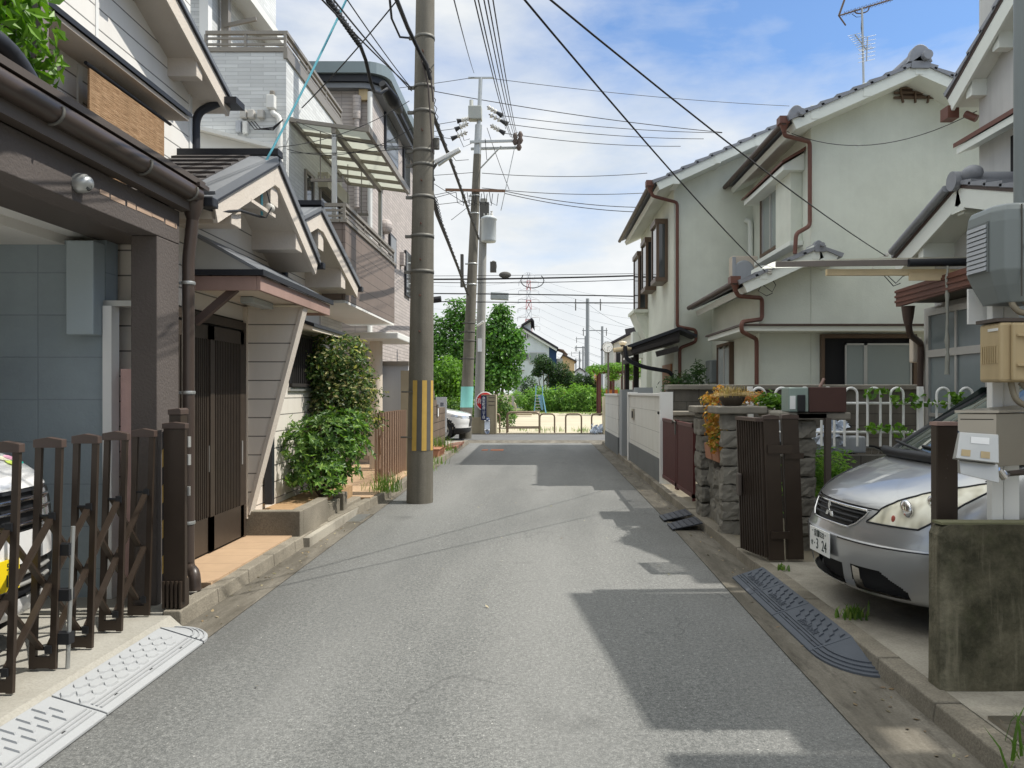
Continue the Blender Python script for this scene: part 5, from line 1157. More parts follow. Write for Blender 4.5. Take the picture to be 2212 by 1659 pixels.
mb = MB(); mb.tube([(5.6,16.65,7.56),(5.6,23,7.56)],.16,10); part('ridge_tile',mb,m_kawara,he)
for (x,y,z,d) in ((6.42,13.0,7.16,.5),(5.54,13.0,6.79,.5),(4.66,13.0,6.41,.5),(3.0,16.7,6.32,.5),(3.89,16.7,6.77,.5),(4.76,16.7,7.15,.5),(4.68,13.0,4.05,.5),(3.8,13.0,3.71,.5)):
    mb=MB(); mb.box(x-.065,x+.065,y-.058,y+d-.002,z-.25,z-.02); part('purlin',mb,m_ewhite,he,.004)
# gutters and drainpipes
def gutter(x,z,y0,y1):
    mb=MB(); mb.tube([(x,y0,z),(x,y1,z)],.05,10); g=part('gutter',mb,m_rustdark,he)
    mb=MB(); mb.box(x-.08,x+.09,y0-.02,y0+.17,z-.02,z+.1); mb.lathe((x+.02,y0+.08,z-.15),[(.035,0),(.05,.06),(.08,.13)],10); part('hopper',mb,m_rust,g); return g
gutter(4.16,6.13,13.0,17.15); gutter(2.43,6.08,16.75,23.0); gutter(3.33,3.42,13.0,17.0)
def dpipe(pts,r=.037):
    mb=MB(); mb.pipe(pts,r,10,.07); return part('drainpipe',mb,m_rust,he)
dpipe([(4.19,13.1,6.0),(4.20,13.1,5.93),(4.74,13.42,5.93),(4.74,13.42,4.46),(4.46,13.3,4.30),(4.44,13.3,3.95)])
dpipe([(2.47,16.83,5.95),(2.5,16.85,5.86),(3.09,17.1,5.78),(3.09,17.1,3.02),(3.50,17.06,2.94),(3.50,17.06,2.68),(3.14,17.06,2.54),(3.14,17.1,0.2)])
dpipe([(3.36,13.1,3.29),(3.42,13.15,3.20),(3.90,13.40,3.20),(3.90,13.40,2.83),(3.42,12.94,2.74),(3.42,12.94,2.58),(3.80,13.38,2.48),(3.80,13.38,.2)])
# pent roof round the corner at first floor level
mb=MB(); mb.box(3.46,7.6,13.05,13.498,2.60,2.68); mb.box(3.46,3.878,13.499,15.7,2.60,2.68); part('pent_roof',mb,m_ewhite,he)
mb=MB(); mb.prism([(3.42,13.0,2.685),(3.42,13.0,2.715),(7.62,13.0,2.715),(7.62,13.0,2.685)],(0,.497,0)); mb.box(3.42,3.877,13.5,15.75,2.685,2.715); part('pent_cover',mb,m_rustdark,he)
# front window
def ewin(x0,x1,z0,z1,y,panes):
    mb=MB(); mb.box(x0-.06,x0,y-.05,y+.1,z0,z1); mb.box(x1,x1+.06,y-.05,y+.1,z0,z1); mb.box(x0-.06,x1+.06,y-.05,y+.1,z1,z1+.07); mb.box(x0-.06,x1+.06,y-.08,y+.1,z0-.05,z0); f=part('window_frame',mb,m_windark,he)
    for (a,b,mat) in panes:
        mb=MB(); mb.box(a+.03,b-.03,y-.015,y-.01,z0+.03,z1-.12); part('pane',mb,mat,f)
        mb=MB(); mb.box(a,a+.03,y-.03,y,z0,z1-.09); mb.box(b-.03,b,y-.03,y,z0,z1-.09); mb.box(a,b,y-.03,y,z1-.12,z1-.09); part('sash',mb,m_alu,f)
mb=MB(); mb.box(4.98,6.58,13.49,13.499,1.0,2.58); part('window_recess',mb,m_dark,he)
ewin(5.0,6.55,1.0,2.5,13.46,((5.36,5.72,m_glasspale),(5.72,6.53,m_glasspale)))
# side windows of the street face
def sidewin(x,y0,y1,z0,z1,panes=2,mat=m_glasspale,fr=m_windark):
    mb=MB(); mb.box(x-.06,x+.05,y0-.06,y0,z0-.06,z1+.06); mb.box(x-.06,x+.05,y1,y1+.06,z0-.06,z1+.06); mb.box(x-.06,x+.05,y0,y1,z1,z1+.06); mb.box(x-.08,x+.05,y0,y1,z0-.06,z0); f=part('window_frame',mb,fr,he)
    w=(y1-y0)/panes
    for i in range(panes):
        a,b=y0+w*i,y0+w*(i+1); mb=MB(); mb.box(x-.02,x-.01,a+.04,b-.04,z0+.04,z1-.04); part('pane',mb,mat,f)
        mb=MB(); mb.box(x-.04,x,a,a+.04,z0,z1); mb.box(x-.04,x,b-.04,b,z0,z1); part('sash',mb,m_alu,f)
sidewin(4.70,14.9,16.05,4.42,5.66,2)
mb=MB(); mb.prism([(4.79,13.75,5.9),(4.36,13.75,5.66),(4.36,13.75,5.70),(4.79,13.75,5.96)],(0,2.75,0)); part('window_hood',mb,m_rust,he)
mb=MB(); mb.prism([(4.78,13.8,5.86),(4.40,13.8,5.64),(4.40,13.8,5.55),(4.78,13.8,5.55)],(0,2.65,0)); part('hood_soffit',mb,m_ewhite,he)
mb=MB(); mb.box(4.58,4.785,13.95,14.83,4.3,5.55); part('shutter_box',mb,m_est,he)
mb=MB(); mb.box(4.55,4.785,13.9,16.2,4.22,4.30); part('window_sill',mb,m_ewhite,he)
sidewin(3.85,15.3,16.3,1.2,2.5,2,m_frost)
mb=MB(); mb.box(3.68,3.86,16.45,16.95,1.75,2.25); part('meter_box',mb,m_metergrey,he,.03)
# duct and air conditioner on the lower roof
mb=MB(); mb.pipe([(4.72,17.1,4.0),(4.72,17.1,5.35),(4.6,17.12,5.4)],.06,10,.08); part('pipe_duct',mb,m_ewhite,he)
ac=thing('air_conditioner','cream air conditioner unit standing on the lower tiled roof','air conditioner',(4.45,16.6,3.75))
mb=MB(); mb.box(4.15,4.7,16.45,16.75,3.86,4.48); part('case',mb,m_creambrite,ac,.02)
mb=MB(); mb.lathe((4.4,16.448,4.16),[(.22,0),(.22,-.012),(.19,-.016)],20,'y'); mb.box(4.15,4.22,16.42,16.449,3.9,4.45); part('fan_grille',mb,m_shed,ac)
mb=MB(); mb.box(4.2,4.25,16.5,16.7,3.6,3.86); mb.box(4.6,4.65,16.5,16.7,3.7,3.86); part('foot',mb,m_blackplast,ac)
# gable vent of crossed bars
vt=PY(1974,202,13.48); mb=MB()
for dz in (.08,0,-.08): mb.box(vt.x-.36+.1*(dz>.05),vt.x+.36-.1*(dz>.05),13.44,13.47,vt.z+dz-.02,vt.z+dz+.02)
for dx in (-.25,0,.25): mb.beam((vt.x+dx*1.1,13.43,vt.z+(.13 if dx else .02)),(vt.x+dx*.85,13.43,vt.z-.18),.03,.04,(0,1,0))
mb.box(vt.x-.22,vt.x+.22,13.48,13.499,vt.z-.09,vt.z+.1); part('gable_vent',mb,m_windark,he)
# bay windows on the street face
for (y0,y1,z0,z1) in ((18.0,18.75,4.25,5.5),(19.75,20.55,4.28,5.42),(21.3,22.3,3.9,5.35)):
    mb=MB(); x0=2.76; mb.box(x0-.03,3.028,y0-.03,y1+.03,z1,z1+.12); mb.box(x0-.02,3.028,y0-.02,y1+.02,z0-.1,z0)
    for y in (y0,y1): mb.box(x0,x0+.06,y-.03,y+.03,z0,z1); mb.box(2.96,3.028,y-.03,y+.03,z0,z1)
    b=part('bay_window',mb,m_windark,he)
    mb=MB(); mb.box(x0+.06,2.96,y0-.01,y0+.01,z0,z1); mb.box(x0+.02,x0+.04,y0+.03,y1-.03,z0,z1); part('pane',mb,m_glass,b)
mb=MB(); mb.prism([(3.03,21.2,2.9),(3.03,21.2,3.75),(2.66,21.2,3.75)],(0,1.2,0)); mb.box(2.62,3.03,21.1,22.45,3.75,3.84); part('bay_bracket',mb,m_est,he)
mb=MB(); mb.box(2.8,3.03,21.6,22.0,1.9,2.9) if False else mb.box(2.72,3.03,22.1,22.65,2.55,3.3); part('corner_box',mb,m_ewhite,he)
mb=MB(); mb.box(2.9,3.03,20.6,21.3,0,3.0); part('pilaster',mb,m_est,he)
# entrance roof
mb=MB(); A=V((3.05,16.55,2.90)); E=V((1.92,16.55,2.50)); D=V((0,2.1,0)); nn=V((-.33,0,.94)); mb.prism([A,E,E+V((0,0,.07)),A+V((0,0,.07))],D); mb.prism([A,(3.42,16.55,2.74),(3.42,16.55,2.80),A+V((0,0,.07))],D); ent=part('entrance_roof',mb,m_black,he)
mb=MB(); mb.prism([A+V((0,.06,-.005)),E+V((.05,.06,.01)),E+V((.12,.06,-.12)),A+V((0,.06,-.26))],(0,1.9,0)); part('entrance_shade_plate',mb,m_blackwood,ent)  # dark timber plate added to fill in the shade under the roof
mb=MB(); mb.beam((2.0,16.6,2.42),(3.0,16.6,2.72),.1,.08); mb.beam((2.55,16.62,2.38),(3.02,16.62,2.5),.12,.12); mb.beam((2.1,16.9,2.28),(2.1,18.6,2.28),.1,.1); mb.box(2.3,2.42,18.5,18.62,0,2.5); mb.box(2.1,2.2,18.6,18.7,0,2.4); part('entrance_beam',mb,m_blackwood,ent)
mb=MB(); mb.pipe([(1.86,16.5,2.55),(1.88,16.5,2.25),(2.3,16.7,2.1),(2.95,16.9,2.0),(3.0,17.05,1.4)],.045,8,.15); part('entrance_gutter',mb,m_black,ent)
mb=MB(); mb.tube([(1.62,16.55,2.46),(2.0,16.6,2.52)],.05,8); part('bamboo_spout',mb,m_timber,ent)
mb=MB(); mb.box(2.98,3.02,17.35,18.5,.1,2.2); dr=part('front_door',mb,m_warmwood,he)
mb=MB()
for z in (.7,1.2,1.7): mb.box(2.965,2.979,17.5,18.35,z,z+.03)
part('door_rail',mb,m_blackwood,dr)
# antenna
an=thing('roof_antenna','television antenna mast with two yagi aerials on the pale green house','antenna',(6.35,14.6,7.0)); Y=14.6
b0=PY(1867,180,Y); tp_=PY(1862,18,Y)
mb=MB(); mb.tube([(b0.x,Y,6.9),(tp_.x,Y,tp_.z)],.022,8); part('mast',mb,m_steel,an)
mb=MB(); a,b=PY(1812,34,Y),PY(1935,-4,Y); mb.tube([a,b],.014,6)
for i in range(14): p=a.lerp(b,.1+.065*i); mb.tube([p+V((0,-.12,.0)),p+V((0,.12,0))],.005,4); mb.tube([p+V((0,0,.05)),p-V((0,0,.03))],.005,4)
mb.tube([a,PY(1824,0,Y)],.02,6); mb.tube([a,PY(1827,55,Y)],.014,6); mb.pipe([PY(1846,21,Y),PY(1848,29,Y),PY(1862,29,Y),PY(1876,24,Y),PY(1878,12,Y)],.012,6,.1); part('upper_aerial',mb,m_windark,an)
mb=MB()
for (c0,c1,n,w) in ((PY(1847,75,Y),PY(1872,108,Y),9,.26),(PY(1874,80,Y),PY(1872,132,Y),7,.30)):
    mb.tube([c0,c1],.012,5)
    for i in range(n): p=c0.lerp(c1,i/(n-1)); mb.tube([p+V((-w*.6,-.05,-.05)),p+V((w*.6,.05,.06))],.005,4)
part('lower_aerial',mb,m_steel,an)
mb=MB(); mb.tube([PY(1840,30,Y),PY(1850,37,Y),PY(1861,36,Y),PY(1860,60,Y),PY(1864,100,Y)],.006,5); part('lead',mb,m_cable,an)

# ================================================================ garden walls on the right
wl=thing('white_garden_wall','white panelled garden wall with grey base nearest along the right kerb','wall',(2.0,14.4,0))
def gwall(t,x,y0,y1,zt=1.49):
    mb=MB(); mb.box(x,x+.16,y0,y1,.48,zt); part('panel',mb,m_wallwhite,t)
    mb=MB(); mb.box(x-.012,x+.17,y0,y1,.06,.478); part('base',mb,m_dado,t)
    mb=MB(); mb.box(x-.03,x+.19,y0-.02,y1+.02,zt+.002,zt+.05); part('cap',mb,m_white,t,.006)
gwall(wl,1.96,12.3,16.55)
mb=MB(); mb.box(1.935,2.14,12.22,12.296,.06,1.56); mb.box(1.93,2.14,16.56,16.72,.06,1.56); part('end_post',mb,m_white,wl)
mb=MB(); mb.box(1.93,1.958,15.65,15.95,1.0,1.22); mbx=part('letter_slot',mb,m_stain,wl,.005)
mb=MB(); mb.box(1.926,1.931,15.7,15.9,1.03,1.17); part('slot',mb,m_dark,mbx)
wf=thing('white_garden_wall','white panelled garden wall with grey base beyond the grey gate post','wall',(2.0,19.5,0)); gwall(wf,1.90,18.3,21.8,1.47)
gp_=thing('grey_gate_post','pale grey square gate post between the two white garden walls','post',(2.0,17.6,0))
m_gpost=M('grey_post',(.38,.40,.41),.85,0,.06,4,.3,60)
mb=MB(); mb.box(1.92,2.35,17.7,18.2,.05,1.62); part('post',mb,m_gpost,gp_)
mb=MB(); mb.box(2.1,2.5,16.78,16.95,.05,1.66); part('post',mb,m_gpost,gp_)
mb=MB(); mb.box(2.1,2.13,16.97,17.66,.12,1.35); part('dark_gate',mb,m_black,gp_)
bwl=thing('dark_block_wall','dark stained concrete block wall with a rough cap across the garden','wall',(4.2,12.75,0))
mb=MB(); mb.box(2.13,6.35,12.7,12.85,0,1.60); part('wall',mb,m_block,bwl)
mb=MB(); mb.box(2.11,6.4,12.64,12.9,1.602,1.68); part('cap',mb,m_blocktop,bwl,.01)
def stack(t,x0,x1,y0,y1,z0,z1,h=.18,seed=1,mat=None):
    rg=random.Random(seed); z=z0
    while z<z1-.02:
        zz=min(z+h,z1); j=lambda:rg.uniform(-.014,.014); mb=rock(x0+j(),x1+j(),y0+j(),y1+j(),z+.003,zz-.003,.022,seed*7+z*10); part('block',mb,mat or m_stone,t); z=zz
def ruffle(o,seed,s=.02):
    pass
sp=thing('stone_gate_post','short stone gate post with a flat cap behind the maroon gate','post',(2.2,12.5,0)); stack(sp,2.0,2.5,12.35,12.62,.08,1.18,.25,1)
mb=MB(); mb.box(1.96,2.55,12.3,12.66,1.182,1.25); part('cap',mb,m_stonetop,sp,.012)
rg_=thing('maroon_gate','maroon iron bar gate standing closed on the right kerb','gate',(2.0,11.1,.1))
for (ya,yb) in ((9.82,11.0),(11.05,12.28)):
    mb=MB(); mb.box(1.97,2.01,ya,ya+.05,.16,1.16); mb.box(1.97,2.01,yb-.05,yb,.16,1.16); mb.box(1.97,2.01,ya,yb,1.10,1.145); mb.box(1.97,2.01,ya,yb,.20,.25); lf=part('leaf',mb,m_redgate,rg_)
    mb=MB(); n=15
    for i in range(n): y=ya+.07+(yb-ya-.14)*i/(n-1); mb.box(1.978,2.002,y-.024,y+.024,.25,1.10)
    part('bars',mb,m_redgate,lf)
mb=MB(); mb.box(1.955,1.97,11.0,11.05,.95,1.1); mb.tube([(1.96,11.0,1.12),(1.94,11.1,1.15),(1.96,11.25,1.11)],.012,6); part('latch',mb,m_stripegrey,rg_)
st=thing('stone_gate_wall','rough stone gate wall of two capped posts with a rockery between','wall',(2.1,8.6,0))
stack(st,1.90,2.16,9.0,9.38,.05,1.31,.2,2); stack(st,1.89,2.15,7.9,8.03,.05,1.33,.185,3)
mb=MB(); mb.box(1.84,2.42,8.96,9.44,1.312,1.39); mb.box(1.82,2.34,7.84,8.28,1.332,1.41); mb.box(2.345,2.85,7.0,8.2,1.30,1.37); part('cap',mb,m_stonetop,st,.014)
rgk=random.Random(12)
for (y,z,ry,rz) in ((8.32,.22,.16,.2),(8.62,.2,.17,.19),(8.88,.25,.13,.22),(8.36,.55,.15,.17),(8.66,.52,.16,.17),(8.88,.62,.12,.16)):
    mb=rock(2.0,2.32,y-ry,y+ry,z-rz,z+rz,.05,y*3+z); part('rock',mb,m_stone,st)
mb=MB(); mb.box(2.12,2.3,8.2,9.0,.05,.77); part('rockery',mb,m_stone,st,.02)
gp3=thing('stone_gate_post','stacked grey stone block post at the edge of the driveway','post',(2.47,7.1,0)); stack(gp3,2.36,2.57,7.08,7.3,.05,1.30,.18,5)
mb=MB(); mb.box(2.2,2.64,7.0,7.34,1.302,1.37); part('cap',mb,m_stonetop,gp3,.014)
# planters and plants
pt=thing('terracotta_trough','two small terracotta troughs with a coral and orange leaved shrub on the rockery','planter',(2.0,8.6,.78))
for y in (8.3,8.66): mb=MB(); mb.prism([(1.95,y,.79),(2.13,y,.79),(2.15,y,.97),(1.93,y,.97)],(0,.3,0)); part('trough',mb,m_terracot,pt,.008)
part('foliage',foliage([((1.98,8.55,1.12),(.11,.3,.17)),((1.96,8.6,1.3),(.10,.25,.14)),((1.95,8.4,1.0),(.08,.2,.12))],560,.06,.034,21,.2,.1,.8),m_leaforange,pt)
part('lower_foliage',foliage([((2.02,8.5,1.02),(.1,.28,.12))],260,.08,.035,22,.4,.2),m_leafmid,pt)
sb=thing('straw_bowl','dark wicker bowl heaped with dry straw on the stone gate post','bowl',(2.02,8.0,1.41))
mb=MB(); mb.lathe((2.03,8.05,1.412),[(.085,0),(.12,.05),(.14,.10),(.13,.105)],20); part('bowl',mb,M('wicker',(.055,.042,.03),.8,0,.3,20,.6,90),sb)
part('straw',tuft((2.03,8.05,1.5),260,.13,.07,5,.003),m_straw,sb)
mb=MB(); rgk=random.Random(8)
for i in range(160):
    a=rgk.random()*6.28; r=rgk.uniform(.02,.12); p=V((2.05+r*math.cos(a)*1.3,8.02+r*math.sin(a),1.515+rgk.uniform(0,.03))); d=V((rgk.uniform(-.2,.25),rgk.uniform(-.15,.15),rgk.uniform(-.06,.06))); mb.add([p,p+V((0,.004,.003)),p+d+V((0,.003,0)),p+d],[(0,1,2,3)])
part('loose_straw',mb,m_straw,sb)
oh=thing('orange_shrub','orange and yellow leaved shrub spilling around the straw bowl','shrub',(1.98,8.9,1.3)); part('foliage',foliage([((1.98,8.9,1.47),(.11,.14,.07)),((2.05,8.75,1.53),(.07,.1,.12)),((2.35,8.6,1.5),(.2,.12,.08))],420,.055,.028,23,.4,.1),m_leaforange,oh)
gb=thing('green_pot_plant','bright green leafy plant between the straw bowl and the brown mailbox','plant',(2.5,8.0,1.37)); part('foliage',foliage([((2.42,8.0,1.46),(.15,.16,.09)),((2.6,8.05,1.45),(.12,.15,.08))],420,.075,.032,24,.6,.2),m_leafbright,gb)
na=thing('nandina_shrub','airy dark green shrub rising behind the dark block wall','shrub',(2.85,14.2,0)); part('foliage',foliage([((2.75,14.2,1.75),(.35,.3,.22)),((2.5,14.2,1.6),(.25,.3,.25)),((2.95,14.2,1.95),(.12,.2,.2))],900,.10,.03,25,.3,.2),m_leafdark,na); part('stem',branches((2.8,14.2,0),[(2.7,14.2,1.9),(2.95,14.2,2.05),(2.5,14.2,1.7)],.015,5),m_bark,na)
# mailbox on the post
ml=thing('brown_mailbox','brown steel mailbox with a grey green end resting on the stone post','mailbox',(2.5,7.15,1.37))
mb=MB(); mb.box(2.46,2.80,6.98,7.22,1.372,1.60); part('body',mb,m_mailbrown,ml,.006)
mb=MB(); mb.box(2.275,2.457,6.985,7.2,1.374,1.597); fr=part('end_case',mb,m_mailgreen,ml,.01)
mb=MB(); mb.box(2.35,2.42,6.955,6.984,1.376,1.53); part('dark_box',mb,m_blackplast,fr,.008)
mb=MB(); mb.box(2.285,2.335,6.978,6.984,1.40,1.52); part('paper_label',mb,m_signwhite,fr)
mb=MB(); mb.tube([(2.6,7.1,1.60),(2.64,7.1,1.68)],.014,6); part('knob',mb,m_fascia,ml)
# folded gate
fg=thing('folded_gate','dark brown accordion gate folded up against the stone post','gate',(2.0,6.7,.1))
for i in range(11):
    f_=i/10; y=7.02-.40*f_; x=1.86+.10*f_; mb=MB(); mb.hexa([(x-.012,y-.012,.13),(x+.03,y-.012,.13),(x+.03,y+.012,.13),(x-.012,y+.012,.13),(x-.052,y-.012,1.30),(x-.01,y-.012,1.30),(x-.01,y+.012,1.30),(x-.052,y+.012,1.30)]); mb.box(x-.03,x+.01,y-.014,y+.014,1.18,1.2); part('slat',mb,m_gate,fg)
for (x0,x1,y,z0,z1) in ((1.975,2.11,6.58,.11,1.32),(2.15,2.29,6.62,.11,1.325)):
    mb=MB(); mb.hexa([(x0,y,z0),(x1,y,z0),(x1,y+.06,z0),(x0,y+.06,z0),(x0-.05,y,z1),(x1-.05,y,z1),(x1-.05,y+.06,z1),(x0-.05,y+.06,z1)]); pp=part('post',mb,m_gate,fg,.004)
    mb=MB(); mb.prism([(x0-.055,y-.005,z1),(x1-.045,y-.005,z1),(x1-.05,y-.005,z1+.03),((x0+x1)/2-.05,y-.005,z1+.04),(x0-.05,y-.005,z1+.03)],(0,.07,0)); part('cap',mb,m_gatecap,pp)
mb=MB(); mb.prism([(1.80,7.03,1.302),(1.86,6.58,1.302),(1.93,6.58,1.302),(1.87,7.03,1.302)],(0,0,.03)); part('slat_cap',mb,m_gatecap,fg)
mb=MB(); mb.box(1.96,2.17,6.565,6.578,1.03,1.1); mb.box(2.12,2.28,6.60,6.615,.98,1.03); mb.box(1.99,2.15,6.56,6.578,.3,.36); mb.tube([(2.135,6.6,.12),(2.09,6.6,1.0)],.007,6); part('bracket',mb,m_gate,fg)
mb=MB(); mb.box(1.80,1.835,6.92,7.0,.62,.82); part('handle',mb,m_browndark,fg,.01)
mb=MB(); mb.box(2.6,2.65,6.95,7.0,.1,1.32); mb.box(2.57,2.7,6.9,7.05,.1,.55); solo('iron_post',mb,m_browndark,'thin rusty iron post at the right edge of the stacked stone post','post')
# steel drain ramps on the gutter
for (y,l) in ((9.35,'dark steel drain plate on the right gutter by the maroon gate'),(8.75,'dark steel drain plate nearer the camera on the right gutter')):
    mb=MB(); mb.prism([(1.50,y-.16,.012),(1.50,y+.2,.012),(1.83,y+.24,.09),(1.83,y-.2,.09)],(0,0,.012)); o=solo('drain_plate',mb,m_black,l,'drain plate','steel plates bridging the right gutter')
    mb=MB()
    for i in range(5): xx=1.54+.065*i; mb.box(xx,xx+.008,y-.15,y+.18,.024+(xx-1.5)*.236,.030+(xx-1.5)*.236)
    part('rib',mb,m_black,o)
# white loop fence with low wall
lf=thing('loop_fence','white tubular loop fence behind the silver car','fence',(3.8,9,.8)); Y=9.0
for i in range(12):
    x=2.58+.27*i
    if abs(x-4.47)<.1: continue
    mb=MB(); pts=[(x-.075,Y,.92),(x-.075,Y,1.53)]+[(x-.075*math.cos(R(a)),Y,1.53+.075*math.sin(R(a))) for a in range(20,180,20)]+[(x+.075,Y,1.53),(x+.075,Y,.92)]; mb.tube(pts,.0155,8); part('loop',mb,m_white,lf)
mb=MB()
for z in (1.425,1.085): mb.tube([(2.4,Y+.02,z),(5.6,Y+.02,z)],.0155,8)
part('rail',mb,m_white,lf)
for x in (4.475,2.48): mb=MB(); mb.box(x-.028,x+.028,Y-.02,Y+.04,.82,1.62); part('post',mb,m_white,lf,.004)
mb=MB(); mb.box(2.45,5.6,8.9,9.12,.08,.82); solo('low_block_wall',mb,m_block,'low dark block wall carrying the white loop fence','wall')
vn=thing('fence_vine','bright green vine trailing along the white loop fence','vine',(4.4,8.95,1.4)); part('foliage',foliage([((3.95,8.96,1.54),(.28,.05,.04)),((4.4,8.96,1.45),(.3,.06,.07)),((4.95,8.96,1.45),(.35,.06,.1)),((4.1,8.96,1.12),(.35,.06,.05))],150,.075,.07,31,.3,.1),m_leafbright,vn)
fe=thing('fern_clump','light green ferns growing beside the stone post behind the car','fern',(2.85,7.9,.1)); part('fronds',foliage([((2.85,7.9,.72),(.3,.3,.3)),((2.7,7.8,.55),(.2,.3,.3)),((3.1,8.1,.7),(.2,.3,.3))],1300,.10,.025,33,.7,.2),m_leafhedge,fe)
# bicycle behind the fence
bk=thing('bicycle','dark city bicycle with a bagged front basket parked behind the loop fence','bicycle',(3.6,9.6,.25))
for x in (3.0,4.1):
    w=MB(); w.tube([(x+.31*math.cos(R(a)),9.55,.58+.31*math.sin(R(a))) for a in range(0,361,15)],.016,6,False); wo=part('wheel',w,m_tyre,bk)
    w=MB(); w.tube([(x+.29*math.cos(R(a)),9.55,.58+.29*math.sin(R(a))) for a in range(0,361,15)],.008,5,False)
    for a in range(0,180,20): w.tube([(x+.29*math.cos(R(a)),9.55,.58+.29*math.sin(R(a))),(x-.29*math.cos(R(a)),9.55,.58-.29*math.sin(R(a)))],.002,3)
    part('rim',w,m_steel,wo)
mb=MB(); mb.tube([(3.0,9.55,.58),(3.15,9.55,1.12)],.018,6); mb.tube([(3.12,9.55,1.0),(3.5,9.55,.62),(4.1,9.55,.58)],.022,6); mb.tube([(3.5,9.55,.62),(3.75,9.55,1.1)],.018,6); mb.tube([(3.75,9.55,1.0),(4.1,9.55,.58)],.014,6); part('frame',mb,m_blackplast,bk)
mb=MB(); mb.ball((3.77,9.55,1.13),(.13,.09,.045),6); part('saddle',mb,m_blackplast,bk)
mb=MB(); mb.tube([(3.15,9.55,1.12),(3.12,9.55,1.22)],.012,6); mb.tube([(3.25,9.25,1.24),(3.12,9.4,1.26),(3.12,9.7,1.26),(3.25,9.85,1.24)],.013,6); part('handlebar',mb,m_steel,bk)
mb=MB(); mb.prism([(2.72,9.42,.95),(2.98,9.42,.95),(3.02,9.38,1.2),(2.66,9.38,1.2)],(0,.3,0)); part('basket',mb,m_shed,bk)
sc=thing('scooter','black motor scooter partly hidden behind the loop fence and mailbox','scooter',(2.9,9.9,.2))
mb=MB(); mb.ball((3.35,10.0,.85),(.35,.14,.22),8); mb.tube([(2.75,10.0,.5),(2.8,10.0,.9),(2.72,10.0,1.35)],[.09,.08,.05],8); mb.ball((2.7,10.0,1.36),(.1,.1,.08),8); mb.beam((2.8,10,.5),(3.4,10,.5),.25,.1); part('body',mb,m_blackplast,sc)
mb=MB(); mb.lathe((2.72,9.95,.5),[(.12,0),(.23,.02),(.23,.1),(.12,.12)],16,'y'); mb.lathe((3.6,9.95,.5),[(.12,0),(.23,.02),(.23,.1),(.12,.12)],16,'y'); part('wheel',mb,m_tyre,sc)
mb=MB(); mb.tube([(2.68,9.75,1.42),(2.62,9.7,1.5)],.008,5); mb.ball((2.74,9.62,1.33),(.09,.03,.04),6); part('mirror',mb,m_chrome,sc)
cr=thing('storage_crate','pale grey plastic crate with a bag beside the bicycle','crate',(3.5,9.35,.8)); mb=MB(); mb.box(3.2,3.95,9.25,9.5,.82,1.02); part('box',mb,m_shed,cr,.02); part('bag',foliage([((3.55,9.3,1.06),(.16,.1,.13))],40,.18,.13,3,0,.7),m_bag,cr)

# ================================================================ far right house
hf=thing('grey_plaster_house','grey white plaster house with stepped tiled gables at the right edge','house',(7,9.5,0))
m_fwall=M('grey_white_plaster',(.55,.55,.53),.9,0,.06,2,.4,60,.3,.25,dirtcol=(.3,.3,.29))
mb=MB(); mb.box(6.0,11,6.4,10.46,2.4,7); part('upper_wall',mb,m_fwall,hf)
mb=MB(); mb.box(5.52,11,6.4,11.0,0,2.75); part('lower_wall',mb,m_fwall,hf)
mb=MB(); mb.prism([(5.62,6.4,2.75),(5.62,10.9,2.75),(5.62,10.9,3.45),(5.62,9.46,3.98),(5.62,7.6,3.4)],(.9,0,0)); part('porch_gable',mb,m_fwall,hf)
def fgable(x0,x1,A,E,n):
    A,E=V(A),V(E); d=(E-A).normalized(); nn=V((0,-d.z,d.y)); nn=nn if nn.z>0 else -nn
    def pr(k0,k1,xa,xb,mat,nm):
        mb=MB(); mb.prism([V((xa,0,0))+A+nn*k0,V((xa,0,0))+E+nn*k0,V((xa,0,0))+E+nn*k1,V((xa,0,0))+A+nn*k1],(xb-xa,0,0)); part(nm,mb,mat,hf)
    pr(-.16,-.03,x0,x1,m_ewhite,'soffit'); pr(-.22,-.0,x0-.04,x0-.001,m_ewhite,'bargeboard'); pr(.002,.05,x0-.05,x0+.1,m_rustdark,'barge_cover')
    mb=MB(); mb.courses(V((x0-.07,0,0))+E,V((x0-.07,0,0))+A,(x1-x0,0,0),n,.04,.05,.05); part('roof',mb,m_kawara,hf)
fgable(5.78,11,(0,8.2,7.12),(0,10.78,5.66),9); fgable(5.78,11,(0,8.2,7.12),(0,5.6,5.66),9)
fgable(5.2,6.6,(0,9.46,4.07),(0,11.15,3.46),6); fgable(5.2,6.6,(0,9.46,4.07),(0,7.6,3.5),6)
for (x,y,z) in ((5.775,8.2,7.12),(5.195,9.46,4.07)):
    mb=MB(); mb.prism([(x-.004,y-.14,z-.30),(x-.004,y+.14,z-.30),(x-.004,y+.05,z-.0),(x-.004,y-.05,z-.0)],(-.03,0,0)); part('apex_board',mb,m_ewhite,hf)
for (y,z) in ((9.75,6.12),(10.35,5.75)): mb=MB(); mb.box(5.8,6.02,y-.07,y+.07,z-.22,z-.0); part('purlin',mb,m_ewhite,hf)
for (y,z) in ((10.45,3.62),(9.46,3.98)): mb=MB(); mb.box(5.2,5.7,y-.07,y+.07,z-.24,z-.02); part('purlin',mb,m_ewhite,hf)
mb=MB(); mb.tube([(5.15,9.46,4.18),(6.6,9.46,4.18)],.09,12); mb.tube([(5.08,9.46,4.15),(5.2,9.46,4.15)],.12,14); mb.ball((5.25,9.3,4.2),(.12,.14,.1),8); mb.tube([(5.1,9.62,4.1),(5.1,11.1,3.58)],.05,8); part('ridge_tile',mb,m_kawara,hf)
mb=MB(); mb.box(5.60,5.625,9.05,9.4,3.55,3.75); part('gable_vent',mb,m_blackwood,hf)
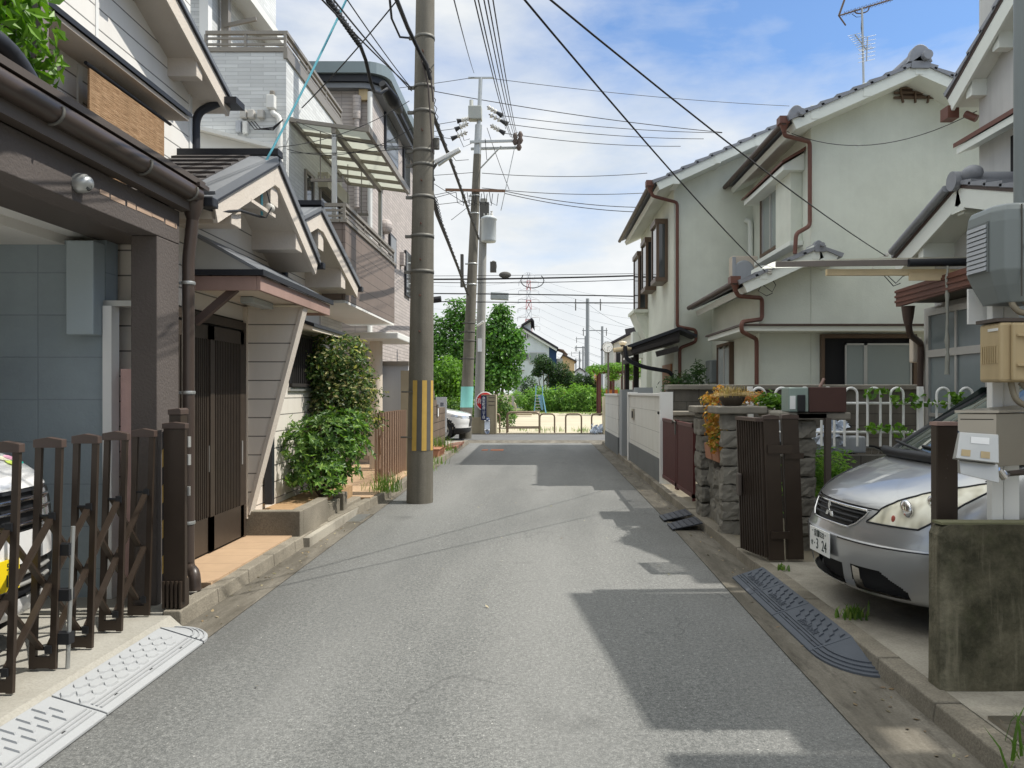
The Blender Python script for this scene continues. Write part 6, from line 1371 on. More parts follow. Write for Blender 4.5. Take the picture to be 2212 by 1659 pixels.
mb=MB(); mb.prism([(5.72,8.6,4.92),(5.72,10.6,4.92),(6.0,10.6,5.05),(6.0,8.6,5.05)],(0,0,.06)); part('window_hood',mb,m_rust,hf)
mb=MB(); mb.prism([(5.74,8.6,4.82),(5.74,10.55,4.82),(6.0,10.55,4.9),(6.0,8.6,4.9)],(0,0,.09)); part('hood_soffit',mb,m_ewhite,hf)
mb=MB(); mb.box(5.99,6.05,8.7,9.75,3.9,4.8); part('window',mb,m_dark,hf)
mb=MB(); mb.box(5.7,5.86,10.7,10.9,5.38,5.55); mb.tube([(5.9,10.62,5.4),(6.0,10.52,5.3)],.05,8); part('gutter_end',mb,m_rust,hf)
# entrance canopy and lattice door
mb=MB(); mb.prism([(5.0,8.6,3.02),(5.0,10.75,2.98),(5.0,10.75,2.75),(5.0,8.6,2.79)],(.06,0,0)); 
for k in range(3): mb.box(4.985,5.0,8.6,10.76,2.80+.07*k,2.83+.07*k)
part('canopy_fascia',mb,m_rust,hf)
mb=MB(); mb.box(5.06,5.6,8.6,10.72,2.80,2.86); part('canopy_soffit',mb,m_stripegrey,hf)
mb=MB(); mb.lathe((5.1,10.6,2.48),[(.05,0),(.07,.1),(.09,.26)],10); mb.pipe([(5.1,10.6,2.5),(5.15,10.65,2.35),(5.45,10.95,2.25),(5.46,11.02,.1)],.045,10); part('drainpipe',mb,m_rustdark,hf)
mb=MB(); mb.box(5.44,5.52,9.3,9.36,.1,2.7); mb.box(5.44,5.52,10.72,10.8,.1,2.7); mb.box(5.44,5.52,9.36,10.72,2.62,2.7); mb.box(5.43,5.53,9.36,10.72,2.04,2.14); mb.box(5.45,5.51,10.02,10.07,.1,2.62); mb.box(5.45,5.51,9.36,10.72,.1,1.3) if False else mb.box(5.45,5.51,9.36,10.72,1.22,1.27); df=part('entrance_door',mb,m_alu,hf)
mb=MB(); mb.box(5.475,5.485,9.36,10.72,.1,2.62); part('pane',mb,M('door_glass',(.20,.24,.25),.2,0,.06),df)
mb=MB()
for i in range(6): mb.box(5.42,5.47,8.6+.08*i,8.65+.08*i,.1,2.6)
part('screen',mb,m_blackwood,hf)
p=PY(1944,700,10.9); mb=MB(); mb.box(5.36,5.5,11.0,11.12,1.98,2.34); part('meter',mb,m_creambrite,hf,.02)
# flat awning between the houses
aw=thing('flat_awning','flat translucent awning with a dark front gutter and raw timber beam','awning',(4.2,10,3)); Y=9.5
mb=MB(); vs=[]
for (dy,dz) in ((0,0),(.15,.04),(.3,.055),(.45,.05),(.6,.03)):
    vs+=[(2.93,Y+dy,3.17+dz*.3),(4.0,Y+dy,3.19+dz),(5.6,Y+dy,3.22+dz)]
mb.add(vs,[(i*3+j,i*3+j+1,i*3+j+4,i*3+j+3) for i in range(4) for j in range(2)],True); part('sheet',mb,m_poly,aw)
mb=MB(); mb.prism([(2.93,Y-.03,3.10),(5.6,Y-.03,3.13),(5.6,Y-.03,3.21),(2.93,Y-.03,3.165)],(0,.03,0)); part('front_beam',mb,M('awning_beam',(.19,.165,.15),.5,0,.08,5),aw)
mb=MB(); mb.tube([(4.55,Y-.05,3.145),(5.6,Y-.05,3.16)],.05,10); part('gutter',mb,m_black,aw)
mb=MB(); mb.box(3.59,5.6,Y+.05,Y+.11,3.01,3.085); mb.box(4.6,5.6,Y+.02,Y+.049,2.94,3.03); part('timber_beam',mb,m_timber,aw)
rc=thing('rain_chain','greenish rope rain chain hanging from the awning gutter','rain chain',(5.0,9.45,1.8)); mb=MB(); rgk=random.Random(2); mb.tube([(5.0+rgk.uniform(-.006,.006),9.4,3.1-.07*i) for i in range(20)],[rgk.uniform(.012,.03) for i in range(20)],6); part('chain',mb,m_rope,rc)

# ================================================================ near right: block wall, mailbox, meters
mw=thing('mossy_block_wall','thick mossy concrete wall end beside the driveway at the right edge','wall',(2.3,3.8,0))
def ruggedbox(x0,x1,y0,y1,z0,z1,amp,seed):
    mb=MB(); nx=max(2,int((x1-x0)/.05)); nz=max(2,int((z1-z0)/.05)); idx={}
    def P3(x,y,z):
        p=V((x,y,z)); k=1.0
        e=min(x-x0,x1-x)+0; ez=z1-z
        rr=.018*max(0,1-max(0,e)/.03)*max(0,1-max(0,ez)/.04)
        d=amp*(mnoise.noise(p*9+V((seed,0,0)))+.5*mnoise.noise(p*27))
        return V((x+(rr if x<x0+.03 else 0), y+(-d if y<y1-1e-6 else d)*1.0, z-rr*.8+ (d*.6 if ez<1e-6 else 0)))
    for (y,fl) in ((y0,0),(y1,1)):
        vs=[P3(x0+(x1-x0)*i/nx,y,z0+(z1-z0)*k/nz) for k in range(nz+1) for i in range(nx+1)]
        mb.add(vs,[(k*(nx+1)+i,k*(nx+1)+i+1,(k+1)*(nx+1)+i+1,(k+1)*(nx+1)+i) for k in range(nz) for i in range(nx)])
    vs=[]; 
    for i in range(nx+1): x=x0+(x1-x0)*i/nx; vs+= [P3(x,y0,z1),P3(x,y1,z1)]
    mb.add(vs,[(2*i,2*i+2,2*i+3,2*i+1) for i in range(nx)])
    for x in (x0,x1):
        vs=[]
        for k in range(nz+1): z=z0+(z1-z0)*k/nz; vs+=[P3(x,y0,z),P3(x,y1,z)]
        mb.add(vs,[(2*k,2*k+1,2*k+3,2*k+2) for k in range(nz)])
    return mb
part('wall',ruggedbox(1.955,3.6,3.74,3.85,.06,.905,.006,3),m_moss,mw)
mb=MB(); mb.prism([(1.97,3.755,.903),(3.6,3.755,.903),(3.6,3.84,.903),(1.965,3.84,.903)],(0,0,.012)); part('top',mb,m_mosstop,mw)
bp2=thing('brown_post','square dark brown aluminium post behind the mossy wall','post',(2.15,4.08,0)); mb=MB(); mb.box(2.10,2.213,4.05,4.115,.1,1.375); part('shaft',mb,m_gate,bp2,.005)
mb=MB(); mb.box(2.096,2.217,4.045,4.12,1.376,1.395); part('cap',mb,m_fascia,bp2)
mb=MB()
for (x,z) in ((2.15,1.2),(2.155,1.15),(2.148,1.1),(2.158,1.22)): mb.ball((x,4.05,z),(.003,.003,.003),4)
part('rivet',mb,m_gatecap,bp2)
mp=thing('meter_stand','white square posts carrying the meters above the mossy wall','post',(2.33,3.83,.92)); 
mb=MB(); mb.box(2.28,2.335,3.86,3.91,.1,2.3); part('post',mb,m_white,mp,.004)
mb=MB(); mb.box(2.35,2.43,3.88,3.93,.1,2.2); part('post',mb,m_white,mp,.004)
mb=MB(); mb.tube([(3.84,6.11,.1),(3.84,6.11,5.0)],.055,14); solo('service_mast',mb,m_metergrey,'round grey service mast rising behind the meters at the right edge','mast')
sm=thing('steel_mailbox','stainless steel mailbox on the mossy wall at the right edge','mailbox',(2.3,3.7,1.15))
A_,B_,C_=V((1.985,3.64,0)),V((2.145,3.60,0)),V((2.56,3.80,0)); D_=A_+C_-B_
def zq(p,z): return V((p.x,p.y,z))
mb=MB(); mb.hexa([zq(A_,1.37),zq(B_,1.20),zq(C_,1.20),zq(D_,1.37),zq(A_,1.452),zq(B_,1.452),zq(C_,1.452),zq(D_,1.452)]); part('body',mb,m_stain,sm,.004)
mb=MB(); o_=V((-.02,-.012,0)); mb.hexa([zq(A_+o_,1.455),zq(B_+V((.003,-.015,0)),1.455),zq(C_+V((.02,0,0)),1.46),zq(D_,1.475),zq(A_+o_,1.466),zq(B_+V((.003,-.015,0)),1.466),zq(C_+V((.02,0,0)),1.471),zq(D_,1.487)]); part('lid',mb,m_stain,sm)
fd=(B_-A_).normalized(); fn=V((fd.y,-fd.x,0)); 
mb=MB(); mb.obox(zq((A_+B_)/2+fn*.001,1.424),fd*.07,fn*.002,V((0,0,.002))); part('slot',mb,m_dark,sm)
ic=thing('door_intercom','tilted grey steel intercom with a pale label beside the steel mailbox','intercom',(2.06,3.58,1.1))
mb=MB(); mb.hexa([zq(A_+fn*.075-fd*.025,1.245),zq(B_+fn*.075-fd*.01,1.225),zq(B_+fn*.01-fd*.01,1.215),zq(A_+fn*.01-fd*.025,1.235), zq(A_+fn*.035,1.365),zq(B_+fn*.035,1.355),zq(B_+fn*.005,1.35),zq(A_+fn*.005,1.36)]); part('panel',mb,m_alu,ic,.003)
def onp(s,t,off=.003):   # point on the tilted face: s along, t up
    lo=zq(A_+fn*.075-fd*.025,1.245).lerp(zq(B_+fn*.075-fd*.01,1.225),s); hi=zq(A_+fn*.035,1.365).lerp(zq(B_+fn*.035,1.355),s); n_=fd.cross((hi-lo).normalized()); return lo.lerp(hi,t)+fn*off
mb=MB(); mb.add([onp(.30,.62),onp(.76,.62),onp(.76,.86),onp(.30,.86)],[(0,1,2,3)]); part('paper_label',mb,m_signwhite,ic)
mb=MB(); mb.add([onp(.10,.12),onp(.32,.12),onp(.32,.36),onp(.10,.36)],[(0,1,2,3)]); part('yellowed_tape',mb,m_beige,ic); mb=MB(); mb.add([onp(.56,.12),onp(.78,.12),onp(.78,.36),onp(.56,.36)],[(0,1,2,3)]); part('yellowed_tape',mb,m_beige,ic)
mb=MB(); mb.hexa([zq(A_+fn*.05,1.17),zq(B_+fn*.05,1.13),zq(B_,1.13),zq(A_,1.17),zq(A_+fn*.03,1.232),zq(B_+fn*.03,1.215),zq(B_,1.215),zq(A_,1.232)]); part('lower_plate',mb,m_alu,ic,.003)
ht_=thing('garden_tap','brass garden tap between the mailbox and the mossy wall','tap',(2.2,3.6,1.15))
mb=MB(); mb.tube([(2.17,3.62,1.165),(2.36,3.72,1.165)],.014,8); part('pipe',mb,m_copper,ht_)
mb=MB(); mb.tube([(2.155,3.6,1.19),(2.185,3.6,1.15)],.018,8); mb.tube([(2.18,3.6,1.17),(2.21,3.63,1.165)],.017,8); part('spout',mb,m_chrome,ht_)
# meter housing
mt=thing('electric_meter','grey rounded electricity meter housing with a louvred window','electric meter',(2.42,3.75,1.95))
mb=MB(); 
prof=[(2.15,3.66),(2.185,3.60),(2.24,3.585),(2.80,3.585),(2.80,3.86),(2.15,3.86)]
zr=[(1.98,.50),(2.06,.80),(2.13,1.0),(2.36,1.0),(2.41,.96),(2.435,.88),(2.445,.74)]
vs=[];fs=[];k=len(prof); cxm,cym=2.47,3.78
for (z,s_) in zr:
    for (x,y) in prof: vs.append((cxm+(x-cxm)*(1-(1-s_)*.42),cym+(y-cym)*(1-(1-s_)*.6),z))
for i in range(len(zr)-1):
    for j in range(k): fs.append((i*k+j,i*k+(j+1)%k,(i+1)*k+(j+1)%k,(i+1)*k+j))
fs+= [tuple(range(k-1,-1,-1)),tuple(range((len(zr)-1)*k,len(zr)*k))]
mb.add(vs,fs,False); o=part('housing',mb,m_metergrey,mt,.022); o.modifiers['bevel'].segments=4; o.modifiers['bevel'].angle_limit=R(18)
mb=MB(); mb.box(2.142,2.149,3.665,3.84,2.125,2.37); part('window_frame',mb,M('meter_frame',(.15,.165,.165),.5),mt,.004)
mb=MB()
for i in range(10): z=2.135+.0225*i; mb.obox((2.138,3.752,z+.009),(0,.078,0),(.004,0,.002),(.001,0,.0085))
part('louvre',mb,m_shed,mt)
mb=MB(); mb.tube([(2.275,3.585,2.235),(2.275,3.562,2.235)],.012,8); mb.tube([(2.275,3.565,2.235),(2.30,3.565,2.235)],.009,8); part('screw',mb,m_steel,mt)
mb=MB(); mb.box(2.252,2.256,3.580,3.588,2.0,2.43); part('seam',mb,m_stripegrey,mt)
bx=thing('meter_box','yellowed beige plastic utility box below the grey meter','utility box',(2.45,3.72,1.6))
mb=MB(); mb.box(2.19,2.80,3.645,3.82,1.60,1.885); part('case',mb,m_beige,bx,.014)
mb=MB(); mb.box(2.235,2.80,3.618,3.644,1.605,1.88); lid=part('lid',mb,m_beige,bx,.01)
for z in (1.82,1.68):
    mb=MB(); mb.box(2.25,2.32,3.60,3.617,z-.006,z+.006); mb.box(2.30,2.316,3.595,3.612,z-.034,z); part('latch',mb,m_beige,lid,.002)
mb=MB()
for i in range(8): mb.box(2.185,2.189,3.66+.018*i,3.667+.018*i,1.69,1.775)
part('rib',mb,m_beige,bx)
mb=MB(); mb.box(2.1865,2.1895,3.66,3.74,1.845,1.858); part('maker_label',mb,m_cwall,bx)
mb=MB(); mb.box(2.18,2.42,3.65,3.83,1.888,1.905); part('top_lip',mb,m_browndark,bx)
cd=thing('conduit_bundle','curved beige conduit pipes between the meters at the right edge','conduit',(2.4,3.7,1.4))
for pts in ([(2.255,3.68,2.02),(2.26,3.66,1.96),(2.30,3.66,1.925),(2.40,3.66,1.935)],[(2.30,3.68,2.02),(2.33,3.66,1.97),(2.42,3.66,1.90)],[(2.275,3.70,1.6),(2.28,3.68,1.52),(2.33,3.68,1.485),(2.42,3.70,1.49)],[(2.32,3.70,1.6),(2.36,3.68,1.55),(2.44,3.70,1.50)]):
    mb=MB(); mb.pipe(pts,.0145,10,.05); part('conduit',mb,m_conduit,cd)
mb=MB(); mb.box(2.20,2.34,3.93,3.945,1.9,2.08); part('back_plate',mb,m_white,cd)
# house out of frame to the right whose shadow lies on the street
ng=thing('neighbour_house','plain cream neighbour house over the driveway at the right','house',(6,3,0))
mb=MB(); mb.prism([(4.80,3.72,2.8),(4.80,6.05,2.8),(4.80,6.05,6.6),(4.80,3.72,6.2)],(5,0,0)); mb.box(8.5,9.5,3.7,6.0,0,2.8); part('upper_wall',mb,m_sidingup,ng)
mb=MB(); mb.box(4.85,9.5,-3.0,3.30,0,6.0); part('wall',mb,m_sidingup,ng)
mb=MB(); mb.prism([(4.77,3.68,6.22),(4.77,6.1,6.63),(9.6,6.1,6.63),(9.6,3.68,6.22)],(0,0,.1)); mb.box(4.66,9.6,-3.1,3.44,6.002,6.12); mb.box(5.25,5.60,3.45,3.67,6.0,6.1); mb.box(5.84,9.5,3.45,3.67,6.0,6.1); part('roof',mb,m_slate,ng)  # small slabs between the roofs added to shape the shadow on the road
gr_=thing('ribbed_step','ribbed steel step plate in the lower right corner on the kerb','step plate',(2.2,3.2,.1))
mb=MB(); mb.box(2.0,2.7,2.7,3.42,.098,.112); part('plate',mb,m_stain,gr_)
mb=MB()
for i in range(9): mb.box(2.02,2.7,2.73+.075*i,2.765+.075*i,.112,.122)
part('rib',mb,m_stain,gr_)
vc_=thing('valve_cover','rusty orange valve cover plates in the road near the crossing','manhole cover',(-1.2,20.7,0))
mb=MB(); mb.box(-1.28,-.94,20.45,20.95,.0,.007); part('plate',mb,M('valve_rust',(.42,.15,.07),.8,0,.2,9),vc_)
mb=MB(); mb.box(-1.52,-1.36,20.5,20.9,.0,.007); part('plate',mb,bpy.data.materials['valve_rust'],vc_)
# fallen leaves and grit lying along both kerbs
mb=MB(); rgl=random.Random(77)
for _ in range(520):
    L_=rgl.random()<.55; y=rgl.uniform(2.2,17)**1.0; x=(rgl.gauss(-2.25,.07) if L_ else rgl.gauss(1.74,.10)); 
    if rgl.random()<.12: x=rgl.uniform(-2.0,1.5)
    s_=rgl.uniform(.006,.02); a=rgl.random()*6.28; p=V((x,y,.012)); d=V((math.cos(a),math.sin(a),rgl.uniform(-.1,.5)))*s_; q_=V((-math.sin(a),math.cos(a),rgl.uniform(0,.3)))*s_*.6
    mb.add([p-d,p+q_,p+d,p-q_],[(0,1,2,3)])
solo('leaf_litter',mb,leafmat('litter',[(.16,.10,.05),(.30,.22,.12),(.42,.36,.24),(.12,.13,.06)],.1),None,None,None,0,'stuff')
wdr=MB(); 
for (x,y,h,n,s,z) in ((2.02,4.95,.09,60,.04,.1),(2.15,3.0,.18,120,.12,.1),(2.0,6.3,.05,30,.03,.1),(2.1,2.8,.2,100,.15,.1)):
    t=tuft((x,y,z),n,h,s,int(x*100+y*10),.008); wdr.add(t.v,t.f)
solo('kerb_weeds',wdr,m_grass,None,None,None,0,'stuff')
# ================================================================ VEHICLES
def crom(keys, t):
    n=len(keys)-1; x=t*n; i=min(int(x),n-1); f=x-i
    p0,p1,p2,p3=keys[max(i-1,0)],keys[i],keys[i+1],keys[min(i+2,n)]
    return [.5*((2*b)+(-a+c)*f+(2*a-5*b+4*c-d)*f*f+(-a+3*b-3*c+d)*f**3) for a,b,c,d in zip(p0,p1,p2,p3)]
class Car:
    """body skin: side profile (x behind the nose, z, half width, corner depth) swept round a rounded plan"""
    def __init__(s, keys, L, N, back, left, nexp=2.25, nt=90, nc=46, ns=40):
        s.N,s.b,s.l=V(N),V(back).normalized(),V(left).normalized(); s.keys=keys; s.L=L; s.nexp=nexp; s.ns=ns
        s.rows=[]
        for i in range(nt+1):
            x,z,w,D=crom(keys,i/nt); row=[]
            for j in range(nc+1):
                th=math.pi/2*(j/nc); q=math.sin(th)**(2/nexp); e=1-(max(0,math.cos(th)))**(2/nexp); row.append((x+D*e,w*q,z))
            for j in range(1,ns+1): row.append((x+D+(L-x-D)*(j/ns),w*(1-.04*(j/ns)**3),z))
            s.rows.append(row)
    def W(s,p): return s.N+s.b*p[0]+s.l*p[1]+V((0,0,p[2]))
    def pt(s,x,y,z): return s.W((x,y,z))
    def split(s, fn):
        """fn(x,|y|,z,side)->(name, inset); returns dict of MBs"""
        out={}; ins={}
        for sg in (1,-1):
            idx={}
            for i in range(len(s.rows)-1):
                for j in range(len(s.rows[0])-1):
                    a,b,c,d=s.rows[i][j],s.rows[i][j+1],s.rows[i+1][j+1],s.rows[i+1][j]
                    cx,cy,cz=[(a[k]+b[k]+c[k]+d[k])/4 for k in range(3)]
                    nm,off=fn(cx,cy,cz,sg)
                    if nm is None: continue
                    mb=out.setdefault(nm,MB()); dct=idx.setdefault(nm,{})
                    ids=[]
                    for (ii,jj) in ((i,j),(i,j+1),(i+1,j+1),(i+1,j)):
                        if (ii,jj) not in dct:
                            p=s.rows[ii][jj]; q=s.W((p[0]+off,p[1]*sg,p[2])); dct[(ii,jj)]=len(mb.v); mb.v.append(q)
                        ids.append(dct[(ii,jj)])
                    mb.f.append(ids if sg>0 else ids[::-1]); mb.sm.append(True)
        return out
def strip(car, pts, r, mb=None, sides=6):
    mb=mb or MB(); mb.tube([car.pt(*p) for p in pts], r, sides); return mb
def s_nc(c): return len(c.rows[0])-c.ns+1
def tz(car,t,z,k,off=-.003):
    row=min(car.rows,key=lambda r:abs(r[0][2]-z)); p=min(row,key=lambda q:abs(q[1]+.85*q[0]-t)); return (p[0]+off,k*(p[1]+.002),z)
def surf(car, y, z, off=-.006):
    """front surface point of the car at lateral y and height z"""
    best=None
    for row in car.rows:
        for (x,yy,zz) in row[:s_nc(car)]:
            d=(yy-abs(y))**2+(zz-z)**2
            if best is None or d<best[0]: best=(d,x)
    return (best[1]+off,y,z)
# ---- silver hatchback on the driveway
phi=.03
ck_=[(.20,.165,.78,.62),(.075,.19,.81,.62),(.03,.24,.82,.62),(.012,.33,.825,.60),(.0,.42,.83,.58),(-.002,.505,.835,.57),(.012,.53,.835,.56),(.03,.575,.835,.55),(.055,.635,.832,.545),(.085,.70,.825,.54),(.135,.765,.815,.53),(.23,.83,.80,.51),(.36,.89,.785,.48),(.50,.945,.765,.44),(.63,.99,.745,.38),(.74,1.025,.725,.32),(.80,1.04,.70,.26)]
sv=thing('silver_hatchback','silver hatchback with a white number plate parked nose out on the right driveway','car',(3.5,5.2,.1))
car=Car(ck_,3.75,(1.925,5.2,.10),(math.cos(phi),math.sin(phi),0),(math.sin(phi),-math.cos(phi),0),2.2,240,90,44)
def hl_lo(t): return .645 if t<.95 else .645+(t-.95)*.60
def hl_hi(t): return crom([(.65,),(.745,),(.80,),(.84,),(.87,),(.895,),(.92,),(.945,)],max(0,min(1,(t-.50)/.95)))[0]
def sv_region(x,y,z,sg):
    t=y+.85*x
    if .585<z<.715:
        f=(z-.585)/.13
        if y<.26+.14*f**.7: return ('grille',.022)
    if z>.60:
        # headlight: swept back wedge
        lo,hi=hl_lo(t),hl_hi(t)
        if .50<t<1.45 and lo<z<hi and x<.85: return ('headlight',.0)
    if .215<z<.365:
        if y<.235 and z<.355 : return ('intake',.06)
        if .33<y<.66 and z<.235+.13*min(1,(.70-y)/.16): return ('intake',.05)
    if .716<z<.725 and y<.47: return ('gap',.012)
    if .508<z<.516 and y>.20: return ('gap',.004)
    if x>.30 and y>.6:
        dx=x-.86; dz=z-.30
        if dx*dx+dz*dz<.33**2: return ('arch',.0) if dx*dx+dz*dz>.30**2 else (None,0)
        dx=x-3.2
        if dx*dx+dz*dz<.32**2: return (None,0)
    return ('body',0)
mbs=car.split(sv_region)
bd=part('body',mbs['body'],m_carsilver,sv); part('grille',mbs['grille'],m_blackplast,sv); part('intake',mbs['intake'],m_dark,sv); part('panel_gap',mbs['gap'],m_blackplast,sv)
def sidesplit(mb,cx):  # left and right lamp as separate parts
    l,r=MB(),MB()
    for f,sm in zip(mb.f,mb.sm):
        c=sum((mb.v[i] for i in f),V((0,0,0)))/len(f); tgt=l if (c-car.N).dot(car.l)>0 else r
        tgt.add([mb.v[i] for i in f],[tuple(range(len(f)))],True)
    return l,r
for side,k in zip(sidesplit(mbs['headlight'],0),(1,-1)):
    bmv=side; hl=part('headlight',bmv,m_lamp,sv)
    bmx=bmesh.new(); bmx.from_mesh(hl.data); bmesh.ops.remove_doubles(bmx,verts=bmx.verts,dist=.0001); bmesh.ops.recalc_face_normals(bmx,faces=bmx.faces); bmx.to_mesh(hl.data); bmx.free(); print('HL',len(hl.data.polygons))
    for (t_,z,r) in (((.80,.745,.072),(.98,.79,.06)) if k>0 else ()):
        p=tz(car,t_,z,k,.014); mb=MB(); mb.ball(car.pt(*p),(r*.36,r,r*.85),10); part('reflector',mb,m_chrome,hl)
    if k>0: p=tz(car,.74,.685,k,.002); mb=MB(); mb.ball(car.pt(*p),(.012,.013,.024),6); part('marker',mb,M('marker_amber',(.42,.09,.06),.4),hl)
    mb=MB(); T=[.50+.95*i/24 for i in range(25)]; strip(car,[tz(car,t_,hl_hi(t_),k) for t_ in T],.0055,mb); strip(car,[tz(car,t_,hl_lo(t_),k) for t_ in T],.0055,mb); part('lamp_edge',mb,m_blackplast,hl)
mb=MB()
for z,w in ((.622,.29),(.652,.33),(.682,.36)): strip(car,[surf(car,y,z,.004) for y in [w*(i/8-1) for i in range(17)]],.008,mb)
part('grille_bar',mb,m_blackplast,sv)
mb=MB(); strip(car,[surf(car,y,.708,-.004) for y in [.38*(i/10-1) for i in range(21)]],.011,mb); strip(car,[surf(car,y,.588+.0*abs(y),-.004) for y in [.27*(i/8-1) for i in range(17)]],.007,mb)
for k in (1,-1): strip(car,[surf(car,k*y,z,-.003) for (y,z) in ((.27,.59),(.33,.62),(.375,.67),(.39,.708))],.006,mb)
part('grille_trim',mb,m_chrome,sv)
for k in (1,-1):
    mb=MB(); strip(car,[surf(car,k*y,z,-.001) for (y,z) in ((.70,.925),(.708,.95),(.712,.975),(.712,1.0),(.705,1.02))],.004,mb); part('panel_gap',mb,m_blackplast,sv)
# three pointed emblem of three lozenges
mb=MB(); p0=surf(car,0,.655,-.022); R0=.027
def loz(ang):
    d=(math.sin(ang),math.cos(ang)); s=(math.cos(ang),-math.sin(ang)); pts=[(0,0),(d[0]*R0+s[0]*R0*.52,d[1]*R0+s[1]*R0*.52),(d[0]*2*R0,d[1]*2*R0),(d[0]*R0-s[0]*R0*.52,d[1]*R0-s[1]*R0*.52)]
    mb.prism([car.pt(p0[0],-q[0]*1.25,p0[2]+q[1]*1.25) for q in pts],car.b*.008)
for a in (0,2.094,-2.094): loz(a)
part('emblem',mb,m_chrome,sv)
# number plate
pz=.445; px=surf(car,0,pz,-.02)[0]; pyo=.0
pc=car.pt(px,pyo,pz); mb=MB(); mb.obox(pc,car.l*.165,V((0,0,.0825)),car.b*.004); pl_=part('number_plate',mb,m_plate,sv,.003)
ax=-car.l*-1; 
fw=-car.b; rd=car.l   # seen from the front, reading runs towards the car's left side
for (tx,sz,dy,dz,sq) in (('京都532',.052,0.0,.045,.95),('せ',.045,-.118,-.028,.9),('・',.05,-.075,-.028,1),('3',.10,-.03,-.026,.85),('24',.10,.085,-.026,.85)):
    tm=text_mb(tx,sz,pc+rd*dy+V((0,0,dz))+fw*.0055,rd,(0,0,1),.002,'CENTER',sq); part('plate_character',tm,m_ink,pl_)
mb=MB(); 
for dy in (-.11,.11): p=pc+rd*dy+V((0,0,.058))+fw*.005; mb.ball(p,(.006,.006,.006),5)
part('bolt',mb,m_steel,pl_)
# greenhouse
def gh_pt(x,y,z): return car.pt(x,y,z)
mb=MB(); rows=[]; n=12
for i in range(n+1):
    f=i/n; z=1.01+.495*f; w=.70-.17*f; x0=.66+.66*f+.08*f*f
    rows.append([gh_pt(x0+.15*(abs(y)**2.2),w*y,z-.015*abs(y)**3) for y in [j/8-1 for j in range(17)]])
vs=[p for r in rows for p in r]; fs=[(i*17+j,i*17+j+1,(i+1)*17+j+1,(i+1)*17+j) for i in range(n) for j in range(16)]
mb.add(vs,fs,True); part('windshield',mb,m_cabglass,sv)
for k in (0,16): mb=MB(); mb.tube([r[k] for r in rows],.024,8); part('pillar',mb,m_blackplast,sv)
mb=MB(); strip(car,[(.66+.15*abs(y)**2.2-.03,.72*y,1.025-.012*abs(y)) for y in [j/8-1 for j in range(17)]],.035,mb); part('cowl',mb,m_blackplast,sv)
mb=MB(); strip(car,[(.66,.1,1.045),(.70,-.2,1.07),(.78,-.55,1.09)],.01,mb); strip(car,[(.68,.5,1.045),(.72,.2,1.07),(.74,-.1,1.08)],.01,mb); part('wiper',mb,m_blackplast,sv)
mb=MB(); top=[(1.40,.53,1.505),(1.84,.545,1.53),(2.4,.56,1.55),(3.2,.54,1.52),(3.55,.5,1.42)]
for (a,b) in zip(top[:-1],top[1:]): mb.add([gh_pt(a[0],a[1],a[2]),gh_pt(b[0],b[1],b[2]),gh_pt(b[0],0,b[2]+.03),gh_pt(a[0],0,a[2]+.02),gh_pt(b[0],-b[1],b[2]),gh_pt(a[0],-a[1],a[2])],[(0,1,2,3),(3,2,4,5)],True)
part('roof',mb,m_carsilver,sv)
mb=MB()
for k in (1,-1):
    mb.add([gh_pt(.84,.70*k,1.03),gh_pt(3.7,.68*k,1.03),gh_pt(3.55,.5*k,1.42),gh_pt(3.2,.54*k,1.5),gh_pt(2.4,.56*k,1.53),gh_pt(1.42,.53*k,1.49)],[(0,1,2,3,4,5)])
mb.add([gh_pt(3.7,.68,1.03),gh_pt(3.7,-.68,1.03),gh_pt(3.55,-.5,1.42),gh_pt(3.55,.5,1.42)],[(0,1,2,3)]); part('side_window',mb,m_cabglass,sv)
mb=MB(); mb.add([gh_pt(3.75,.8,.2),gh_pt(3.75,-.8,.2),gh_pt(3.72,-.68,1.04),gh_pt(3.72,.68,1.04)],[(0,1,2,3)]); mb.add([gh_pt(.8,.7,1.035),gh_pt(3.73,.7,1.035),gh_pt(3.73,-.7,1.035),gh_pt(.8,-.7,1.035)],[(0,1,2,3)]); part('tail',mb,m_carsilver,sv)
def wheel(car,par,x,y,r,w=.19):
    k=1 if y>0 else -1; c=car.pt(x,y,r); ax=car.l*k; up=V((0,0,1)); fw_=car.b
    def ring(rad,off): return [c+ax*off+(up*math.cos(a)+fw_*math.sin(a))*rad for a in [2*math.pi*i/28 for i in range(28)]]
    mb=MB(); prof=[(r*.62,-w*.5),(r*.96,-w*.5),(r,-w*.35),(r,.0),(r*.96,.03),(r*.66,.035)]
    vs=[]; 
    for (rad,off) in prof: vs+=ring(rad,off)
    mb.add(vs,[(i*28+j,i*28+(j+1)%28,(i+1)*28+(j+1)%28,(i+1)*28+j) for i in range(len(prof)-1) for j in range(28)],True); wh=part('wheel',mb,m_tyre,par)
    mb=MB(); vs=ring(r*.66,.02)+ring(r*.6,.0)+ring(r*.15,.025)+[c+ax*.03]
    mb.add(vs,[(i*28+j,i*28+(j+1)%28,(i+1)*28+(j+1)%28,(i+1)*28+j) for i in range(2) for j in range(28) if i==0 or (j//2)%3!=1]+[(56+j,56+(j+1)%28,84) for j in range(28)],True); part('rim',mb,m_alu,wh)
for y in (.80,-.80): wheel(car,sv,.86,y,.29); wheel(car,sv,3.1,y,.29)
mb=MB(); mb.obox(car.pt(2.0,0,.35),car.b*1.7,car.l*.6,V((0,0,.12))); part('underbody',mb,m_dark,sv)
for k in (1,-1):
    mb=MB(); mb.ball(car.pt(1.25,k*.86,1.08),(.07,.09,.07),8); part('mirror',mb,m_carsilver,sv)

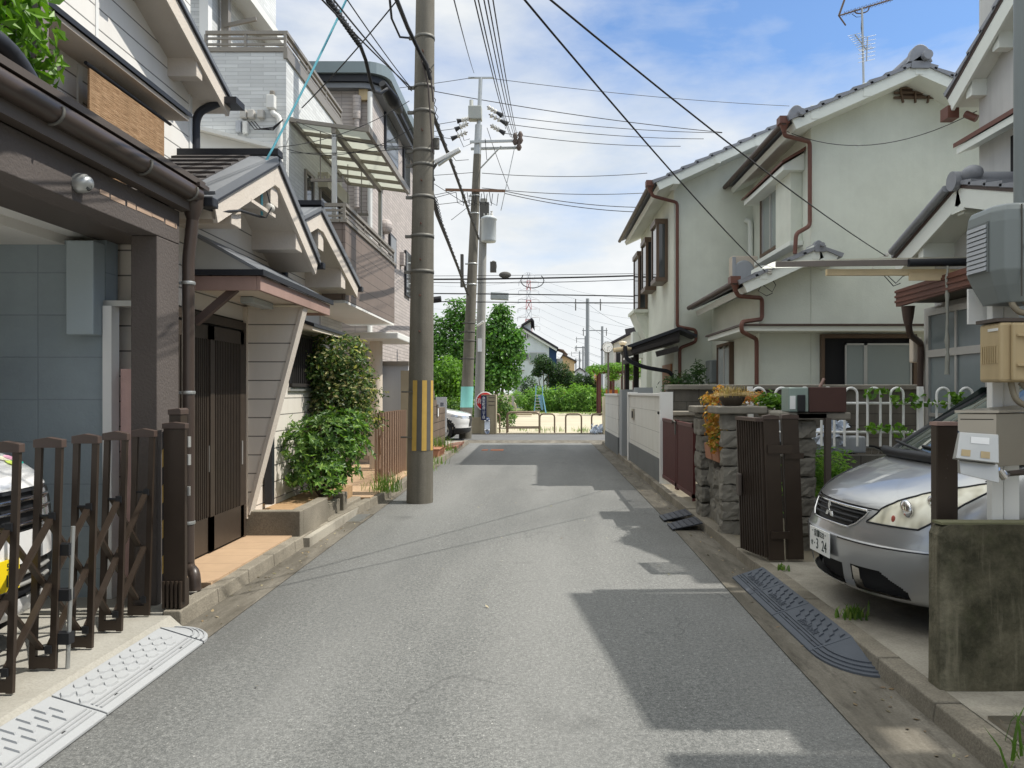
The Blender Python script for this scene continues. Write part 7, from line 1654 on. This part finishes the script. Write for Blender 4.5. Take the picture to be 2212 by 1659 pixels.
# ---- white van in the carport
kv=[(.12,.2,.68,.3),(.03,.24,.70,.3),(.005,.34,.715,.28),(.0,.46,.72,.26),(.0,.6,.72,.26),(.005,.74,.72,.25),(.02,.86,.715,.25),(.045,.94,.70,.25),(.11,1.01,.69,.26),(.24,1.08,.68,.26),(.42,1.14,.67,.25),(.60,1.19,.66,.22),(.72,1.22,.65,.2)]
vv=thing('white_van','small white van with a yellow number plate parked inside the carport','van',(-4.4,3.95,.1))
car2=Car(kv,3.2,(-2.80,3.93,.10),(-1,0,0),(0,1,0),2.8,80,44,30)
def vreg(x,y,z,sg):
    if .70<z<.90 and (y<.64 or x<.1) and y<.69: return ('headlight',.012) if y>.44 else ('grille',.03)
    if .34<z<.52 and y<.64 and x<.12: return ('intake',.03)
    if .90<z<.918: return ('gap',.006)
    if x>.3 and (x-.55)**2+(z-.28)**2<.30**2: return (None,0)
    return ('body',0)
car=car2; mbs=car2.split(vreg); part('body',mbs['body'],m_carwhite,vv); part('grille',mbs['grille'],m_blackplast,vv); part('intake',mbs['intake'],m_blackplast,vv); part('panel_gap',mbs.get('gap',MB()),m_blackplast,vv) if 'gap' in mbs else None
for side in sidesplit(mbs['headlight'],0): part('headlight',side,m_lampclear,vv)
mb=MB()
for z,r in ((.86,.014),(.80,.011),(.73,.014)): strip(car2,[surf(car2,y,z,.01) for y in [.62*(i/10-1) for i in range(21)]],r,mb)
part('grille_bar',mb,m_chrome,vv)
mb=MB()
for z in (.40,.46): strip(car2,[surf(car2,y,z,.02) for y in [.6*(i/10-1) for i in range(21)]],.012,mb)
part('intake_bar',mb,m_alu,vv)
pc=car2.pt(-.018,.02,.49); mb=MB(); mb.obox(pc,car2.l*.165,V((0,0,.0825)),car2.b*.004); vp=part('number_plate',mb,m_plateyel,vv)
for (tx,sz,dy,dz) in (('582',.05,.10,.045),('10',.09,.09,-.03)): part('plate_character',text_mb(tx,sz,pc+car2.l*dy+V((0,0,dz))-car2.b*.0055,car2.l,(0,0,1)),m_ink,vp)
# four leaf driver mark on the bonnet
mk=[('pink',(.80,.42,.55)),('pale',(.85,.82,.62)),('lime',(.55,.68,.12)),('teal',(.02,.42,.36))]
c0=surf(car2,.46,1.06,-.008); cen=car2.pt(*c0); tb=(car2.pt(*surf(car2,.46,1.10,-.008))-car2.pt(*surf(car2,.46,1.03,-.008))).normalized()
for i,(nm,cl) in enumerate(mk):
    a=math.pi/4+math.pi/2*i; d=(car2.l*math.cos(a)+tb*math.sin(a)); s=(car2.l*-math.sin(a)+tb*math.cos(a)); nn=car2.l.cross(tb).normalized(); nn = nn if nn.dot(-car2.b)>0 else -nn
    mb=MB(); pts=[cen+nn*.008+d*(.034+.036*math.cos(t))+s*.030*math.sin(t) for t in [2*math.pi*q/14 for q in range(14)]]; mb.prism(pts,nn*-.003); part('driver_mark_petal',mb,M('mark_'+nm,cl,.5),vv)
mb=MB(); rows=[]
for i in range(7):
    f=i/6; rows.append([car2.pt(.74+.35*f+.12*abs(y)**2,(.64-.08*f)*y,1.22+.55*f) for y in [j/5-1 for j in range(11)]])
mb.add([p for r in rows for p in r],[(i*11+j,i*11+j+1,(i+1)*11+j+1,(i+1)*11+j) for i in range(6) for j in range(10)],True); part('windshield',mb,m_cabglass,vv)
mb=MB(); mb.hexa([car2.pt(.9,.66,1.2),car2.pt(3.2,.66,1.2),car2.pt(3.2,-.66,1.2),car2.pt(.9,-.66,1.2),car2.pt(1.2,.56,1.78),car2.pt(3.2,.56,1.78),car2.pt(3.2,-.56,1.78),car2.pt(1.2,-.56,1.78)]); part('cabin',mb,m_carwhite,vv)
for y in (.69,-.69): wheel(car2,vv,.55,y,.27,.16)
mb=MB(); mb.obox(car2.pt(1.7,0,.34),car2.b*1.4,car2.l*.55,V((0,0,.1))); part('underbody',mb,m_dark,vv)

# ---- white crossover at the crossing
kw=[(.25,.22,.80,.5),(.08,.27,.84,.5),(.03,.4,.87,.5),(.02,.52,.88,.5),(.0,.62,.885,.5),(.0,.74,.885,.5),(.03,.82,.88,.5),(.12,.88,.87,.48),(.40,.95,.86,.46),(.75,1.01,.84,.4),(1.05,1.06,.80,.3),(1.2,1.09,.76,.25)]
wv=thing('white_crossover','white crossover car with black cladding nosing out at the left of the crossing','car',(-4,25.2,0))
car3=Car(kw,4.3,(-2.17,25.15,-.0),(-1,0,0),(0,1,0),2.3,50,30,60)
def wreg(x,y,z,sg):
    if x>.4 and y>.5:
        d=(x-.88)**2+(z-.33)**2
        if d<.36**2: return (None,0)
        if d<.44**2: return ('cladding',0)
    if z<.42: return ('cladding',0)
    if .46<z<.80 and y<.46 and x<.3: return ('grille',.03)
    t=y+.8*x
    if .70<z-.12*(x)<.79 and .5<t<1.5 and x<.85: return ('headlight',.008)
    return ('body',0)
car=car3; mbs=car3.split(wreg); part('body',mbs['body'],m_carwhite,wv); part('cladding',mbs['cladding'],m_blackplast,wv); part('grille',mbs['grille'],m_blackplast,wv)
for side in sidesplit(mbs['headlight'],0): part('headlight',side,m_lampclear,wv)
for y in (.84,-.84): wheel(car3,wv,.88,y,.335,.2)
mb=MB(); mb.hexa([car3.pt(1.2,.74,1.07),car3.pt(4.2,.72,1.07),car3.pt(4.2,-.72,1.07),car3.pt(1.2,-.74,1.07),car3.pt(2.1,.56,1.52),car3.pt(3.7,.55,1.52),car3.pt(3.7,-.55,1.52),car3.pt(2.1,-.56,1.52)]); part('cabin',mb,m_cabglass,wv)

# ================================================================ OVERHEAD CABLES
def cab(a,b,sag,r,label,mat=None,group='overhead cables along the street',n=16):
    return cable_thing(cable(a,b,sag,r,n),r,mat or m_cable,label,group)
G1='cables reaching the striped pole'
PT=lambda u,v,Y: PY(u,v,Y)
top=PT(889,185,10.75)
# thick twisted bundle from overhead left to the pole
p_a=PT(711,0,6.6); p_b=PT(778,98,8.6); p_c=PT(801,178,9.4); p_d=PT(822,202,10.2); far=p_a+(p_a-p_b)*2.2+V((0,0,.25))
mb=MB(); mb.tube([far,p_a,p_b,PT(790,130,9.0),p_c,PT(808,197,9.9),p_d,PT(836,192,10.5)],[.022]*8,8)
rg=random.Random(4)
for k in range(3):
    pts=[]
    for i in range(60):
        f=i/59; base=far.lerp(p_a,min(1,f*2)) if f<.5 else p_a.lerp(p_b,(f-.5)*2); a=f*60+k*2.1; pts.append(base+V((.03*math.cos(a),0,.03*math.sin(a))))
    mb.tube(pts,.006,4)
solo('cable_bundle',mb,m_cable,'thick twisted cable bundle dropping from the upper left to the striped pole','cable',G1)
mb=MB(); mb.tube([PT(826,180,10.6),PT(846,215,10.9),PT(862,238,11.4)],[.05,.10,.06],10); solo('cable_splice',mb,m_blackplast,'fat black splice sleeve hanging on the cables left of the striped pole','cable splice')
for i,(u,v,Y,e,r) in enumerate(((725,0,6.3,PT(889,190,10.8),.008),(745,0,6.4,PT(889,196,10.8),.008),(770,0,6.6,PT(890,192,10.8),.006))):
    a=PT(u,v,Y); cab(a+(a-e)*1.6,e,.12,r,['leftmost thin cable running up beside the twisted bundle','middle thin cable running up beside the twisted bundle','rightmost thin cable running up beside the twisted bundle'][i],group=G1)
a=PT(732,28,7.4); e=PT(567,362,6.95); cab(PT(748,0,7.45),e,.03,.011,'cyan sleeved service cable rising from the cream house porch gable',m_cyan,group=G1)
cab(PT(564,352,6.95),PT(566,465,6.95),.0,.012,'short cyan cable tail hanging under the porch gable',m_cyan,group=G1)
mb=MB(); mb.tube([PT(432,446,5.7),PT(470,458,5.9),PT(520,455,6.3),PT(562,468,6.9),PT(575,470,6.95),PT(586,450,6.95),PT(572,395,6.95)],[.012,.012,.012,.012,.007,.007,.006],6); solo('service_lead',mb,m_cable,'grey black service lead looping under the porch gable to the carport corner','cable',G1)
cab(PT(652,233,10.98),PT(858,0,9.4),.04,.009,'single dark cable rising from the brick sided house to the top of the striped pole',group=G1)
for i,(u0,v0,Y0,u1,v1,Y1,s) in enumerate(((600,318,9.6,884,218,10.7,.12),(620,322,10.3,888,278,10.7,.2),(640,262,10.3,890,316,10.7,.1),(628,330,10.4,886,320,10.7,.03))):
    cab(PT(u0,v0,Y0),PT(u1,v1,Y1),s,.005,['thin line from the tiled ridge up to the striped pole','thin sagging line crossing before the terrace roof','thin line falling from the brick wall corner to the pole','thin level line across the terrace roof posts'][i],group=G1)
a=PT(857,0,8.6); mb=MB(); b=PT(906,112,10.55); mb.tube([a+(a-b)*2.2,a,PT(880,58,9.7),b,PT(922,140,10.6),PT(930,172,10.65)],.028,8); mb.tube([PT(842,0,8.7),PT(846,40,9.2),PT(864,80,9.7),PT(884,82,9.9)],.014,6); solo('cable_bundle',mb,m_cable,'dark cable bundle curving onto the top of the striped pole','cable',G1)
G2='cables between the two leaning poles'
for (pts,l) in (([(918,135,10.6),(936,250,12),(977,357,16.5),(1004,432,20),(1017,470,22.5),(1034,516,25.7)],'dark lashed bundle falling from the striped pole to the leaning pole'),([(932,415,11.2),(945,465,13),(967,521,17),(990,580,21),(1010,636,25.7)],'lower dark lashed bundle from the striped pole to the leaning pole')):
    mb=MB(); P_=[PT(*p) for p in pts]; mb.tube(P_,[.035]*len(P_),6)
    for k in range(30):
        f=k/29*(len(P_)-1.001); i=int(f); q=P_[i].lerp(P_[i+1],f-i); mb.tube([q,q+V((.09,0,-.12)),q+V((.02,.3,-.1))],.006,4)
    solo('cable_bundle',mb,m_cable,l,'cable',G2)
mb=MB()
for (c0,c1,c2) in ((PT(905,108,10.62),PT(925,185,10.62),PT(935,330,10.66)),(PT(912,118,10.63),PT(930,160,10.64),PT(936,220,10.66))): mb.tube([c0,c1,c2],.012,5)
solo('earth_wire',mb,m_copper,'brown earth wires strapped down the front of the striped pole','cable',G2)
G3='long cables crossing the sky'
e=PT(1655,588,13.0); a=PT(1130,0,5.2); cab(a+(a-e)*.9+V((0,0,.5)),e,.25,.0085,'dark service line falling to the lower gable of the pale green house',group=G3)
e=PT(1912,552,13.3); a=PT(1203,0,5.4); cab(a+(a-e)*.9+V((0,0,.5)),e,.3,.0085,'dark service line falling right to the wall behind the flat awning',group=G3)
for i,(u0,u1,v1) in enumerate(((1040,1103,296),(1047,1106,297),(1058,1112,298),(1066,1116,299),(1075,1119,300))):
    a=PT(u0,0,9.0); e=PT(u1,v1,25.7); cab(a+(a-e)*.7,e,.35,.008,'one of the high supply wires running to the raised crossarm',group='high supply wires')
a=PT(985,0,9.0); e=PT(1024,158,26); cab(a+(a-e)*.5,e,.1,.008,'single thin wire to the steel mast of the leaning pole',group=G3)
for i,(u0,v0,u1,v1,Y0,Y1,r) in enumerate(((1051,168,1705,229,26,30,.010),(937,197,1560,286,26,28,.014),(1085,250,1560,287,25.8,28,.012),(1096,268,1520,300,25.8,28,.012),(1090,288,1470,316,25.8,28,.012),(1041,374,1398,374,26,28,.012),(1041,406,1392,417,26,28,.012),(1091,413,1385,448,25.8,28,.014),(1091,418,1378,458,25.8,28,.014))):
    lab=['uppermost thin wire from the steel mast to the tiled roof','long wire from the striped pole passing under the mast','first of three wires right of the black insulators','second of three wires right of the black insulators','third and lowest wire right of the black insulators','level wire right of the leaning pole above the rusty arm','second level wire just above the rusty crossarm','upper low voltage wire from the rusty crossarm','lower low voltage wire from the rusty crossarm'][i]
    cab(PT(u0,v0,Y0),PT(u1,v1,Y1),.12,r,lab,group=G3)
for i,(u0,v0,u1,v1) in enumerate(((932,178,1025,167),(934,376,1030,372),(934,392,1012,444),(934,420,985,412),(932,427,985,415),(936,440,1027,432),(938,292,975,300),(937,268,985,262),(937,282,983,278))):
    lab=['thin wire left of the mast top','level thin wire left of the leaning pole','slanting thin wire left of the leaning pole','upper wire left of the rusty crossarm','lower wire left of the rusty crossarm','thin wire below the rusty crossarm','lowest of three short wires left of the switch gear','top of three short wires left of the switch gear','middle of three short wires left of the switch gear'][i]
    cab(PT(u0-250,v0+(v0-v1)*250/(u1-u0),26.5),PT(u1,v1,25.9),.06,.010,lab,group=G3)
mb=MB(); mb.tube([PT(975,475,24),PT(1020,440,25.8)],.01,5)
for k in range(7):
    x=.06*k; c=PT(985+12*k,415,25.7); mb.tube([c,c+V((.05,0,-.35)),c+V((.25,0,-.45)),c+V((.3,0,-.05))],.012,5)
solo('jumper_wires',mb,m_cable,'tangle of looping jumper wires under the rusty crossarm','cable',G3)
mb=MB()
for (u0,v0,u1,v1) in ((1085,250,1100,262),(1096,268,1118,285),(990,262,1015,300),(985,280,1018,310),(1048,300,1055,345)):
    a,b=PT(u0,v0,25.8),PT(u1,v1,25.8); mb.tube([a,a.lerp(b,.5)-V((0,0,.35)),b],.010,5)
a,b=PT(950,300,20),PT(1012,345,25.8); mb.tube([a,a.lerp(b,.5)-V((0,0,.3)),b],.01,5)
solo('jumper_wires',mb,m_cable,'looping jumper wires around the switch gear and steel crossarm','cable',G3)
cab(PT(1113,312,25.8),PT(1082,455,25.9),.0,.014,'straight steel stay from the raised crossarm down to the transformer',m_steel,group=G3)
cab(PT(1052,276,25.9),PT(1100,410,25.9),.05,.010,'thin wire slanting down right of the leaning pole',group=G3)
G4='thick cables along the cross street'
for i,(v0,v1,r,s) in enumerate(((599,592,.03,.1),(594,589,.009,.05),(636,642,.021,-.05),(650,654,.018,.02),(600,597,.013,.2))):
    a=PT(880,v0,27.2); b=PT(1384,v1,27.2); lab=['thickest black cable crossing above the street','thin messenger wire over the thickest cable','black cable at the height of the box lamp','lowest black cable crossing the street','slack black cable under the thickest one'][i]
    d=(b-a); cab(a-d*.4,b+d*.25,s,r,lab,group=G4,n=30)
mb=MB(); c=PT(1160,600,27.2); mb.tube([PT(1130,594,27.2)]+[PT(1150+25*math.cos(R(a))+0,606+16*math.sin(R(a)),27.2) for a in range(200,-60,-20)],.016,5); solo('cable_loop',mb,m_cable,'slack loop of cable hanging under the thickest black cable','cable',G4)
mb=MB(); mb.ball(PT(1091,594,27.2),(.22,.1,.12),8); mb.ball(PT(1066,575,27.2),(.12,.1,.2),8); mb.box(*[PT(1059,590,27.2).x,PT(1072,590,27.2).x,27.1,27.3,PT(0,588,27.2).z,PT(0,566,27.2).z]); solo('cable_closure',mb,m_stripegrey,'grey cable closures clamped above the crossing by the poles','cable closure')
mb=MB(); mb.tube([PT(936,648,18),PT(953,646,18)],.075,8); solo('cable_closure',mb,m_blackplast,'small black cable closure just right of the striped pole','cable closure')
cab(PT(1700,284,13.3),PT(2110,240,10.6),.35,.006,'fine line sagging across the pale green gable wall',group=G3)
G5='distant transmission wires'
for i in range(10):
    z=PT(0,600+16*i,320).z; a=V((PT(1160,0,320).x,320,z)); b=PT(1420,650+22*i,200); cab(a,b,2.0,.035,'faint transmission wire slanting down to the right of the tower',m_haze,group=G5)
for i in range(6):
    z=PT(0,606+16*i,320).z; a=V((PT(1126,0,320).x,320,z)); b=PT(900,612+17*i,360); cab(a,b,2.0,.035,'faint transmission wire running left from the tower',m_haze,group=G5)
for i,(v0,v1) in enumerate(((655,690),(700,735),(760,748),(775,772))):
    cab(PT(1269,v0,90),PT(1390,v1+20,80),.6,.02,['topmost wire right of the tallest far pole','second wire right of the tallest far pole','third wire right of the tallest far pole','lowest wire right of the tallest far pole'][i],m_haze,group='wires between the far poles')
for i,(u0,v0,u1,v1,Y0,Y1) in enumerate(((1205,765,1262,752,120,170),(1205,772,1265,760,120,170),(1200,780,1250,790,120,230))):
    cab(PT(u0,v0,Y0),PT(u1,v1,Y1),.4,.025,['upper wire from the awning house to the far poles','middle wire from the awning house to the far poles','lowest wire from the awning house to the far poles'][i],m_haze,group='wires between the far poles')
# service knob at the pale green house
mb=MB(); c=PT(1658,590,12.98)
for i in range(3): mb.lathe((c.x+.02,c.y-.05,c.z-.02+.035*i),[(.03,0),(.045,.012),(.03,.025)],10)
sn=solo('line_insulator',mb,m_insul,'white stacked insulator on the lower gable of the pale green house','insulator')
mb=MB(); mb.tube([c,c+V((-.1,0,-.18)),c+V((.08,0,-.32)),c+V((.14,0,-.2)),c+V((.04,0,-.05))],.007,5); mb.tube([c,c+V((-.15,.02,-.3)),c+V((.0,.05,-.38)),c+V((.1,.05,-.33))],.007,5); part('tail',mb,m_cable,sn)
mb=MB(); c=PT(1915,552,13.3); mb.lathe((c.x,c.y,c.z-.02),[(.03,0),(.045,.03),(.03,.06)],8); mb.tube([c,c+V((-.12,0,-.03)),c+V((-.25,0,-.22))],.008,5); solo('line_insulator',mb,m_insul,'small white insulator behind the flat awning','insulator')
mb=MB(); mb.tube([PT(1912,590,9.7),PT(1935,612,9.7),PT(1950,597,9.7),PT(1975,588,9.7)],.006,5); mb.tube([PT(1905,590,9.7),PT(1930,618,9.7),PT(1945,612,9.7)],.006,5); solo('loose_wires',mb,m_cable,'loose thin wires dangling under the raw timber beam','cable')

# ================================================================ CAMERA, SUN, SKY
cd_=bpy.data.cameras.new('camera'); cam=bpy.data.objects.new('camera',cd_); COL.objects.link(cam); SC.camera=cam
cam.location=(0,0,EYE); cam.rotation_euler=(R(90),0,0); cd_.sensor_width=36; cd_.lens=36*FOC/2212
cd_.shift_x=-(U0-1106)/2212; cd_.shift_y=(V0-829.5)/2212; cd_.clip_start=.05; cd_.clip_end=5000
EL,AZ=R(56),R(88)      # sun to the right of the street, a touch beyond square: azimuth measured clockwise from +Y
sd=V((math.sin(AZ)*math.cos(EL),math.cos(AZ)*math.cos(EL),math.sin(EL)))
sl_=bpy.data.lights.new('sun','SUN'); so=bpy.data.objects.new('sun',sl_); COL.objects.link(so); sl_.energy=4.9; sl_.angle=R(.5); sl_.color=(1.0,.955,.87)
so.rotation_euler=sd.to_track_quat('Z','Y').to_euler(); so.location=(20,0,30)
w=bpy.data.worlds.new('World'); SC.world=w; w.use_nodes=True; t=w.node_tree; t.nodes.clear()
def nn_(k,**a):
    x=t.nodes.new(k)
    for q_,v_ in a.items(): setattr(x,q_,v_)
    return x
out=nn_('ShaderNodeOutputWorld'); bg=nn_('ShaderNodeBackground'); t.links.new(bg.outputs[0],out.inputs[0])
sky=nn_('ShaderNodeTexSky',sky_type='NISHITA'); sky.sun_disc=False; sky.sun_elevation=EL; sky.sun_rotation=AZ; sky.air_density=1.0; sky.dust_density=.7; sky.ozone_density=2.2
tc=nn_('ShaderNodeTexCoord'); sp_=nn_('ShaderNodeSeparateXYZ'); t.links.new(tc.outputs['Generated'],sp_.inputs[0])
def mt_(op,a,b=None):
    x=nn_('ShaderNodeMath',operation=op)
    for i,v_ in enumerate((a,b)):
        if v_ is None: continue
        if isinstance(v_,(int,float)): x.inputs[i].default_value=v_
        else: t.links.new(v_,x.inputs[i])
    return x.outputs[0]
def rmp(f,st):
    x=nn_('ShaderNodeValToRGB'); e=x.color_ramp.elements
    while len(e)<len(st): e.new(.5)
    for i,(p,c) in enumerate(st): e[i].position=p; e[i].color=(*c,1) if isinstance(c,tuple) else (c,c,c,1)
    t.links.new(f,x.inputs[0]); return x.outputs[0]
def cl(scale,det,ro,off,sc=(1,1,2.3),dist=0.0):
    mp_=nn_('ShaderNodeMapping'); mp_.inputs['Location'].default_value=off; mp_.inputs['Scale'].default_value=sc; t.links.new(tc.outputs['Generated'],mp_.inputs[0])
    x=nn_('ShaderNodeTexNoise'); x.inputs['Scale'].default_value=scale; x.inputs['Detail'].default_value=det; x.inputs['Roughness'].default_value=ro; x.inputs['Distortion'].default_value=dist; t.links.new(mp_.outputs[0],x.inputs['Vector']); return x.outputs['Fac']
CLOUD_OFF=(2.35,.4,.62)
big=cl(1.75,8,.50,CLOUD_OFF,dist=.15); wisp=cl(7.0,7,.6,(7.7,.3,1.0),sc=(1,1,3.5),dist=.4)
dens=mt_('ADD',mt_('ADD',mt_('MULTIPLY',big,.88),mt_('MULTIPLY',wisp,.12)),mt_('SUBTRACT',rmp(sp_.outputs[2],[(0.0,.535),(.18,.585),(.29,.55),(.40,.425),(.48,.42),(.66,.56),(1.0,.60)]),.5))  # cover thickened overhead, out of view, to carry the added fill
mask=rmp(dens,[(.37,.05),(.46,.55),(.55,.97)])
shade=rmp(cl(4.0,6,.6,(1.2,8.3,0)),[(.3,(5.0,5.35,5.6)),(.65,(6.5,6.6,6.6))])
overhead_fill=nn_('ShaderNodeMix',data_type='RGBA'); overhead_fill.inputs[6].default_value=(1,1,1,1); overhead_fill.inputs[7].default_value=(1.95,1.92,1.82,1)  # unseen clouds overhead brightened as added fill light
t.links.new(rmp(sp_.outputs[2],[(.46,0.0),(.72,1.0)]),overhead_fill.inputs[0])
shm=nn_('ShaderNodeMix',data_type='RGBA',blend_type='MULTIPLY'); shm.inputs[0].default_value=1; t.links.new(shade,shm.inputs[6]); t.links.new(overhead_fill.outputs[2],shm.inputs[7]); shade=shm.outputs[2]
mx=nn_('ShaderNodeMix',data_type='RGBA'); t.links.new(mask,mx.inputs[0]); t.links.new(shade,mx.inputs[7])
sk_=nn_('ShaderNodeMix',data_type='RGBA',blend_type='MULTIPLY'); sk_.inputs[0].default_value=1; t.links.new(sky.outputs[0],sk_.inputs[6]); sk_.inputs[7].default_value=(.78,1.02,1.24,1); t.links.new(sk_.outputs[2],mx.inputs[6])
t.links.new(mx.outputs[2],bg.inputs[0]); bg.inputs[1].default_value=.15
SC.view_settings.view_transform='Standard'; SC.view_settings.look='None'; SC.view_settings.exposure=0; SC.view_settings.gamma=1
SC.render.engine='CYCLES'; SC.cycles.use_denoising=True; SC.cycles.max_bounces=6; SC.cycles.transparent_max_bounces=4; SC.cycles.caustics_reflective=False; SC.cycles.caustics_refractive=False
